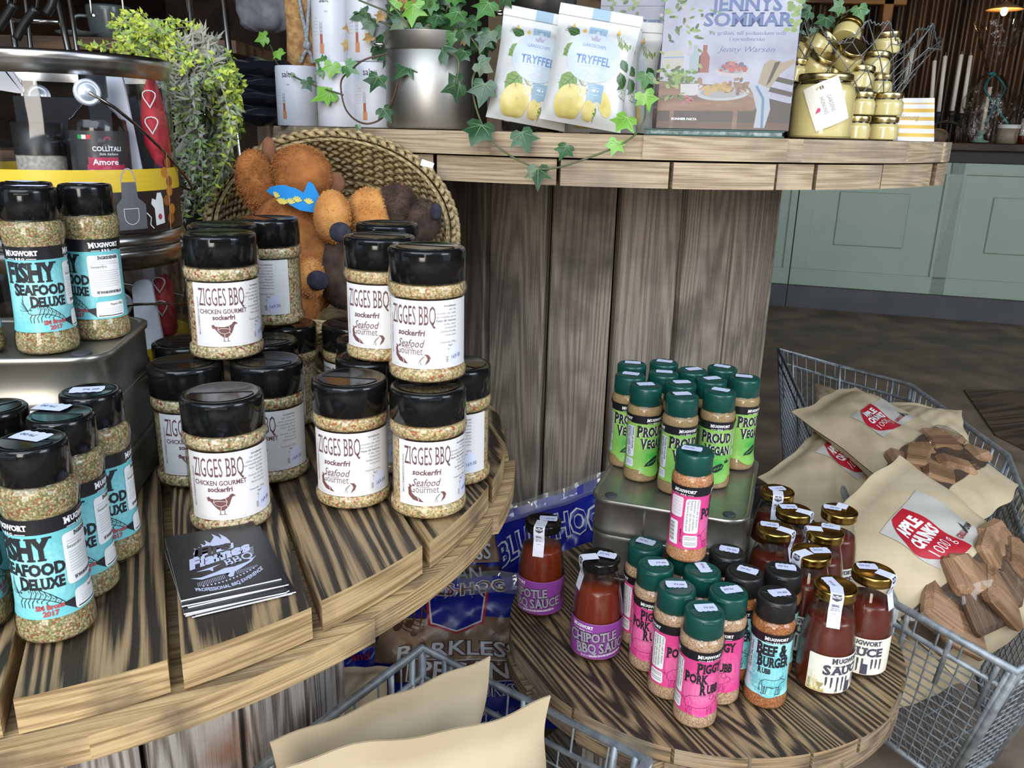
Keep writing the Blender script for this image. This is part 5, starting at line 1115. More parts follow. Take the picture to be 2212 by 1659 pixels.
def ivyleaf(mb, pos, ang, size, kind, nrm, seed):
    """leaf blade: pos = where the stalk joins, ang = tip direction in the picture plane, nrm = facing"""
    r = random.Random(seed); n = Vector(nrm).normalized(); rt_ = n.cross(Vector((0, 0, 1))); rt_ = -rt_.normalized() if rt_.length > .1 else Vector((1, 0, 0)); up_ = n.cross(rt_) * -1
    up_ = rt_.cross(n) * -1
    if up_.z < 0: up_ = -up_
    T = rt_ * math.cos(ang) + up_ * math.sin(ang); W_ = n.cross(T)
    def P(u, v, o=0): return pos + W_ * u * size + T * (v * size) + n * (o - .28 * size * (u * u * .9 + .25 * max(v, 0) ** 2) + .03 * size * math.sin(6 * u + 4 * v + seed))
    c = (0, .30); sc = [r.uniform(.9, 1.1) for _ in LOB]; L_ = [(x * s, y * s) for (x, y), s in zip(LOB, sc)]
    mid = [((x + c[0]) / 2, (y + c[1]) / 2) for x, y in L_]; k = len(L_)
    vs = [P(*c)] + [P(*q) for q in mid] + [P(*q) for q in L_]
    fs = [(0, 1 + i, 1 + (i + 1) % k) for i in range(k)] + [(1 + i, 1 + k + i, 1 + k + (i + 1) % k, 1 + (i + 1) % k) for i in range(k)]
    mb.add(vs, [tuple(reversed(f)) for f in fs], IVY[kind], True)
    if size > .018:
        for i in (3, 5, 8, 11, 13):
            a, b = (0, .04), (L_[i][0] * .9, L_[i][1] * .9); l = math.hypot(b[0], b[1]); nx, ny = -(b[1] - a[1]) / l * .022, (b[0] - a[0]) / l * .022; md = ((a[0] + b[0]) / 2, (a[1] + b[1]) / 2); e = .0009
            mb.add([P(a[0] + nx, a[1] + ny, e), P(a[0] - nx, a[1] - ny, e), P(md[0] - nx * .7, md[1] - ny * .7, e), P(md[0] + nx * .7, md[1] + ny * .7, e), P(*b, e)], [(0, 1, 2, 3), (3, 2, 4)], VEIN[kind], True)
leaves = [(567, 82, 38, 2, 200), (604, 118, 34, 2, 300), (600, 152, 22, 1, 180), (632, 162, 14, 1, 120), (666, 181, 38, 0, 300), (692, 132, 34, 1, 170), (695, 154, 32, 1, 200), (716, 149, 48, 2, 260), (756, 147, 46, 1, 330), (703, 205, 64, 2, 210), (813, 177, 56, 0, 250), (877, 149, 62, 0, 230), (839, 114, 58, 0, 210), (834, 245, 48, 0, 300), (773, 275, 16, 1, 270), (781, 30, 52, 0, 200), (752, 58, 32, 3, 200), (796, 81, 34, 3, 210), (750, 99, 30, 3, 240), (822, 36, 32, 3, 240), (895, 25, 64, 2, 270), (854, 10, 34, 2, 230), (912, 73, 60, 0, 260), (986, 38, 56, 1, 250), (976, 81, 40, 1, 270), (960, 112, 66, 0, 290), (981, 185, 66, 0, 200), (1049, 20, 64, 1, 240), (1044, 197, 72, 0, 260), (1044, 142, 52, 0, 330), (1046, 88, 48, 0, 250), (1034, 287, 80, 0, 250), (1006, 76, 50, 0, 300), (862, 50, 52, 0, 220), (945, 46, 52, 0, 260), (800, 55, 40, 0, 280), (1020, 50, 44, 0, 220), (930, 10, 48, 1, 200), (880, 78, 44, 0, 250), (1131, 301, 68, 0, 290), (1162, 377, 60, 0, 270), (1220, 326, 48, 0, 250), (1329, 316, 48, 2, 250), (1347, 266, 62, 2, 240), (1395, 215, 56, 2, 290), (1392, 172, 48, 1, 260), (1056, 78, 44, 0, 250), (840, 80, 40, 0, 230), (905, 108, 44, 0, 270), (1000, 120, 46, 0, 250)]
t = thing('trailing_ivy', 'trailing green ivy spilling from the squat steel pot over the shelf edge', 'plant', (IVP[1].x, IVP[1].y, SZ + .09))
t2 = Vector(t.location); m = MB(); STEM = flat('ivy stem', (.10, .115, .05), .6); STEMR = flat('ivy stem reddish', (.10, .055, .035), .6); r = random.Random(9)
def ivyat(px_, py_, ins=None):
    if ins is None: ins = -.030 if py_ > 255 else (.012 if py_ > 120 else .045)
    return aty(px_, py_, shelf(min(max(px_, 585), 2030), max(ins, 0)).y + min(ins, 0))
for i, (x, y, s, kd, dg) in enumerate(leaves):
    c = ivyat(x, y, (-.012 if 590 < x < 815 and y > 100 else None) if y < 250 else None); size = s * pxm(c) * .80; a = math.radians(dg)
    ivyleaf(m, c - t2 - (Vector((math.cos(a), 0, math.sin(a))) * size * .3), a, size, kd, (r.uniform(-.3, .3) - .1, -1, r.uniform(.1, .75)), i)
for k in range(70):   # inner leaves of the crown
    x, y = r.gauss(915, 68), r.uniform(-40, 120); c = ivyat(x, y, r.uniform(.06, .14)); ivyleaf(m, c - t2, math.radians(r.uniform(180, 360)), r.uniform(.026, .042), r.choice((0, 0, 0, 1, 0, 1, 3)), (r.uniform(-.6, .6), -1, r.uniform(-.2, 1)), 100 + k)
m.obj('foliage', t)
vines = [([(1000, 60), (1040, 120), (1020, 175), (1032, 245), (1060, 300), (1100, 335), (1160, 363), (1205, 362), (1260, 345), (1320, 322), (1365, 297), (1391, 262), (1394, 225), (1396, 180)], STEM), ([(860, 110), (790, 128), (760, 150), (738, 172), (738, 205), (748, 238), (770, 260), (798, 267), (828, 252), (850, 210), (862, 170), (890, 120)], STEMR), ([(741, 205), (700, 192), (668, 180), (640, 168), (612, 150), (596, 132), (585, 100), (570, 85)], STEM), ([(900, 100), (850, 60), (800, 40)], STEM), ([(960, 110), (990, 130), (985, 185)], STEM), ([(880, 60), (895, 85), (905, 110)], STEM)]
m = MB()
for pts, mt in vines:
    P = [ivyat(x, y, -.008 if 590 < x < 815 and y > 100 and y < 255 else None) - t2 for x, y in pts]; m.tube(smooth_path(P, 5), .0016, mt, 5)
for k in range(10): m.tube(smooth_path([Vector((r.uniform(-.03, .03), r.uniform(-.02, .04), .0)), Vector((r.uniform(-.06, .06), r.uniform(-.05, .03), .06)), Vector((r.uniform(-.12, .12), r.uniform(-.08, .03), r.uniform(.06, .14)))], 4), .0016, STEM, 5)
m.obj('vines', t); m = MB(); m.lathe([(.0001, -.0002), (IVP[2] * .96, -.0002), (IVP[2] * .96, .012), (.0001, .016)], noisy('potting soil', (.02, .014, .01), (.05, .035, .025), scale=90, bump=.6), 30); m.obj('soil', t)
p = shelf(1742, .24); t = thing('trailing_ivy', 'smaller ivy plant in a dark jar behind the honey jars', 'plant', p); m = MB(); m.lathe([(.0001, .001), (.038, .001), (.042, .01), (.045, .11), (.040, .115), (.0001, .11)], flat('dark glazed jar', (.012, .012, .014), .15), 32); m.obj('jar', t); m = MB()
for i, (x, y, s, kd, dg) in enumerate([(1751, 24, 44, 0, 200), (1785, 37, 50, 0, 260), (1727, 41, 24, 2, 200), (1727, 65, 52, 0, 220), (1735, 82, 40, 1, 250), (1820, 12, 38, 1, 200), (1856, 15, 46, 1, 290), (1765, 60, 40, 0, 280), (1740, 5, 40, 0, 170)]):
    c = aty(x, y, p.y - .02); size = s * pxm(c) * .8; ivyleaf(m, c - p, math.radians(dg), size, kd, (r.uniform(-.3, .3), -1, r.uniform(.1, .6)), 300 + i)
m.obj('foliage', t); m = MB(); m.tube(smooth_path([(0, 0, .11), aty(1770, 55, p.y) - p, aty(1800, 40, p.y) - p, aty(1832, 24, p.y) - p, aty(1852, 12, p.y) - p], 5), .0016, STEM, 5); m.tube(smooth_path([(0, 0, .11), aty(1745, 55, p.y) - p, aty(1730, 35, p.y) - p], 5), .0016, STEM, 5); m.obj('vines', t)
# ---------------------------------------------------------------- the shop counter at the back
P0 = Vector((1.68, 5.60, 0)); dc = Vector((3.22 - 1.68, 5.13 - 5.60, 0)).normalized(); nc = Vector((dc.y, -dc.x, 0)); CM = Matrix((( dc.x, -nc.x, 0), (dc.y, -nc.y, 0), (0, 0, 1)))   # local x along, y into the counter
def cs(x, y): p = atplane(x, y, P0, nc); return (p - P0).dot(dc), p.z
SAGE = noisy('sage green paint', (.32, .41, .34), (.35, .44, .365), scale=3, rough=.42, bump=.03); SLATEP = noisy('slate plinth paint', (.07, .072, .082), (.095, .097, .105), scale=5, rough=.6, bump=.05)
sA = cs(1716, 500)[0]; zp = .155
def cabinet(label, s0, s1, doors):
    t = thing('counter_cabinet', label, 'counter cabinet', P0); t.rotation_euler = CM.to_euler(); m = MB()
    m.box(((s0 + s1) / 2, .30, (zp + .98) / 2), (s1 - s0 - .004, .56, .98 - zp), SAGE, bev=.002); m.obj('carcass', t)
    m = MB(); m.box(((s0 + s1) / 2, .30, zp / 2), (s1 - s0 - .004, .54, zp - .002), SLATEP); m.obj('plinth', t)
    for a, b, pa, pb in doors:
        m = MB(); z0, z1 = zp + .115, .915
        for c, d in ((((a + b) / 2, .012, z1 + .030), (b - a + .2, .018, .07)), (((a + b) / 2, .012, z0 - .055), (b - a + .2, .018, .11)), ((a - .05, .012, (z0 + z1) / 2), (.10, .018, z1 - z0)), ((b + .05, .012, (z0 + z1) / 2), (.10, .018, z1 - z0))):
            x0, x1 = max(c[0] - d[0] / 2, s0 + .003), min(c[0] + d[0] / 2, s1 - .003)
            m.box(((x0 + x1) / 2, c[1], c[2]), (x1 - x0, d[1], d[2]), SAGE, bev=.002)
        m.obj('door_frame', t)
        if pa is not None:
            m = MB(); m.box(((pa + pb) / 2, .016, .61), (pb - pa, .014, .345), SAGE, bev=.006); m.obj('raised_panel', t)
    return t
s1, s2 = cs(2024, 500)[0], cs(2068, 500)[0]
cabinet('sage green counter cabinet with raised square panels beyond the tall reel', sA, 3.3, [(sA + .10, s1, cs(1806, 480)[0], cs(1959, 480)[0]), (s2, s2 + 1.0, cs(2136, 490)[0], cs(2136, 490)[0] + .43)])
cabinet('sage green counter cabinet at the left, mostly behind the drum', -1.2, sA, [(-.9, cs(1700, 500)[0], None, None)])
t = thing('counter_worktop', 'dark wooden counter worktop over the sage green cabinets', 'worktop', P0); t.rotation_euler = CM.to_euler()
m = MB(); m.box((1.05, .28, 1.076), (4.6, .66, .044), DARKW, bev=.004); m.obj('board', t); m = MB(); m.box((1.05, .012, 1.018), (4.6, .03, .070), flat('dark frieze', (.018, .016, .015), .6)); m.obj('frieze', t)
CT = 1.0985
def onctr(px, back): a = cs(px, 320)[0]; p = P0 + dc * a - nc * back; p.z = CT; return p
# candlestick of black iron with four white candles
WAX = flat('white candle wax', (.86, .80, .68), .5); IRON = flat('black cast iron', (.012, .012, .012), .55)
tops = [(2019, 130), (2042, 120), (2077, 117), (2097, 119)]; bots = [(2009, 254), (2027, 246), (2056, 244), (2077, 249)]
pc = onctr(2042, .12); t = thing('candle_holder', 'black iron arched candle holder with four cups on the counter', 'candle holder', pc); m = MB()
cl2 = ['leftmost white candle in the iron holder', 'second white candle from the left in the iron holder', 'third white candle from the left in the iron holder', 'rightmost white candle in the iron holder']
B = [aty(x, y, pc.y) - pc for x, y in bots]
m.tube(smooth_path([(B[0].x - .10, 0, .004), (B[0].x - .01, 0, B[0].z - .07), (B[1].x, 0, B[1].z - .055), (B[2].x, 0, B[2].z - .055), (B[3].x + .03, 0, B[3].z - .075), (B[3].x + .09, 0, .004)], 6), .009, IRON, 8)
for s in (-1, 1): m.box((B[0].x - .10 if s < 0 else B[3].x + .09, 0, .004), (.05, .10, .008), IRON, bev=.002)
m.obj('arch', t)
for k, b in enumerate(B):
    m = MB(); m.lathe([(.006, b.z - .055), (.012, b.z - .045), (.008, b.z - .03), (.019, b.z - .018), (.021, b.z + .012), (.015, b.z + .012), (.014, b.z - .002), (.0001, b.z - .002)], IRON, 20, cx=b.x, cy=b.y); m.obj('candle_cup', t)
for k in range(4):
    a, b = aty(*bots[k], pc.y), aty(*tops[k], pc.y); c = thing('candle', cl2[k], 'candle', a, 0, 'white candles in the iron holder'); v = b - a; m = MB(); m.tube([(0, 0, 0), v * .985, v], [.0125, .0118, .006], WAX, 14); m.obj('wax', c); m = MB(); m.tube([v * .99, v + Vector((.002, 0, .018))], .0016, flat('pale wick', (.5, .45, .35), .8), 5); m.obj('wick', c)
a, b = aty(1956, 181, 5.45), aty(1972, 104, 5.45); c = thing('candle', 'single white candle hanging by its wick left of the iron holder', 'candle', a); v = b - a; m = MB(); m.tube([(0, 0, 0), v], [.017, .013], WAX, 14); m.obj('wax', c); m = MB(); m.tube([v, Vector((v.x, .0, 2.8 - a.z))], .0012, WIRE, 4); m.obj('wick', c)
# cellophane gift wraps
RIB = flat('teal ribbon', (.03, .20, .24), .4)
def wrap(label, px, back, h, r, neck):
    p = onctr(px, back); t = thing('cellophane_wrap', label, 'gift wrap', p); m = MB()
    pr = [(.0001, .002), (r * .8, .002), (r, .02), (r * 1.02, h * .25), (r * .9, h * .42), (r * .5, h * .55), (r * .12, h * neck), (r * .35, h * (neck + .06)), (r * .7, h * .82), (r * 1.0, h)]
    m.lathe(smooth_prof(pr, 3), CELLO, 36, wob=lambda a, z: 1 + .14 * math.sin(7 * a + 20 * z) + .09 * math.sin(13 * a - 31 * z)); m.obj('film', t)
    m = MB(); m.lathe([(r * .15, h * neck - .008), (r * .2, h * neck), (r * .15, h * neck + .008)], RIB, 16)
    for s in (-1, 1): m.tube(smooth_path([(0, -r * .2, h * neck), (s * r * .5, -r * .5, h * (neck - .12)), (s * r * .1, -r * .8, h * (neck - .26)), (s * r * .55 + .02, -r * .95, h * (neck - .42))], 4), .0065, RIB, 4)
    m.obj('ribbon', t); return p
p = wrap('crinkled cellophane wrap tied with a teal ribbon around a small candlestick', 2126, .16, .70, .125, .58)
t = thing('candlestick', 'pale green glass candlestick inside the cellophane wrap', 'candlestick', p); m = MB(); GG = flat('pale green glass', (.26, .42, .38), .12); m.lathe([(.0001, .004), (.05, .004), (.055, .012), (.02, .022), (.014, .05), (.026, .062), (.026, .075), (.014, .078), (.0001, .078)], GG, 28); m.obj('glass_foot', t); m = MB(); m.tube([(0, 0, .078), (.004, 0, .33)], .012, WAX, 12); m.obj('candle', t)
p = wrap('second cellophane wrap cut by the right picture edge, with a labelled bottle inside', 2238, .14, .62, .13, .66)
t = thing('bottle', 'red bottle with a white label inside the cellophane at the right edge', 'bottle', p + Vector((-.02, 0, 0))); m = MB(); m.lathe([(.0001, .003), (.05, .003), (.052, .02), (.052, .20), (.02, .26), (.018, .33), (.0001, .33)], flat('red drink', (.16, .02, .01), .2), 28); m.obj('body', t); m = MB(); m.lathe([(.0527, .05), (.0527, .15)], WHITE, 28); m.obj('label', t)
p = onctr(2180, .10); t = thing('small_tub', 'small tub with a white lid beside the cellophane wrap', 'tub', p); m = MB(); m.lathe([(.0001, .002), (.055, .002), (.058, .09), (.0001, .09)], noisy('beige tub', (.30, .24, .17), (.36, .29, .21), bump=0), 28); m.obj('body', t); m = MB(); m.lathe([(.061, .09), (.061, .112), (.0001, .113)], WHITE, 28); m.obj('lid', t)
p = onctr(2030, .22); m = MB(); m.ell((0, 0, .035), (.085, .04, .05), noisy('dull bread crust', (.10, .065, .04), (.20, .14, .09), scale=30)); o = m.obj('dull_bowl', None, p); o.name = 'oval_loaf'; tag(o, 'dull oval loaf lying under the iron candle holder', 'bread')
p = aty(1853, 58, 5.4); p.z = CT
# rusty corrugated sheet and plaster opening behind the counter
RUST = noisy('rusty corrugated iron', (.010, .006, .004), (.085, .046, .019), scale=2.2, rough=.45, metal=.35, bump=.25, detail=8, lo=.42, hi=.72, stretch=(1, 1, .35))
m = MB(); x0, x1 = 2.05, 5.15; n_ = 260
m.grid([[(x0 + (x1 - x0) * i / n_, 6.85 + .022 * math.cos(2 * PI * (x1 - x0) * i / n_ / .085), z) for z in (0, .9, 1.8, 2.8)] for i in range(n_ + 1)], RUST); struct(m.obj('wall_corrugated'))
PLAST = noisy('beige plaster', (.30, .22, .14), (.38, .28, .18), scale=4, rough=.9)
m = MB(); m.box((.9, 6.95, 1.4), (2.3, .1, 2.8), PLAST); struct(m.obj('wall_plaster'))
BEAM = wood('orange brown beam', (.10, .045, .015), (.30, .15, .05), rings=6, scale=5, rough=.6)
a = aty(1915, 10, 6.75); m = MB(); m.box((a.x + .02, 6.80, 1.4), (.075, .10, 2.8), BEAM, grain=2, bev=.004); struct(m.obj('trim_1'))
b = aty(1800, 2, 6.75); m = MB(); m.box((b.x - .6, 6.80, b.z + .03), (2.3, .10, .09), BEAM, grain=0, bev=.004); struct(m.obj('trim_2'))
# pendant lamp
p = aty(2170, 20, 6.2); t = thing('pendant_lamp', 'lit pendant lamp with a flat round shade before the corrugated wall', 'lamp', p); m = MB(); m.lathe([(.02, .05), (.05, .03), (.118, .0), (.116, -.004), (.05, .02), (.02, .035)], flat('enamel shade', (.35, .20, .09), .35), 36); m.obj('lamp_shade', t)
m = MB(); m.ell((0, 0, -.012), (.022, .022, .030), flat('glowing bulb', (1, .7, .35), .4, emit=(1, .55, .18, 60))); m.obj('bulb', t); m = MB(); m.tube([(0, 0, .05), (0, 0, 2.79 - p.z)], .003, IRON); m.obj('cord', t)
l = bpy.data.lights.new('lamp_glow', 'POINT'); l.energy = 8; l.color = (1, .62, .28); l.shadow_soft_size = .04; o = bpy.data.objects.new('lamp_glow', l); S.collection.objects.link(o); o.location = p + Vector((0, -.02, -.07))
# worn boards let into the floor
q = [atz(2082, 842, .004), atz(2260, 845, .004), atz(2260, 995, .004), atz(2150, 940, .004)]
m = MB(); m.prism([(v.x, v.y) for v in (q[3], q[2], q[1], q[0])], .0005, .006, wood('worn floor board', (.045, .026, .017), (.13, .08, .055), rings=7, scale=8, along=.08, rough=.6), rot=math.radians(-70)); o = m.obj('floorboard_patch'); tag(o, 'reddish worn board patch lying on the dark floor beyond the wire cart', 'floorboard')
# ---------------------------------------------------------------- left background: rack, shelf, cup
ROD = flat('worn chrome rod', (.42, .40, .37), .25, 1); Yr = 1.86
t = thing('wire_rack', 'chrome wire rack behind the clear tubs and herbs at the left', 'rack', (0, 0, 0))
for (xa, ya), (xb, yb), r_ in (((18, 0), (36, 118), .006), ((55, 0), (68, 118), .005), ((124, 0), (150, 118), .007), ((150, 0), (168, 118), .005), ((404, 0), (426, 140), .005), ((482, 0), (560, 690), .007), ((428, 200), (470, 620), .006)):
    A, B = aty(xa, ya, Yr), aty(xb, yb, Yr); d_ = (B - A) / (B.z - A.z); m = MB(); m.tube([A + d_ * (1.75 - A.z), A + d_ * (.02 - A.z)], r_, ROD, 8); m.obj('upright', t)
for (xa, ya), (xb, yb) in (((425, 107), (492, 110)), ((430, 240), (500, 244)), ((415, 368), (560, 376)), ((0, 42), (128, 48))):
    m = MB(); m.tube([aty(xa, ya, Yr), aty(xb, yb, Yr)], .0055, ROD, 8); m.obj('crossbar', t)
for (xa, xb, y) in ((192, 198, 30), (262, 268, 36)):
    m = MB(); m.tube(smooth_path([aty(xa, -20, Yr), aty(xb, y, Yr), aty(xb + 4, y + 3, Yr - .01)], 3), .0028, ROD, 6); m.obj('hook', t)
SHW = wood('dark brown shelf', (.03, .014, .006), (.12, .06, .025), rings=5, scale=6, rough=.6)
for k, (ya, th_) in enumerate(((80, .03), (330, .03))):
    c = aty(170, ya, 2.25); m = MB(); m.box((c.x - .25, 2.42, c.z - th_ / 2), (1.3 - .13 * k, .36 - .13 * k, th_), SHW, grain=0); o = m.obj('wall_shelf'); o.name = 'display_shelf'; tag(o, ('dark wooden shelf carrying the grey cup, upper left', 'lower dark wooden shelf behind the herbs')[k], 'shelf')
    for sx in () if k else (-.62, .62): m2 = MB(); m2.box((c.x - .25 + sx, 2.58, (c.z - th_) / 2), (.05, .05, c.z - th_), SHW, grain=2); m2.obj('post', o)
c = aty(222, 80, 2.33); zc = aty(170, 80, 2.25).z
GLZ = flat('grey green glaze', (.085, .10, .095), .22); t = thing('mug', 'grey green glazed cup on the upper left shelf', 'cup', (c.x, 2.38, zc + .001)); m = MB(); m.lathe(smooth_prof([(.0001, .001), (.04, .001), (.050, .02), (.054, .05), (.056, .082), (.052, .082), (.046, .02), (.0001, .012)], 2), GLZ, 32); m.obj('bowl', t)
m = MB(); m.tube(smooth_path([(-.052, -.01, .062), (-.082, -.02, .058), (-.082, -.02, .026), (-.050, -.01, .018)], 4), .005, GLZ, 8); m.obj('handle', t)
c = aty(190, 76, 2.3); m = MB(); m.lathe([(.0001, .001), (.030, .001), (.052, .012), (.050, .014), (.0001, .006)], GLZ, 32); o = m.obj('saucer', None, (c.x - .02, 2.285, zc + .001)); tag(o, 'small grey green saucer in front of the cup', 'saucer')
for k, (P_, l) in enumerate(((((-4, 62), (10, 40), (30, 8)), 'leftmost black handled tool hanging on the chrome rack'), (((36, 84), (52, 52), (78, 18)), 'black handled tool hanging second from the left on the rack'), (((100, 30), (112, 10), (118, -20)), 'short black knob handle hanging by the thick rack post'))):
    t = thing('grill_tool', l, 'grill tool', (0, 0, 0)); m = MB(); m.tube(smooth_path([aty(x, y, Yr - .04) for x, y in P_], 4), .009, BLACKM, 8); m.obj('grip', t); m = MB(); e = aty(*P_[-1], Yr - .04); m.tube([e, e + Vector((.015, .03, .10)), e + Vector((.02, .045, .26))], .003, ROD, 6); m.obj('shaft', t)
# ---------------------------------------------------------------- clear tubs stacked on the left reel
TB = Vector((-.548, 1.045, 0)); TR = .122; BANDY = flat('yellow print band', (.68, .46, .03), .4); BANDK = flat('dark brown print band', (.022, .014, .011), .35)
def tub(label, z0, h, rz, lugoff, tu, lz):
    t = thing('clear_tub', label, 'tub', (TB.x, TB.y, z0), rz); m = MB(); m.lathe([(TR - .004, .012), (TR, .02), (TR, h - .014)], PET, 56); m.obj('clear_wall', t)
    RING = flat('dull rim steel', (.52, .50, .48), .25, 1); m = MB(); m.lathe([(TR - .012, .002), (TR + .002, .0), (TR + .004, .008), (TR + .001, .016), (TR - .003, .016)], RING, 56); m.lathe([(.0001, .006), (TR - .01, .006)], RING, 40); m.obj('base_ring', t)
    m = MB(); m.lathe([(TR - .002, h - .024), (TR + .001, h - .024), (TR + .0015, h - .014), (TR + .005, h - .010), (TR + .006, h - .004), (TR + .003, h), (TR - .004, h), (TR - .006, h - .008), (TR - .006, h - .024)], RING, 56); m.obj('rim_ring', t)
    d = Decal(); U = PI * TR; zb = .018
    d.rect(-U, zb, U, zb + .047, BANDK, 0); d.rect(-U, zb + .047, U, zb + .072, BANDY, 0)
    x = .060 if tu < 0 else -.11; AP = flat('apron grey print', (.12, .12, .125), .45); d.poly([(x - .017, zb + .004), (x + .019, zb + .004), (x + .020, zb + .032), (x + .010, zb + .040), (x + .009, zb + .058), (x - .009, zb + .058), (x - .010, zb + .040), (x - .017, zb + .032)], AP, 1); d.ring(x, zb + .058, .009, .015, .0016, SILV, 1, 0, PI); d.rrect(x - .009, zb + .010, x + .009, zb + .028, .004, AP, 2); d.ring(x, zb + .019, .009, .009, .0006, TEXTW, 3, PI, 2 * PI, 10); d.line([(x - .009, zb + .019), (x - .009, zb + .028), (x + .009, zb + .028), (x + .009, zb + .019)], .0006, TEXTW, 3)
    d.line([(x + .020, zb + .022), (x + .026, zb + .016), (x + .024, zb + .008), (x + .029, zb + .003)], .0012, TEXTW, 2)
    x = .100 if tu < 0 else -.07; d.poly([(x - .007, zb + .006), (x + .009, zb + .008), (x + .009, zb + .036), (x + .006, zb + .044), (x - .001, zb + .044), (x - .004, zb + .036), (x - .010, zb + .038), (x - .012, zb + .032), (x - .007, zb + .026)], WHITE, 1); d.ell(x + .001, zb + .016, .0035, .0035, REDI, 2, 12)
    SK = flat('skewer orange print', (.55, .20, .03), .4)
    for k in range(7): d.ell((.124 if tu < 0 else -.04) + .006 * math.sin(k * 2.2), zb + .012 + .011 * k, .008, .0065, SK if k % 2 else flat('skewer brown print', (.30, .10, .02), .4), 1 + .01 * k, 12)
    if tu < 0: d.line([(.120, zb - .002), (.127, zb + .09)], .0012, flat('skewer stick print', (.6, .45, .25), .5), 1.5)
    for k, (s, y) in enumerate((('ALIMENTO', .061), ('BBQ', .051))): d.text(s, tu, zb + y, .0062, flat('ochre ink', (.36, .24, .03), .5), 1.5, W=.040 if k == 0 else .018)
    for k, s in enumerate(('...ino', '...osse', '...arne', 'Guanto')): d.text(s.strip('.'), tu + .014, zb + .036 - .0105 * k, .0055, INKL, 1)
    m = MB(); fn = cyl_map(lambda z: TR + .0006); d.into(m, fn, .012); m.obj('printed_band', t)
    for s in (lugoff, lugoff + PI):
        m = MB(); mx = RZ(s); m.lathe([(.0140, 0), (.0140, .003), (.0115, .0045), (.0100, .003), (.0088, .003), (.0070, .006), (.0001, .0065)], flat('pale lug', (.55, .60, .70), .3, .5), 28)
        M4 = Matrix.Translation(mx @ Vector((0, -TR - .0005, h - lz))) @ mx.to_4x4() @ Matrix.Rotation(PI / 2, 4, 'X'); m.v = [tuple(M4 @ Vector(v)) for v in m.v]; m.obj('handle_lug', t)
    return t
def bail(t, h, lugoff, drop, lz):
    m = MB(); mx = RZ(lugoff); A = mx @ Vector((0, -TR - .008, h - lz)); B = mx @ Vector((0, TR + .008, h - lz)); side = mx @ Vector((1, 0, 0)); pts = []
    for k in range(25):
        f = k / 24; c = A.lerp(B, f); s = math.sin(PI * f); pts.append(c + side * (TR + .020) * s ** .8 + Vector((0, 0, -drop * s)))
    m.tube(pts, .0018, flat('wire bail', (.30, .26, .22), .25, 1), 6); m.obj('wire_handle', t)
hT = .212; lug = R_(2)
tb1 = tub('lower clear plastic tub with a steel rim, standing on the left reel', LZ, hT, facing(TB), R_(16), .082, .062); bail(tb1, hT, R_(16), .03, .062)
tb2 = tub('upper clear plastic tub with steel rim and yellow printed band', LZ + hT + .001, hT + .002, facing(TB), R_(12), -.20, .042); bail(tb2, hT + .002, R_(12), .115, .042)
# what is inside the tubs
def slabq(name, label, cat, q, th, mat, bev=.004):
    """thin board through four picture points at depth plane Y"""
    c = sum(q, Vector()) / 4; t = MB(); n = (q[1] - q[0]).cross(q[2] - q[0]).normalized(); k = 6; P_ = []
    def rounded(s):
        out = []
        for i in range(4):
            a, b, d = q[i], q[(i - 1) % 4], q[(i + 1) % 4]; r_ = .012
            u, v = (b - a).normalized() * r_, (d - a).normalized() * r_
            for j in range(k + 1):
                f = j / k; out.append(a + u * (1 - f) ** 2 + v * f ** 2 + n * s - c)
        return out
    A, B = rounded(th / 2), rounded(-th / 2); L_ = len(A)
    t.add(A + B, [tuple(range(L_)), tuple(reversed(range(L_, 2 * L_)))] + [(i, i + L_, (i + 1) % L_ + L_, (i + 1) % L_) for i in range(L_)], mat)
    o = t.obj(name, None, c); return tag(o, label, cat)
BOARDW = flat('white cutting board', (.74, .76, .82), .4); REDM = noisy('red oven glove cloth', (.42, .015, .035), (.55, .03, .05), scale=60, rough=.8, bump=.2)
def inner(name, label, cat, pxs, Y, th, mat, zmin): 
    q = [aty(x, y, Y) for x, y in pxs]
    for v in q: v.z = max(v.z, zmin)
    return slabq(name, label, cat, q, th, mat)
zU = LZ + hT + .010
inner('cutting_board', 'white board leaning inside the upper clear tub', 'board', [(206, 146), (262, 150), (322, 440), (255, 445)], 1.02, .004, BOARDW, zU); inner('paper_sheet', 'white sheet at the left inside the upper clear tub', 'paper', [(-30, 122), (10, 128), (62, 205), (-30, 190)], .965, .002, BOARDW, zU)
inner('cutting_board', 'white board leaning inside the lower clear tub', 'board', [(285, 608), (326, 600), (362, 775), (300, 780)], 1.00, .004, BOARDW, LZ + .012)
def glove(label, pxs, Y, zmin):
    P_ = [aty(x, y, Y) for x, y in pxs]; c = sum(P_, Vector()) / len(P_); m = MB(); n = len(P_); cen = c
    rows = []
    for f, o in ((1, 0), (.98, .008), (.85, .015), (.5, .019), (.01, .02)): rows.append([(cen + (p - cen) * f + Vector((0, -o, 0))) - c for p in P_])
    m.grid(rows, REDM, True, closev=True); m.grid([[Vector((v.x, -v.y, v.z)) for v in r_][::-1] for r_ in rows], REDM, True, closev=True)
    t = thing('oven_glove', label, 'oven glove', c); m.obj('glove', t); d = MB()
    for (a, b) in ((.25, .15), (.05, -.35)):
        pts = [Vector((.004 + .0060 * math.cos(u) + .003 * math.sin(2 * u), -.0208, a * .10 + b * .02 + .010 * math.sin(u))) for u in np.linspace(0, 2 * PI, 16, endpoint=False)]; d.tube(pts, .0008, TEXTW, 5, closed=True)
    d.obj('white_outline', t)
glove('red oven glove with white outlines inside the upper clear tub', [(325, 160), (336, 190), (348, 240), (358, 300), (366, 372), (345, 360), (322, 320), (311, 260), (313, 205)], 1.055, zU)
glove('red oven glove inside the lower clear tub', [(338, 600), (352, 592), (364, 610), (370, 660), (378, 722), (362, 728), (346, 690), (338, 645)], 1.050, LZ + .012)
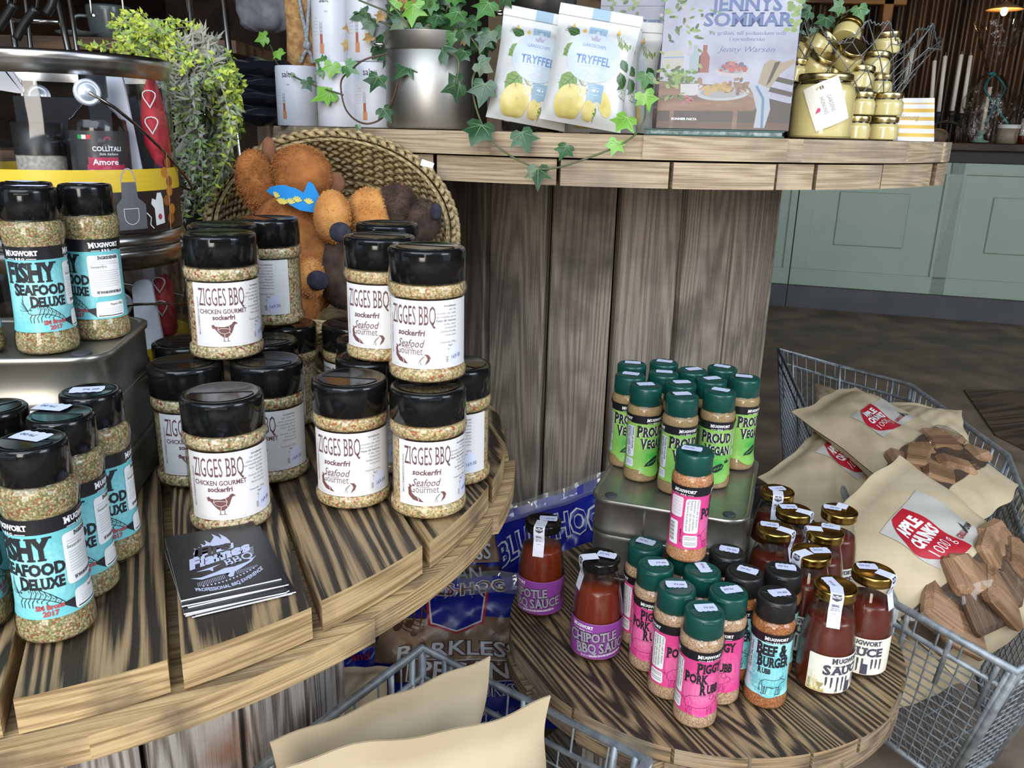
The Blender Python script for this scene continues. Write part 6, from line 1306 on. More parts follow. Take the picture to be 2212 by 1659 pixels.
DBOT = flat('dark sauce bottle', (.012, .008, .006), .12)
def sbot(label, c, h, r_, z, dz=0):
    t = thing('sauce_bottle', label, 'sauce bottle', (c[0], c[1], z), facing((c[0], c[1]))); m = MB(); m.lathe(smooth_prof([(.0001, .001), (r_ * .95, .001), (r_, .008), (r_, h * .66), (r_ * .85, h * .74), (r_ * .42, h * .82), (r_ * .40, h * .88), (.0001, h * .885)], 3), DBOT, 32); m.obj('bottle', t); m = MB(); m.lathe([(r_ * .46, h * .86), (r_ * .46, h), (.0001, h)], BLACKM, 24); m.obj('cap', t)
    d = Decal(); hw = PI * r_ * .8; h = .15; d.rect(-hw, h * .08, hw, h * .52, flat('charcoal label', (.035, .035, .037), .4), 0); fx = -.012
    for k, c_ in enumerate(((.02, .30, .08), (.78, .78, .78), (.55, .04, .04))): d.rect(fx - .012 + .005 * k, h * .46, fx - .007 + .005 * k, h * .49, flat('flag %d' % k, c_, .5), 1)
    d.ring(.008, h * .455, .003, .003, .0016, flat('crimson print', (.42, .02, .07), .5), 1, 0, PI); d.text('COLLÌTALI', .007, h * .375, .0048, TEXTW, 1, 'c', W=.031, bold=.02); d.text('Stile Italiano', .008, h * .345, .0026, TEXTW, 1, 'c', W=.020, shear=.3)
    CR_ = flat('crimson print', (0, 0, 0)); d.rect(-.014, h * .27, .018, h * .33, CR_, 1); d.rect(-.016, h * .09, .026, h * .275, CR_, 1.2); d.text('Amore', .004, h * .275, .0062, TEXTW, 2, 'c', W=.027, bold=.02); d.text('BBQ', .005, h * .12, .0165, TEAL3, 2, 'c', W=.037, bold=.05)
    m = MB(); fn = cyl_map(lambda z: r_ + .0004); d.into(m, lambda u, v, o: fn(u, v + dz, o), .008); m.obj('label', t)
q = aty(212, 380, .985); sbot('dark bottle with a crimson label inside the upper clear tub', (q.x + .004, .990), .185, .031, zU, .045)
q = aty(262, 800, 1.0); sbot('dark bottle standing inside the lower clear tub', (q.x - .01, 1.02), .185, .030, LZ + .009)
q = aty(70, 350, .97); t = thing('spice_grinder', 'grey spice jar with a black cap inside the upper clear tub', 'spice grinder', (q.x, .99, zU), 0); m = MB(); m.lathe([(.0001, .001), (.026, .001), (.026, .095), (.0001, .095)], noisy('grey pepper mix', (.24, .22, .19), (.40, .37, .32), scale=240, bump=.2), 30); m.obj('jar', t); m = MB(); m.lathe([(.027, .095), (.027, .130), (.0001, .131)], BLACKM, 30); m.obj('cap', t)
m = MB(); m.box((0, .0, .08), (.17, .006, .16), flat('black apron cloth', (.012, .012, .016), .85)); o = m.obj('folded_apron', None, (TB.x + .02, TB.y + .035, zU)); o.rotation_euler = (0, 0, facing(TB)); tag(o, 'folded black apron at the back inside the upper clear tub', 'apron')
# ---------------------------------------------------------------- herbs in a tall pot behind the tubs
hp = Vector((-.57, 1.345, LZ)); t = thing('potted_herbs', 'thyme and lavender plant hanging over behind the clear tubs', 'plant', hp); m = MB(); m.lathe([(.0001, .001), (.055, .001), (.075, .30), (.07, .30), (.0001, .28)], noisy('dark pot', (.03, .022, .018), (.06, .045, .035), rough=.8), 32); m.obj('pot', t)
HG = [flat('thyme lime leaf', (.42, .50, .05), .55), flat('thyme green leaf', (.20, .32, .06), .55), flat('lavender grey leaf', (.32, .32, .25), .7), flat('dry grey stem', (.36, .33, .26), .8), flat('sage leaf', (.25, .33, .19), .65)]
m = MB(); st_ = MB(); r = random.Random(21)
def blade(p, dr, l, wd, mat):
    dr = dr.normalized(); s = dr.cross(Vector((r.uniform(-1, 1), -1, r.uniform(-.6, .6)))).normalized() * wd; n = s.cross(dr).normalized() * l * .12
    m.add([p, p + dr * l * .4 + s - n, p + dr * l, p + dr * l * .4 - s - n], [(0, 1, 2), (0, 2, 3)], mat, True)
def hat(x, y, Y): return aty(x, y, Y) - hp
sprays = []
for k in range(30): sprays.append(([(r.gauss(395, 25), r.gauss(150, 20)), (r.gauss(330, 40), r.gauss(85, 18)), (r.gauss(300, 45), r.gauss(70, 22))], (0, 1, 0), .0085, .0026))
sprays += [([(400, 130), (320, 60), (268, 26)], (0, 0), .009, .0028), ([(380, 130), (260, 108), (168, 96)], (0, 1), .009, .0028), ([(390, 140), (310, 80), (290, 45)], (0, 0), .009, .0028)]
for k in range(70): sprays.append(([(r.gauss(405, 20), r.gauss(170, 30)), (r.gauss(415, 30), r.gauss(150, 40)), (r.gauss(430, 32), r.gauss(165, 45))], (2, 2, 3, 2), .019, .0024))
for k in range(36): x = r.uniform(375, 505); sprays.append(([(r.gauss(415, 25), r.gauss(180, 30)), (x, r.uniform(200, 260)), (x + r.gauss(8, 12), r.uniform(270, 330)), (x * .6 + 420 * .4 + r.gauss(0, 16), r.uniform(330, 480))], (1, 4, 2, 0) if x > 440 else (2, 4, 1, 3), .012, .0026))
for k in range(14): sprays.append(([(440, 190), (r.gauss(485, 12), r.gauss(165, 20)), (r.gauss(505, 8), r.gauss(200, 20)), (r.gauss(500, 10), r.gauss(255, 20))], (0, 1), .009, .0028))
for pts, kinds, ln, wd in sprays:
    Y = r.uniform(1.22, 1.34); P_ = smooth_path([hat(x, y, Y + .02 * i - .03) for i, (x, y) in enumerate(pts)], 7); st_.tube(P_, .0007, HG[3], 4, caps=False)
    for a, b in zip(P_, P_[1:]):
        dd = (b - a)
        for _ in range(4): blade(a.lerp(b, r.random()), dd.normalized() * .5 + Vector((r.gauss(0, 1), r.gauss(0, .7), r.gauss(0, 1))).normalized() * .8, ln * r.uniform(.7, 1.3), wd, HG[r.choice(kinds)])
m.obj('leaves', t); st_.obj('stems', t); m = MB(); m.tube(smooth_path([(0, 0, .28), hat(410, 300, 1.30), hat(405, 200, 1.29), hat(400, 150, 1.28)], 4), .008, HG[3], 8); m.obj('woody_trunk', t)
# ---------------------------------------------------------------- straw basket with soft toys
BCN = aty(722, 520, 1.275) + Vector((0, 0, .015)); ex_ = Vector((.975, -.03, -.16)).normalized(); ey_ = Vector((.05, .60, .80)); ey_ = (ey_ - ex_ * ey_.dot(ex_)).normalized(); en = ex_.cross(ey_)
if en.y > 0: en = -en
STRAW = noisy('braided straw', (.24, .165, .075), (.52, .39, .20), scale=70, rough=.75, bump=.5, stretch=(1, 1, 3))
RX, RY, DP = .186, .168, .145
bprof = [(.965, .012), (1.0, .010), (1.005, 0), (1.0, -.02), (.985, -.045), (.955, -.075), (.90, -.105), (.80, -.128), (.62, -.140), (.35, -DP), (.0, -DP)]
t = thing('straw_basket', 'braided straw basket tipped forward, full of soft toys', 'basket', BCN); m = MB()
def bpt(f, a, h, g=0): return ex_ * (RX * f + g) * math.cos(a) + ey_ * (RY * f + g) * math.sin(a) + en * h
m.grid([[bpt(f, a, h) for a in np.linspace(0, 2 * PI, 60, endpoint=False)] for f, h in smooth_prof(bprof, 2)], STRAW, True, closev=True)
m.grid([[bpt(f, a, h, -.008) for a in np.linspace(0, 2 * PI, 60, endpoint=False)] for f, h in smooth_prof(bprof, 2)[::-1]], STRAW, True, closev=True); m.obj('basket_wall', t)
m = MB()
for side in (1, -1):
    for i, hh in enumerate(np.linspace(.006, -.125, 9)):
        f = np.interp(-hh, [-.012, 0, .02, .045, .075, .105, .128], [1, 1.005, 1, .985, .955, .90, .80]); nst = 58
        for j in range(nst):
            for q in (-1, 1):
                a = 2 * PI * (j + .5 * (q > 0)) / nst; g = .0035 if side > 0 else -.0115; c = bpt(f, a, hh + q * .0038, g); tg = (bpt(f, a + .01, hh, g) - bpt(f, a - .01, hh, g)).normalized(); dr = (tg + en * q * .55).normalized(); out = (c - en * c.dot(en)).normalized() * side; wdv = dr.cross(out) * .0052; L_ = dr * .0115
                m.add([c - L_, c + wdv, c + L_, c - wdv, c + out * .0042, c - out * .002], [(0, 3, 4), (3, 2, 4), (2, 1, 4), (1, 0, 4), (0, 1, 5), (1, 2, 5), (2, 3, 5), (3, 0, 5)], STRAW, True)
for a in np.linspace(0, 2 * PI, 70, endpoint=False):
    for q in (0, 1):
        c = bpt(1.0, a + q * .045, .014, -.003 + .006 * q); tg = (bpt(1, a + .01, 0) - bpt(1, a - .01, 0)).normalized(); out = ((c - en * c.dot(en)).normalized() * (1 if q else -1) + en * .9).normalized(); dr = (tg + out.cross(tg) * (.5 if q else -.5)).normalized(); w_ = dr.cross(out) * .006; L_ = dr * .0125
        m.add([c - L_, c + w_, c + L_, c - w_, c + out * .005, c - out * .002], [(0, 3, 4), (3, 2, 4), (2, 1, 4), (1, 0, 4), (0, 1, 5), (1, 2, 5), (2, 3, 5), (3, 0, 5)], STRAW, True)
m.obj('braid', t)
m = MB(); c = bpt(1.02, math.radians(52), .02); m.box(c, (.020, .001, .010), WHITE, RZ(.0) @ Matrix.Rotation(.3, 3, 'Y')); m.obj('paper_tag', t)
FURO = noisy('orange brown plush', (.22, .072, .015), (.37, .135, .034), scale=45, rough=.95, bump=.5); FURL = noisy('ginger plush', (.42, .17, .04), (.58, .27, .08), scale=45, rough=.95, bump=.5); FURD = noisy('dark brown plush', (.030, .016, .011), (.085, .050, .036), scale=45, rough=.95, bump=.5); FELTN = noisy('navy black felt', (.014, .016, .026), (.030, .033, .048), scale=120, rough=.95, bump=.3); FELTB = noisy('brown felt', (.14, .055, .025), (.20, .085, .04), scale=60, rough=.9, bump=.2)
def furry(mb, c, rad, mat, n, ln=.009, seed=0, mx=None):
    r_ = np.random.default_rng(seed); ph = r_.uniform(0, 6, 3)
    mb.ell(c, rad, mat, mx, 22, 14, wob=lambda v: 1 + .05 * math.sin(40 * v.x + ph[0]) * math.sin(40 * v.z + ph[1]) + .03 * math.sin(75 * v.y + ph[2]))
    n = int(n * 1.8); v = r_.normal(size=(n, 3)); v /= np.linalg.norm(v, axis=1)[:, None]; j = r_.normal(size=(n, 3)) * .7
    for a, b in zip(v, j):
        p = Vector(a * np.array(rad)); nn = Vector(a / np.array(rad)).normalized(); dr = (nn + Vector(b) + Vector((0, 0, -.35))).normalized(); s = dr.cross(Vector((.3, -1, .2))).normalized() * .0006; ln_ = ln * .34 * (.6 + .8 * abs(b[0]))
        if mx: p, dr, s = mx @ p, mx @ dr, mx @ s
        p = Vector(c) + p; e = p + dr * ln_
        mb.add([p - s, p + s, e], [(0, 1, 2)], mat, False)
def toy(label): return thing('plush_toy', label, 'soft toy', BCN, 0, 'soft toys in the straw basket')
def epx(x, y, Y, rx, rz, ry=None): c = aty(x, y, Y); k = pxm(c); return c - BCN, (rx * k, (ry or (rx + rz) / 2) * k, rz * k)
ta = toy('orange brown soft toy wearing a blue bandana in the straw basket')
m = MB(); c, q = epx(640, 555, 1.205, 92, 128, 80); furry(m, c, q, FURO, 2600, .007, 1, Matrix.Rotation(-.22, 3, 'Y')); c, q = epx(625, 650, 1.185, 70, 62, 60); furry(m, c, q, FURO, 1200, .007, 2); m.obj('body', ta)
m = MB(); c, q = epx(650, 378, 1.255, 66, 62, 56); furry(m, c, q, FURO, 2200, .010, 3); m.obj('head', ta)
m = MB(); c, q = epx(552, 392, 1.235, 40, 66, 40); furry(m, c, q, FURO, 1500, .009, 4, Matrix.Rotation(-.12, 3, 'Y')); m.obj('tail', ta)
for k, (x, y, a, b) in enumerate(((581, 326, 16, 30), (722, 396, 24, 24))): m = MB(); c, q = epx(x, y, 1.262, a, b, 8); m.ell(c, q, FELTB, None, 18, 10); m.obj('ear', ta)
m = MB(); BANB = flat('blue bandana cloth', (.005, .21, .55), .75); BANY = flat('bandana yellow print', (.62, .52, .12), .75)
d = Decal(); d.poly([(-.040, .006), (-.032, .013), (-.014, .017), (.004, .014), (.014, .009), (.021, .024), (.027, .021), (.034, .006), (.039, -.012), (.028, -.016), (.008, -.014), (-.010, -.006), (-.026, .000)], BANB, 0)
rb_ = random.Random(4)
for k in range(9):
    x, y = rb_.uniform(-.03, .035), rb_.uniform(-.010, .015)
    for j in range(5): a = .4 + j * .5; d.line([(x, y), (x + .007 * math.cos(a), y + .007 * math.sin(a))], .0022, BANY, 1)
d.t = [q for q in d.t if q[3] == 0 or all(-.030 < p[0] < .034 and -.012 < p[1] < .011 + .1 * max(0, -abs(p[0] + .015)) for p in q[:3])]
c0 = aty(640, 428, 1.175) - BCN; d.into(m, lambda u, v, o: c0 + Vector((u, -o * 3 - .03 * math.cos(u * 22) + .016, v * 1.05 - .06 * u)), .006, .0003); m.obj('bandana', ta)
tb_ = toy('dark brown soft toy with ginger paws and two navy felt tips, lower in the basket')
m = MB(); c, q = epx(748, 585, 1.20, 66, 84, 60); furry(m, c, q, FURD, 2000, .008, 5); m.obj('body', tb_)
for k, (x, y, a, b, nx, ny) in enumerate(((718, 468, 38, 56, 735, 502), (672, 600, 30, 42, 686, 606))):
    m = MB(); c, q = epx(x, y, 1.172 if k == 0 else 1.16, a, b, 36); furry(m, c, q, FURL, 900, .008, 6 + k); m.obj('paw', tb_); m = MB(); c, q = epx(nx, ny, 1.14, 24, 22, 16); m.ell(c, q, FELTN, None, 18, 10); m.obj('felt_tip', tb_)
tc_ = toy('ginger soft toy with a dark brown shaggy head at the right of the basket')
m = MB(); c, q = epx(798, 470, 1.225, 50, 62, 44); furry(m, c, q, FURL, 1200, .010, 9); m.obj('body', tc_); m = MB(); c, q = epx(858, 447, 1.235, 44, 48, 42); furry(m, c, q, FURD, 1500, .014, 10); m.obj('shaggy_mane', tc_); m = MB(); c, q = epx(912, 478, 1.23, 38, 46, 40); furry(m, c, q, FURD, 1100, .009, 11); m.obj('muzzle', tc_); m = MB(); c, q = epx(942, 458, 1.20, 13, 19, 12); m.ell(c, q, FELTN, None, 16, 10); m.obj('nose', tc_); m = MB(); c, q = epx(868, 402, 1.24, 9, 9, 9); m.ell(c, q, FELTB, None, 12, 8); m.obj('ear', tc_)
# ---------------------------------------------------------------- bags
FILM = clear('smooth clear film', (.95, .94, .92), boost=.8, rough=.08, bump=.35, bscale=16)
class Bag:
    """soft bag over four corners tl,tr,br,bl; front bulges along n"""
    def __init__(s, tl, tr, br, bl, th, seed=0, wr=.12, seam=.06, power=.6):
        s.q = [Vector(x) for x in (tl, tr, br, bl)]; s.c = sum(s.q, Vector()) / 4; s.th = th; s.seam = seam; s.pw = power; s.wr = wr
        s.n = (s.q[1] - s.q[0]).cross(s.q[0] - s.q[3]).normalized() * 1
        if s.n.dot(EYE - s.c) < 0: s.n = -s.n
        s.ph = np.random.default_rng(seed).uniform(0, 6, 8); s.W = ((s.q[1] - s.q[0]).length + (s.q[2] - s.q[3]).length) / 2; s.H = ((s.q[0] - s.q[3]).length + (s.q[1] - s.q[2]).length) / 2
    def surf(s, u, v, o=0, sd=1):
        """u 0..1 left-right, v 0..1 bottom-top"""
        tl, tr, br, bl = s.q; p = (bl.lerp(br, u)).lerp(tl.lerp(tr, u), v); vv = min(1, max(0, v / (1 - s.seam))); ph = s.ph
        e = max(1 - (2 * u - 1) ** 2, 0) ** s.pw * max(1 - (2 * vv - 1) ** 2, 0) ** s.pw; edge = max(abs(2 * u - 1), abs(2 * vv - 1)) ** 2
        q = math.sin(5 * u + 3 * v + ph[0]) + .7 * math.sin(9 * v - 6 * u + ph[1]) + edge * (.9 * math.sin(17 * u + ph[2]) + .9 * math.sin(15 * v + ph[3])) + .35 * math.sin(23 * (u + v) + ph[4]) + .35 * math.sin(27 * (u - v) + ph[5])
        p = p + (tr - tl) * (.012 * (math.sin(9 * v + ph[6]) + .6 * math.sin(21 * v + ph[1])) * (2 * u - 1)) + (tl - bl) * (.010 * (math.sin(8 * u + ph[3]) + .6 * math.sin(19 * u + ph[5])) * (2 * v - 1))
        return p + s.n * (sd * (s.th / 2 * e * (1 + s.wr * q) + .0008) + o + .006 * math.sin(7 * u + ph[7]) * max(0, v - .8) * 4)
    def body(s, mb, mat, n=30):
        for sd in (1, -1):
            G = [[s.surf(i / n, j / n, 0, sd) - s.c for j in range(n + 1)] for i in range(n + 1)]; mb.grid(G if sd > 0 else G[::-1], mat)
    def decal(s, mb, d, step=.0004, maxlen=.02, base=.0008):
        """decal in metres about the bag's middle"""
        cl = lambda p: (min(max(p[0], -s.W * .495), s.W * .495), min(max(p[1], -s.H * .495), s.H * .495)); d.t = [tuple(cl(p) for p in q[:3]) + q[3:] for q in d.t]
        d.into(mb, lambda u, v, o: s.surf(u / s.W + .5, v / s.H + .5, o + base) - s.c, maxlen, step)
def chunk(p, sz, rot, label, mat, seed):
    r_ = random.Random(seed); m = MB(); pts = []
    m.box((0, 0, 0), sz, mat, bev=min(sz) * .34, tcoff=(r_.random() * 9, r_.random() * 9, 0)); f1, f2, f3 = r_.uniform(-.5, .5), r_.uniform(-.45, .45), r_.uniform(-.4, .4); m.v = [(x * (1 + f3 * z / sz[2] + .3 * y / sz[1] * f1), y * (1 + f1 * x / sz[0]) + x * f2 * .5, z * (1 + f2 * x / sz[0])) for x, y, z in m.v]
    o = m.obj('wood_chunk', None, p); o.rotation_euler = rot; return tag(o, label, 'wood chunk', 'wood chunks behind the bag windows')
CHW = wood('split apple wood', (.20, .105, .052), (.37, .215, .115), rings=2, scale=22, rough=.75, bump=.6, fine=.5); CHB = wood('bark covered wood', (.06, .036, .022), (.17, .10, .06), rings=2, scale=22, rough=.85, bump=.6, fine=.7)
def label_art(k=1.0):
    d = Decal(); RED = flat('red shield print', (.42, .012, .025), .5); SG = flat('pale grey print', (.48, .46, .42), .55); DKI = flat('flame ink', (.03, .03, .03), .5)
    w_, h_ = .075 * k, .088 * k
    d.rect(-w_ * .92, -h_ * .72, w_ * 1.40, h_ * .72, SG, 0)
    d.poly([(w_ * .36, -h_ * .70), (w_ * .36, h_ * .70), (-w_ * .30, h_ * .70)] + [(-w_ * (.30 + .62 * math.sin(PI * f) ** .8), h_ * (.70 - 1.4 * f)) for f in np.linspace(.06, .94, 14)] + [(-w_ * .30, -h_ * .70)], RED, 1)
    d.text('APPLE', -w_ * .22, h_ * .26, .022 * k, TEXTW, 2, 'c', W=.060 * k, bold=.05); d.text('CHUNKS', -w_ * .22, -h_ * .08, .022 * k, TEXTW, 2, 'c', W=.074 * k, bold=.05); d.text('1000 g', -w_ * .20, -h_ * .42, .021 * k, TEXTW, 2, 'c', W=.064 * k, bold=-.01)
    d.text('GRILL', w_ * .80, -h_ * .50, .0105 * k, flat('red brown ink', (.30, .03, .04), .5), 2, 'r', W=.029 * k, bold=.03); d.text('TEAM', w_ * .96, -h_ * .50, .0105 * k, DKI, 2, 'l', W=.029 * k, bold=.03)
    d.poly([(x_ * k + w_ * .82, h_ * (y_ - 1.47)) for x_, y_ in ((.001, .95), (.008, .95), (.010, 1.06), (.0065, 1.15), (.005, 1.26), (.0015, 1.12), (-.001, 1.04))], DKI, 2)
    return d
def clip_to(d, x0, y0, x1, y1): d.t = [q for q in d.t if all(x0 < p[0] < x1 and y0 < p[1] < y1 for p in q[:3])]; return d
def shift(d, dx, dy): return Decal().add(d, dx, dy)
def kraft(label, q, th, seed, art=None, win=None, chunks=(), group='kraft bags of smoking wood', seam=.06, wr=.12, flip=False):
    b = Bag(*q, th, seed, wr, seam); t = thing('paper_bag', label, 'paper bag', b.c, 0, group); m = MB(); b.body(m, KRAFT, 34); m.obj('bag', t)
    d = Decal()
    if art: d.add(art)
    if d.t: m = MB(); b.decal(m, d, .0008, .009); m.obj('print', t)
    if win:
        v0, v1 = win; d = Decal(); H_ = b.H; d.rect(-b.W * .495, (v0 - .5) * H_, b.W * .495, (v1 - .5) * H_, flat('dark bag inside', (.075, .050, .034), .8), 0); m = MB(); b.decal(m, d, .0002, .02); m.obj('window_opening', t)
        m = MB(); n = 22; G = [[b.surf(i / n, v0 - .004 + (v1 - v0 + .008) * j / n, .0015 + .019 * abs(math.sin(PI * j / n)) ** .5 * (max(0, 1 - (2 * i / n - 1) ** 2)) ** .3) - b.c for j in range(n + 1)] for i in range(n + 1)]; m.grid(G, FILM); m.obj('clear_window', t)
        rc = random.Random(seed + 3); which = 'upper bag' if seed == 32 else 'front bag'; nm = ('at the left end', 'left of the middle', 'in the middle', 'right of the middle', 'at the right end'); k = 0
        for row in range(2):
            for cc_ in range(5):
                u, v = .17 + .165 * cc_ + rc.uniform(-.02, .02), v0 + (v1 - v0) * (.27 + .46 * row) + rc.uniform(-.012, .012); p = b.surf(u, v, rc.uniform(-.010, -.004)); n_ = b.n; X_ = (b.q[1] - b.q[0]).normalized(); bk = rc.random() < .35
                M3 = Matrix((X_, n_.cross(X_), n_)).transposed() @ RZ(rc.uniform(-.9, .9)) @ Matrix.Rotation(rc.uniform(-.3, .3), 3, 'X'); sc_ = b.W * rc.uniform(.23, .32)
                chunk(p, (sc_, sc_ * rc.uniform(.6, .85), .026), M3.to_euler(), ('bark edged' if bk else 'split') + ' wood chunk ' + nm[cc_] + ', ' + ('lower', 'upper')[row] + ' row, in the ' + which + ' window', CHB if bk else CHW, seed * 10 + k); k += 1
    return b
# ---------------------------------------------------------------- long wire cart at the right
def wirewall(mb, a, b, c, d, nu, nv, r_, mat, skip=0):
    """grid of wires on the quad a-b (top) d-c (bottom)"""
    a, b, c, d = map(Vector, (a, b, c, d))
    for i in range(nu + 1): f = i / nu; mb.tube([a.lerp(b, f), d.lerp(c, f)], r_, mat, 4, caps=False)
    for j in range(skip, nv + 1): f = j / nv; mb.tube([a.lerp(d, f), b.lerp(c, f)], r_, mat, 4, caps=False)
zc_ = .42; RIM = [atz(1682, 755, zc_), atz(1968, 832, zc_), atz(2178, 985, zc_), atz(2330, 1380, zc_), atz(2196, 1452, zc_), atz(1935, 1305, zc_), atz(1790, 1205, zc_)]
RIM[6] = RIM[5].lerp(RIM[0], .40) + Vector((.0, 0, 0)); cen = sum(RIM, Vector()) / len(RIM); BOT = [cen + (p - cen) * .80 for p in RIM]
for p in BOT: p.z = .10
def cart(label, rim, bot, cell, drop=.045, feet=None):
    t = thing('wire_cart', label, 'wire cart', (0, 0, 0)); n = len(rim)
    for k in range(n):
        m = MB(); a, b, c, d = rim[k], rim[(k + 1) % n], bot[(k + 1) % n], bot[k]; L_ = (b - a).length; H_ = (a - d).length; f = drop / H_
        a2, b2 = a.lerp(d, f), b.lerp(c, f); wirewall(m, a2, b2, c, d, max(2, int(L_ / cell)), max(2, int(H_ / cell)), .0014, GALV)
        for i in range(max(2, int(L_ / (cell * 1.6))) + 1): q = i / max(2, int(L_ / (cell * 1.6))); m.tube([a.lerp(b, q), a2.lerp(b2, q)], .0017, GALV, 4, caps=False)
        for q in (.12, .5, .88): m.tube([a.lerp(b, q), a2.lerp(b2, q), a2.lerp(b2, q).lerp(d.lerp(c, q), .25)], .0042, GALV, 6)
        m.obj('wire_side', t)
    m = MB(); m.tube([p for p in rim], .0062, GALV, 8, closed=True); m.obj('top_rail', t); m = MB(); m.tube([a.lerp(d, drop / (a - d).length) for a, d in zip(rim, bot)], .0048, GALV, 8, closed=True); m.tube(bot, .0055, GALV, 8, closed=True)
    for a, d in zip(rim, bot): m.tube([a, d], .0058, GALV, 8)
    for a, d, a1, d1 in zip(rim, bot, rim[1:] + rim[:1], bot[1:] + bot[:1]): m.tube([a.lerp(a1, .04), d.lerp(d1, .05)], .0045, GALV, 6)
    m.obj('frame', t); m = MB(); c = sum(bot, Vector()) / n
    for k in range(n):
        for i in range(8): f = i / 8; e = bot[k].lerp(bot[(k + 1) % n], f); m.tube([e, c + (e - c) * .02], .0016, GALV, 4, caps=False)
        for f in (.3, .5, .7, .85): m.tube([c + (bot[k] - c) * f, c + (bot[(k + 1) % n] - c) * f], .0016, GALV, 4, caps=False)
    m.obj('wire_floor', t)
    for k in feet or range(0, n, 2):
        m = MB(); p = c + (bot[k] - c) * .9; m.lathe([(.0001, -.018), (.018, -.016), (.020, 0), (.018, .016), (.0001, .018)], BLACKM, 20); M4 = Matrix.Translation((p.x, p.y, .022)) @ Matrix.Rotation(PI / 2, 4, 'X'); m.v = [tuple(M4 @ Vector(v)) for v in m.v]; m.tube([(p.x, p.y, .03), (p.x, p.y, p.z)], .006, GALV, 8); m.obj('castor', t)
    return t
cart('long galvanised wire cart at the right, filled with kraft bags', RIM, BOT, .022, feet=[0, 1, 3, 4])
Q = lambda *a: [atz(x, y, z) for x, y, z in a]
kraft('large kraft bag in front with a red shield and a window of wood chunks', Q((1738, 1168, .50), (1935, 985, .52), (2310, 1260, .40), (2085, 1475, .28)), .10, 31, shift(label_art(.92), -.012, .050), (.18, .44))
kraft('kraft bag lying on top at the back of the cart, red shield near its top', Q((1712, 888, .50), (1846, 832, .50), (2205, 1050, .47), (2080, 1175, .44)), .10, 32, shift(label_art(.92), -.012, .070), (.15, .42))
kraft('kraft bag at the left of the cart, red shield half covered by the front bag', Q((1640, 1032, .43), (1790, 918, .45), (1985, 1040, .38), (1830, 1180, .36)), .09, 33, shift(label_art(.85), .03, .015))
kraft('plain kraft bag end showing beyond the upper bag', Q((1900, 868, .44), (2074, 884, .46), (2100, 985, .40), (1940, 1010, .38)), .07, 34)
kraft('pointed kraft bag corner at the far end of the cart', Q((1758, 826, .43), (1865, 868, .45), (1900, 930, .38), (1770, 905, .38)), .05, 35)
kraft('kraft bag at the right picture edge beside the upper bag', Q((2188, 1066, .38), (2262, 1050, .39), (2268, 1250, .33), (2196, 1215, .33)), .07, 36)
kraft('kraft bag low in the cart, seen through the wire side', Q((1862, 1330, .25), (2030, 1365, .25), (2090, 1470, .15), (1925, 1540, .13)), .09, 37)
bb = Bag(*Q((1612, 1042, .40), (1745, 1040, .43), (1790, 1150, .34), (1640, 1170, .34)), .06, 38, .2); t = thing('plastic_sack', 'black plastic sack in the cart behind the gold lidded bottles', 'sack', bb.c); m = MB(); bb.body(m, PACK, 24); m.obj('bag', t)
# ---------------------------------------------------------------- wire cart in the foreground with two open paper bags
zl_ = .45; LCn = atz(912, 1400, zl_); uL = (atz(565, 1657, zl_) - LCn).normalized(); uR = (atz(1235, 1562, zl_) - LCn).normalized(); LLn, LRn = .50, .33
RIM2 = [LCn, LCn + uL * LLn, LCn + uL * LLn + uR * LRn, LCn + uR * LRn]
c2 = sum(RIM2, Vector()) / 4; BOT2 = [c2 + (p - c2) * .86 for p in RIM2]
for p in BOT2: p.z = .10
cart('small galvanised wire cart in the foreground holding two paper bags', RIM2, BOT2, .026, .040, feet=[0, 1, 2, 3])
dn = Vector((.0, .03, -.34))
b1 = Q((560, 1672, .55), (1195, 1513, .55)); b2 = Q((566, 1652, .54), (1061, 1418, .54))
kraft('nearest large kraft bag in the foreground cart, crimped top edge', [b1[0], b1[1], b1[1] + Vector((-.02, -.01, -.35)), b1[0] + Vector((.03, .02, -.35))], .085, 41, group='kraft bags in the foreground cart', seam=.10, wr=.10)
kraft('second kraft bag in the foreground cart, behind the nearest one', [b2[0] + Vector((0, .03, 0)), b2[1], b2[1] + Vector((-.03, -.015, -.32)), b2[0] + Vector((.05, .03, -.32))], .07, 42, group='kraft bags in the foreground cart', seam=.10, wr=.10)
# ---------------------------------------------------------------- blue sacks of barbecue wood
BLUE = noisy('royal blue film', (.006, .012, .22), (.012, .025, .33), scale=8, rough=.25, bump=.2, dist=.006); BLUEP = flat('royal blue print', (.008, .016, .25), .28); NAVY = flat('navy print', (.004, .008, .11), .3); BRWN = flat('brown ribbon print', (.10, .045, .025), .4); CHIPV = noisy('pale wood behind film', (.20, .12, .07), (.42, .29, .19), scale=22, rough=.3, bump=.5, dist=.01); REDP = flat('red outline print', (.42, .02, .03), .4); SILP = flat('silver white print', (.62, .64, .70), .4)
def outl(d, s, x, y, h, W, l, ink=None, ol=None, arc=0, rot=0, bold=.015):
    d.text(s, x, y, h, ol or BRWN, l, 'c', W=W, bold=bold + .05, arc=arc, rot=rot); d.text(s, x, y, h, ink or SILP, l + 1, 'c', W=W, bold=bold, arc=arc, rot=rot); return d
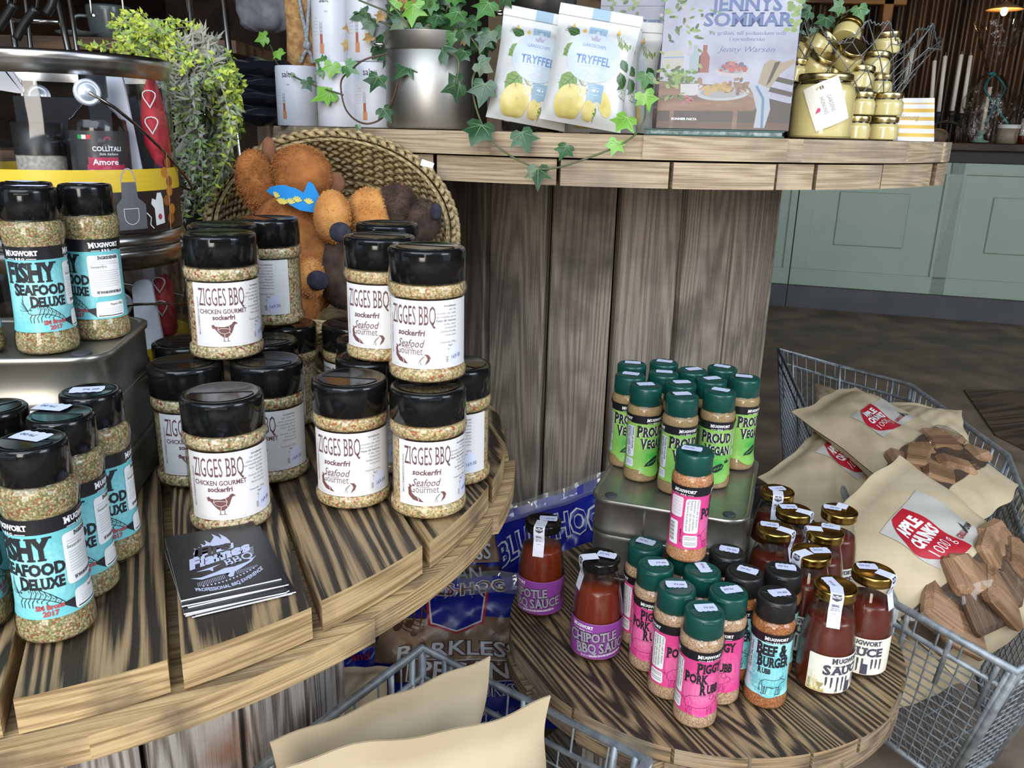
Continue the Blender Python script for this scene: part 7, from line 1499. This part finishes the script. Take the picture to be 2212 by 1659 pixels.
def blue(label, q, th, seed, art, cl_=True):
    b = Bag(*q, th, seed, .16, .09, .5); t = thing('wood_sack', label, 'sack', b.c, 0, 'blue sacks of barbecue wood'); m = MB(); b.body(m, BLUE, 34); m.obj('bag', t)
    m = MB(); k = min(b.W / .30, b.H / .36); dd = art(b); b.decal(m, dd, .0008, .012); m.obj('print', t)
    m = MB(); G = [[b.surf(i / 24, .90 + .135 * j / 4, .003 + .004 * math.sin(i)) - b.c for j in range(5)] for i in range(25)]; m.grid(G, clear('milky film', (.9, .92, .95), boost=2.2, rough=.1, milky=.12, bump=.8, bscale=25) if 'milky film' not in MATS else MATS['milky film']); m.obj('clear_top', t)
    return b
def art_main(b):
    d = Decal(); W_, H_ = b.W, b.H; h2 = H_ / 2
    d.rect(-W_ * .46, -h2 * .02, W_ * .46, h2 * .52, CHIPV, 0); d.poly([(-W_ * .47, h2 * .52), (W_ * .47, h2 * .56), (W_ * .47, h2 * .60), (-W_ * .47, h2 * .60)], BLUEP, .5)
    d.poly([(-W_ * .20, h2 * .86), (W_ * .17, h2 * .86), (W_ * .15, h2 * .44), (-W_ * .01, h2 * .34), (-W_ * .18, h2 * .44)], REDP, 1); d.poly([(-W_ * .185, h2 * .85), (W_ * .155, h2 * .85), (W_ * .135, h2 * .46), (-W_ * .01, h2 * .37), (-W_ * .165, h2 * .46)], SILP, 2); d.poly([(-W_ * .175, h2 * .84), (W_ * .145, h2 * .84), (W_ * .128, h2 * .475), (-W_ * .01, h2 * .39), (-W_ * .155, h2 * .475)], BLUEP, 3)
    outl(d, 'BLUES HOG', -.012 * W_ / .3, h2 * .80, h2 * .13, W_ * .62, 4, BRWN, SILP, rot=2)
    for k in range(5): d.line([(-W_ * .44 + W_ * .24 * f, h2 * (.56 - .035 * k) + h2 * .06 * math.sin(4 * f + .4 * k)) for f in np.linspace(0, 1, 10)], .0014, BRWN, 1.5)
    for x, y in ((-.36, .40), (-.29, .46), (-.25, .36)):
        d.ell(W_ * x, h2 * y, .008, .006, BRWN, 2, 12, .4); d.line([(W_ * x + .007, h2 * y), (W_ * x + .011, h2 * y + .038), (W_ * x + .020, h2 * y + .030)], .003, BRWN, 2)
    d.ring(W_ * .40, h2 * .62, W_ * .045, h2 * .14, .006, REDP, 2); d.line([(W_ * .37, h2 * .62), (W_ * .43, h2 * .63)], .006, REDP, 2)
    outl(d, 'BARKLESS', .0, h2 * .10, h2 * .155, W_ * .66, 3, arc=-.010 * W_ / .3)
    d.poly([(-W_ * .36, -h2 * .24), (-W_ * .32, -h2 * .12), (-W_ * .36, h2 * .0), (-W_ * .22, h2 * .01), (-W_ * .22, -h2 * .22)], BRWN, 2); d.poly([(W_ * .38, -h2 * .30), (W_ * .44, -h2 * .20), (W_ * .40, -h2 * .08), (W_ * .28, -h2 * .04), (W_ * .28, -h2 * .28)], BRWN, 2); d.poly([(-W_ * .27, h2 * .06), (W_ * .33, h2 * .02), (W_ * .33, -h2 * .26), (-W_ * .27, -h2 * .21)], SILP, 2.3); d.poly([(-W_ * .262, h2 * .05), (W_ * .322, h2 * .01), (W_ * .322, -h2 * .25), (-W_ * .262, -h2 * .20)], BRWN, 2.6)
    outl(d, 'PECAN', .03 * W_, -h2 * .19, h2 * .20, W_ * .48, 4, SILP, BRWN, rot=-2)
    outl(d, 'WOOD CHUNKS', .03 * W_, -h2 * .40, h2 * .12, W_ * .56, 3, NAVY, SILP, rot=-2)
    for k, (s, x) in enumerate((('The Secret of', -.18), ('your Favorite', .08), ('World Champions!', .20))): d.text(s, W_ * x, -h2 * (.55 + .13 * k), h2 * .075, SILP, 3, 'c', shear=.25)
    return d
def art_top(b):
    d = Decal(); outl(d, 'BLUES HOG', -.01, b.H * .17, b.H * .17, b.W * .86, 2, BLUEP, SILP, arc=-.02, rot=4, bold=.02); d.rect(-b.W * .4, -b.H * .45, b.W * .4, -b.H * .12, CHIPV, 0); return d
def art_mid(b):
    d = Decal(); d.rect(-b.W * .46, .02, b.W * .44, b.H * .42, CHIPV, 0); outl(d, 'BARKLESS', 0, b.H * .10, b.H * .10, b.W * .72, 2); d.poly([(-b.W * .3, b.H * .06), (b.W * .30, b.H * .06), (b.W * .30, -b.H * .07), (-b.W * .3, -b.H * .07)], BRWN, 1.5); d.poly([(b.W * .30, b.H * .04), (b.W * .44, b.H * .05), (b.W * .39, -b.H * .01), (b.W * .45, -b.H * .09), (b.W * .30, -b.H * .08)], BRWN, 1.4); outl(d, 'PECAN', .0, -b.H * .045, b.H * .085, b.W * .5, 3); outl(d, 'WOOD CHUNKS', .01, -b.H * .15, b.H * .06, b.W * .6, 3, NAVY, SILP); return d
def art_left(b):
    d = Decal(); d.poly([(-b.W * .2, .06), (b.W * .35, .05), (b.W * .42, -.005), (b.W * .3, .0), (-b.W * .2, .02)], BRWN, 1); outl(d, 'and', .03, -.02, .012, .03, 2, REDP, BLUEP); outl(d, 'Champions!', .04, -.05, .016, .09, 2, REDP, BLUEP); return d
Yq = lambda *a: [aty(x, y, Y) for x, y, Y in a]
blue('blue sack of pecan wood standing between the reels, barkless lettering', Yq((822, 1236, 1.27), (1168, 1252, 1.27), (1205, 1570, 1.17), (775, 1600, 1.17)), .11, 51, art_main)
blue('blue sack lying against the plank drum behind the purple labelled bottles', Yq((1062, 1118, 1.42), (1330, 1020, 1.42), (1340, 1330, 1.33), (1110, 1360, 1.33)), .09, 52, art_top)
blue('blue sack with pale wood showing, behind the table rim', Yq((880, 1070, 1.45), (1085, 1080, 1.45), (1110, 1390, 1.35), (860, 1390, 1.35)), .08, 53, art_mid)
blue('dark blue sack in the shade under the left reel', Yq((640, 1300, 1.25), (835, 1285, 1.27), (850, 1490, 1.20), (640, 1510, 1.18)), .07, 54, art_left)
kraft('brown kraft sack lying in the shade under the left reel', Yq((690, 1440, 1.12), (840, 1440, 1.12), (830, 1640, 1.02), (690, 1640, 1.02)), .06, 55, group='kraft sack under the left reel')
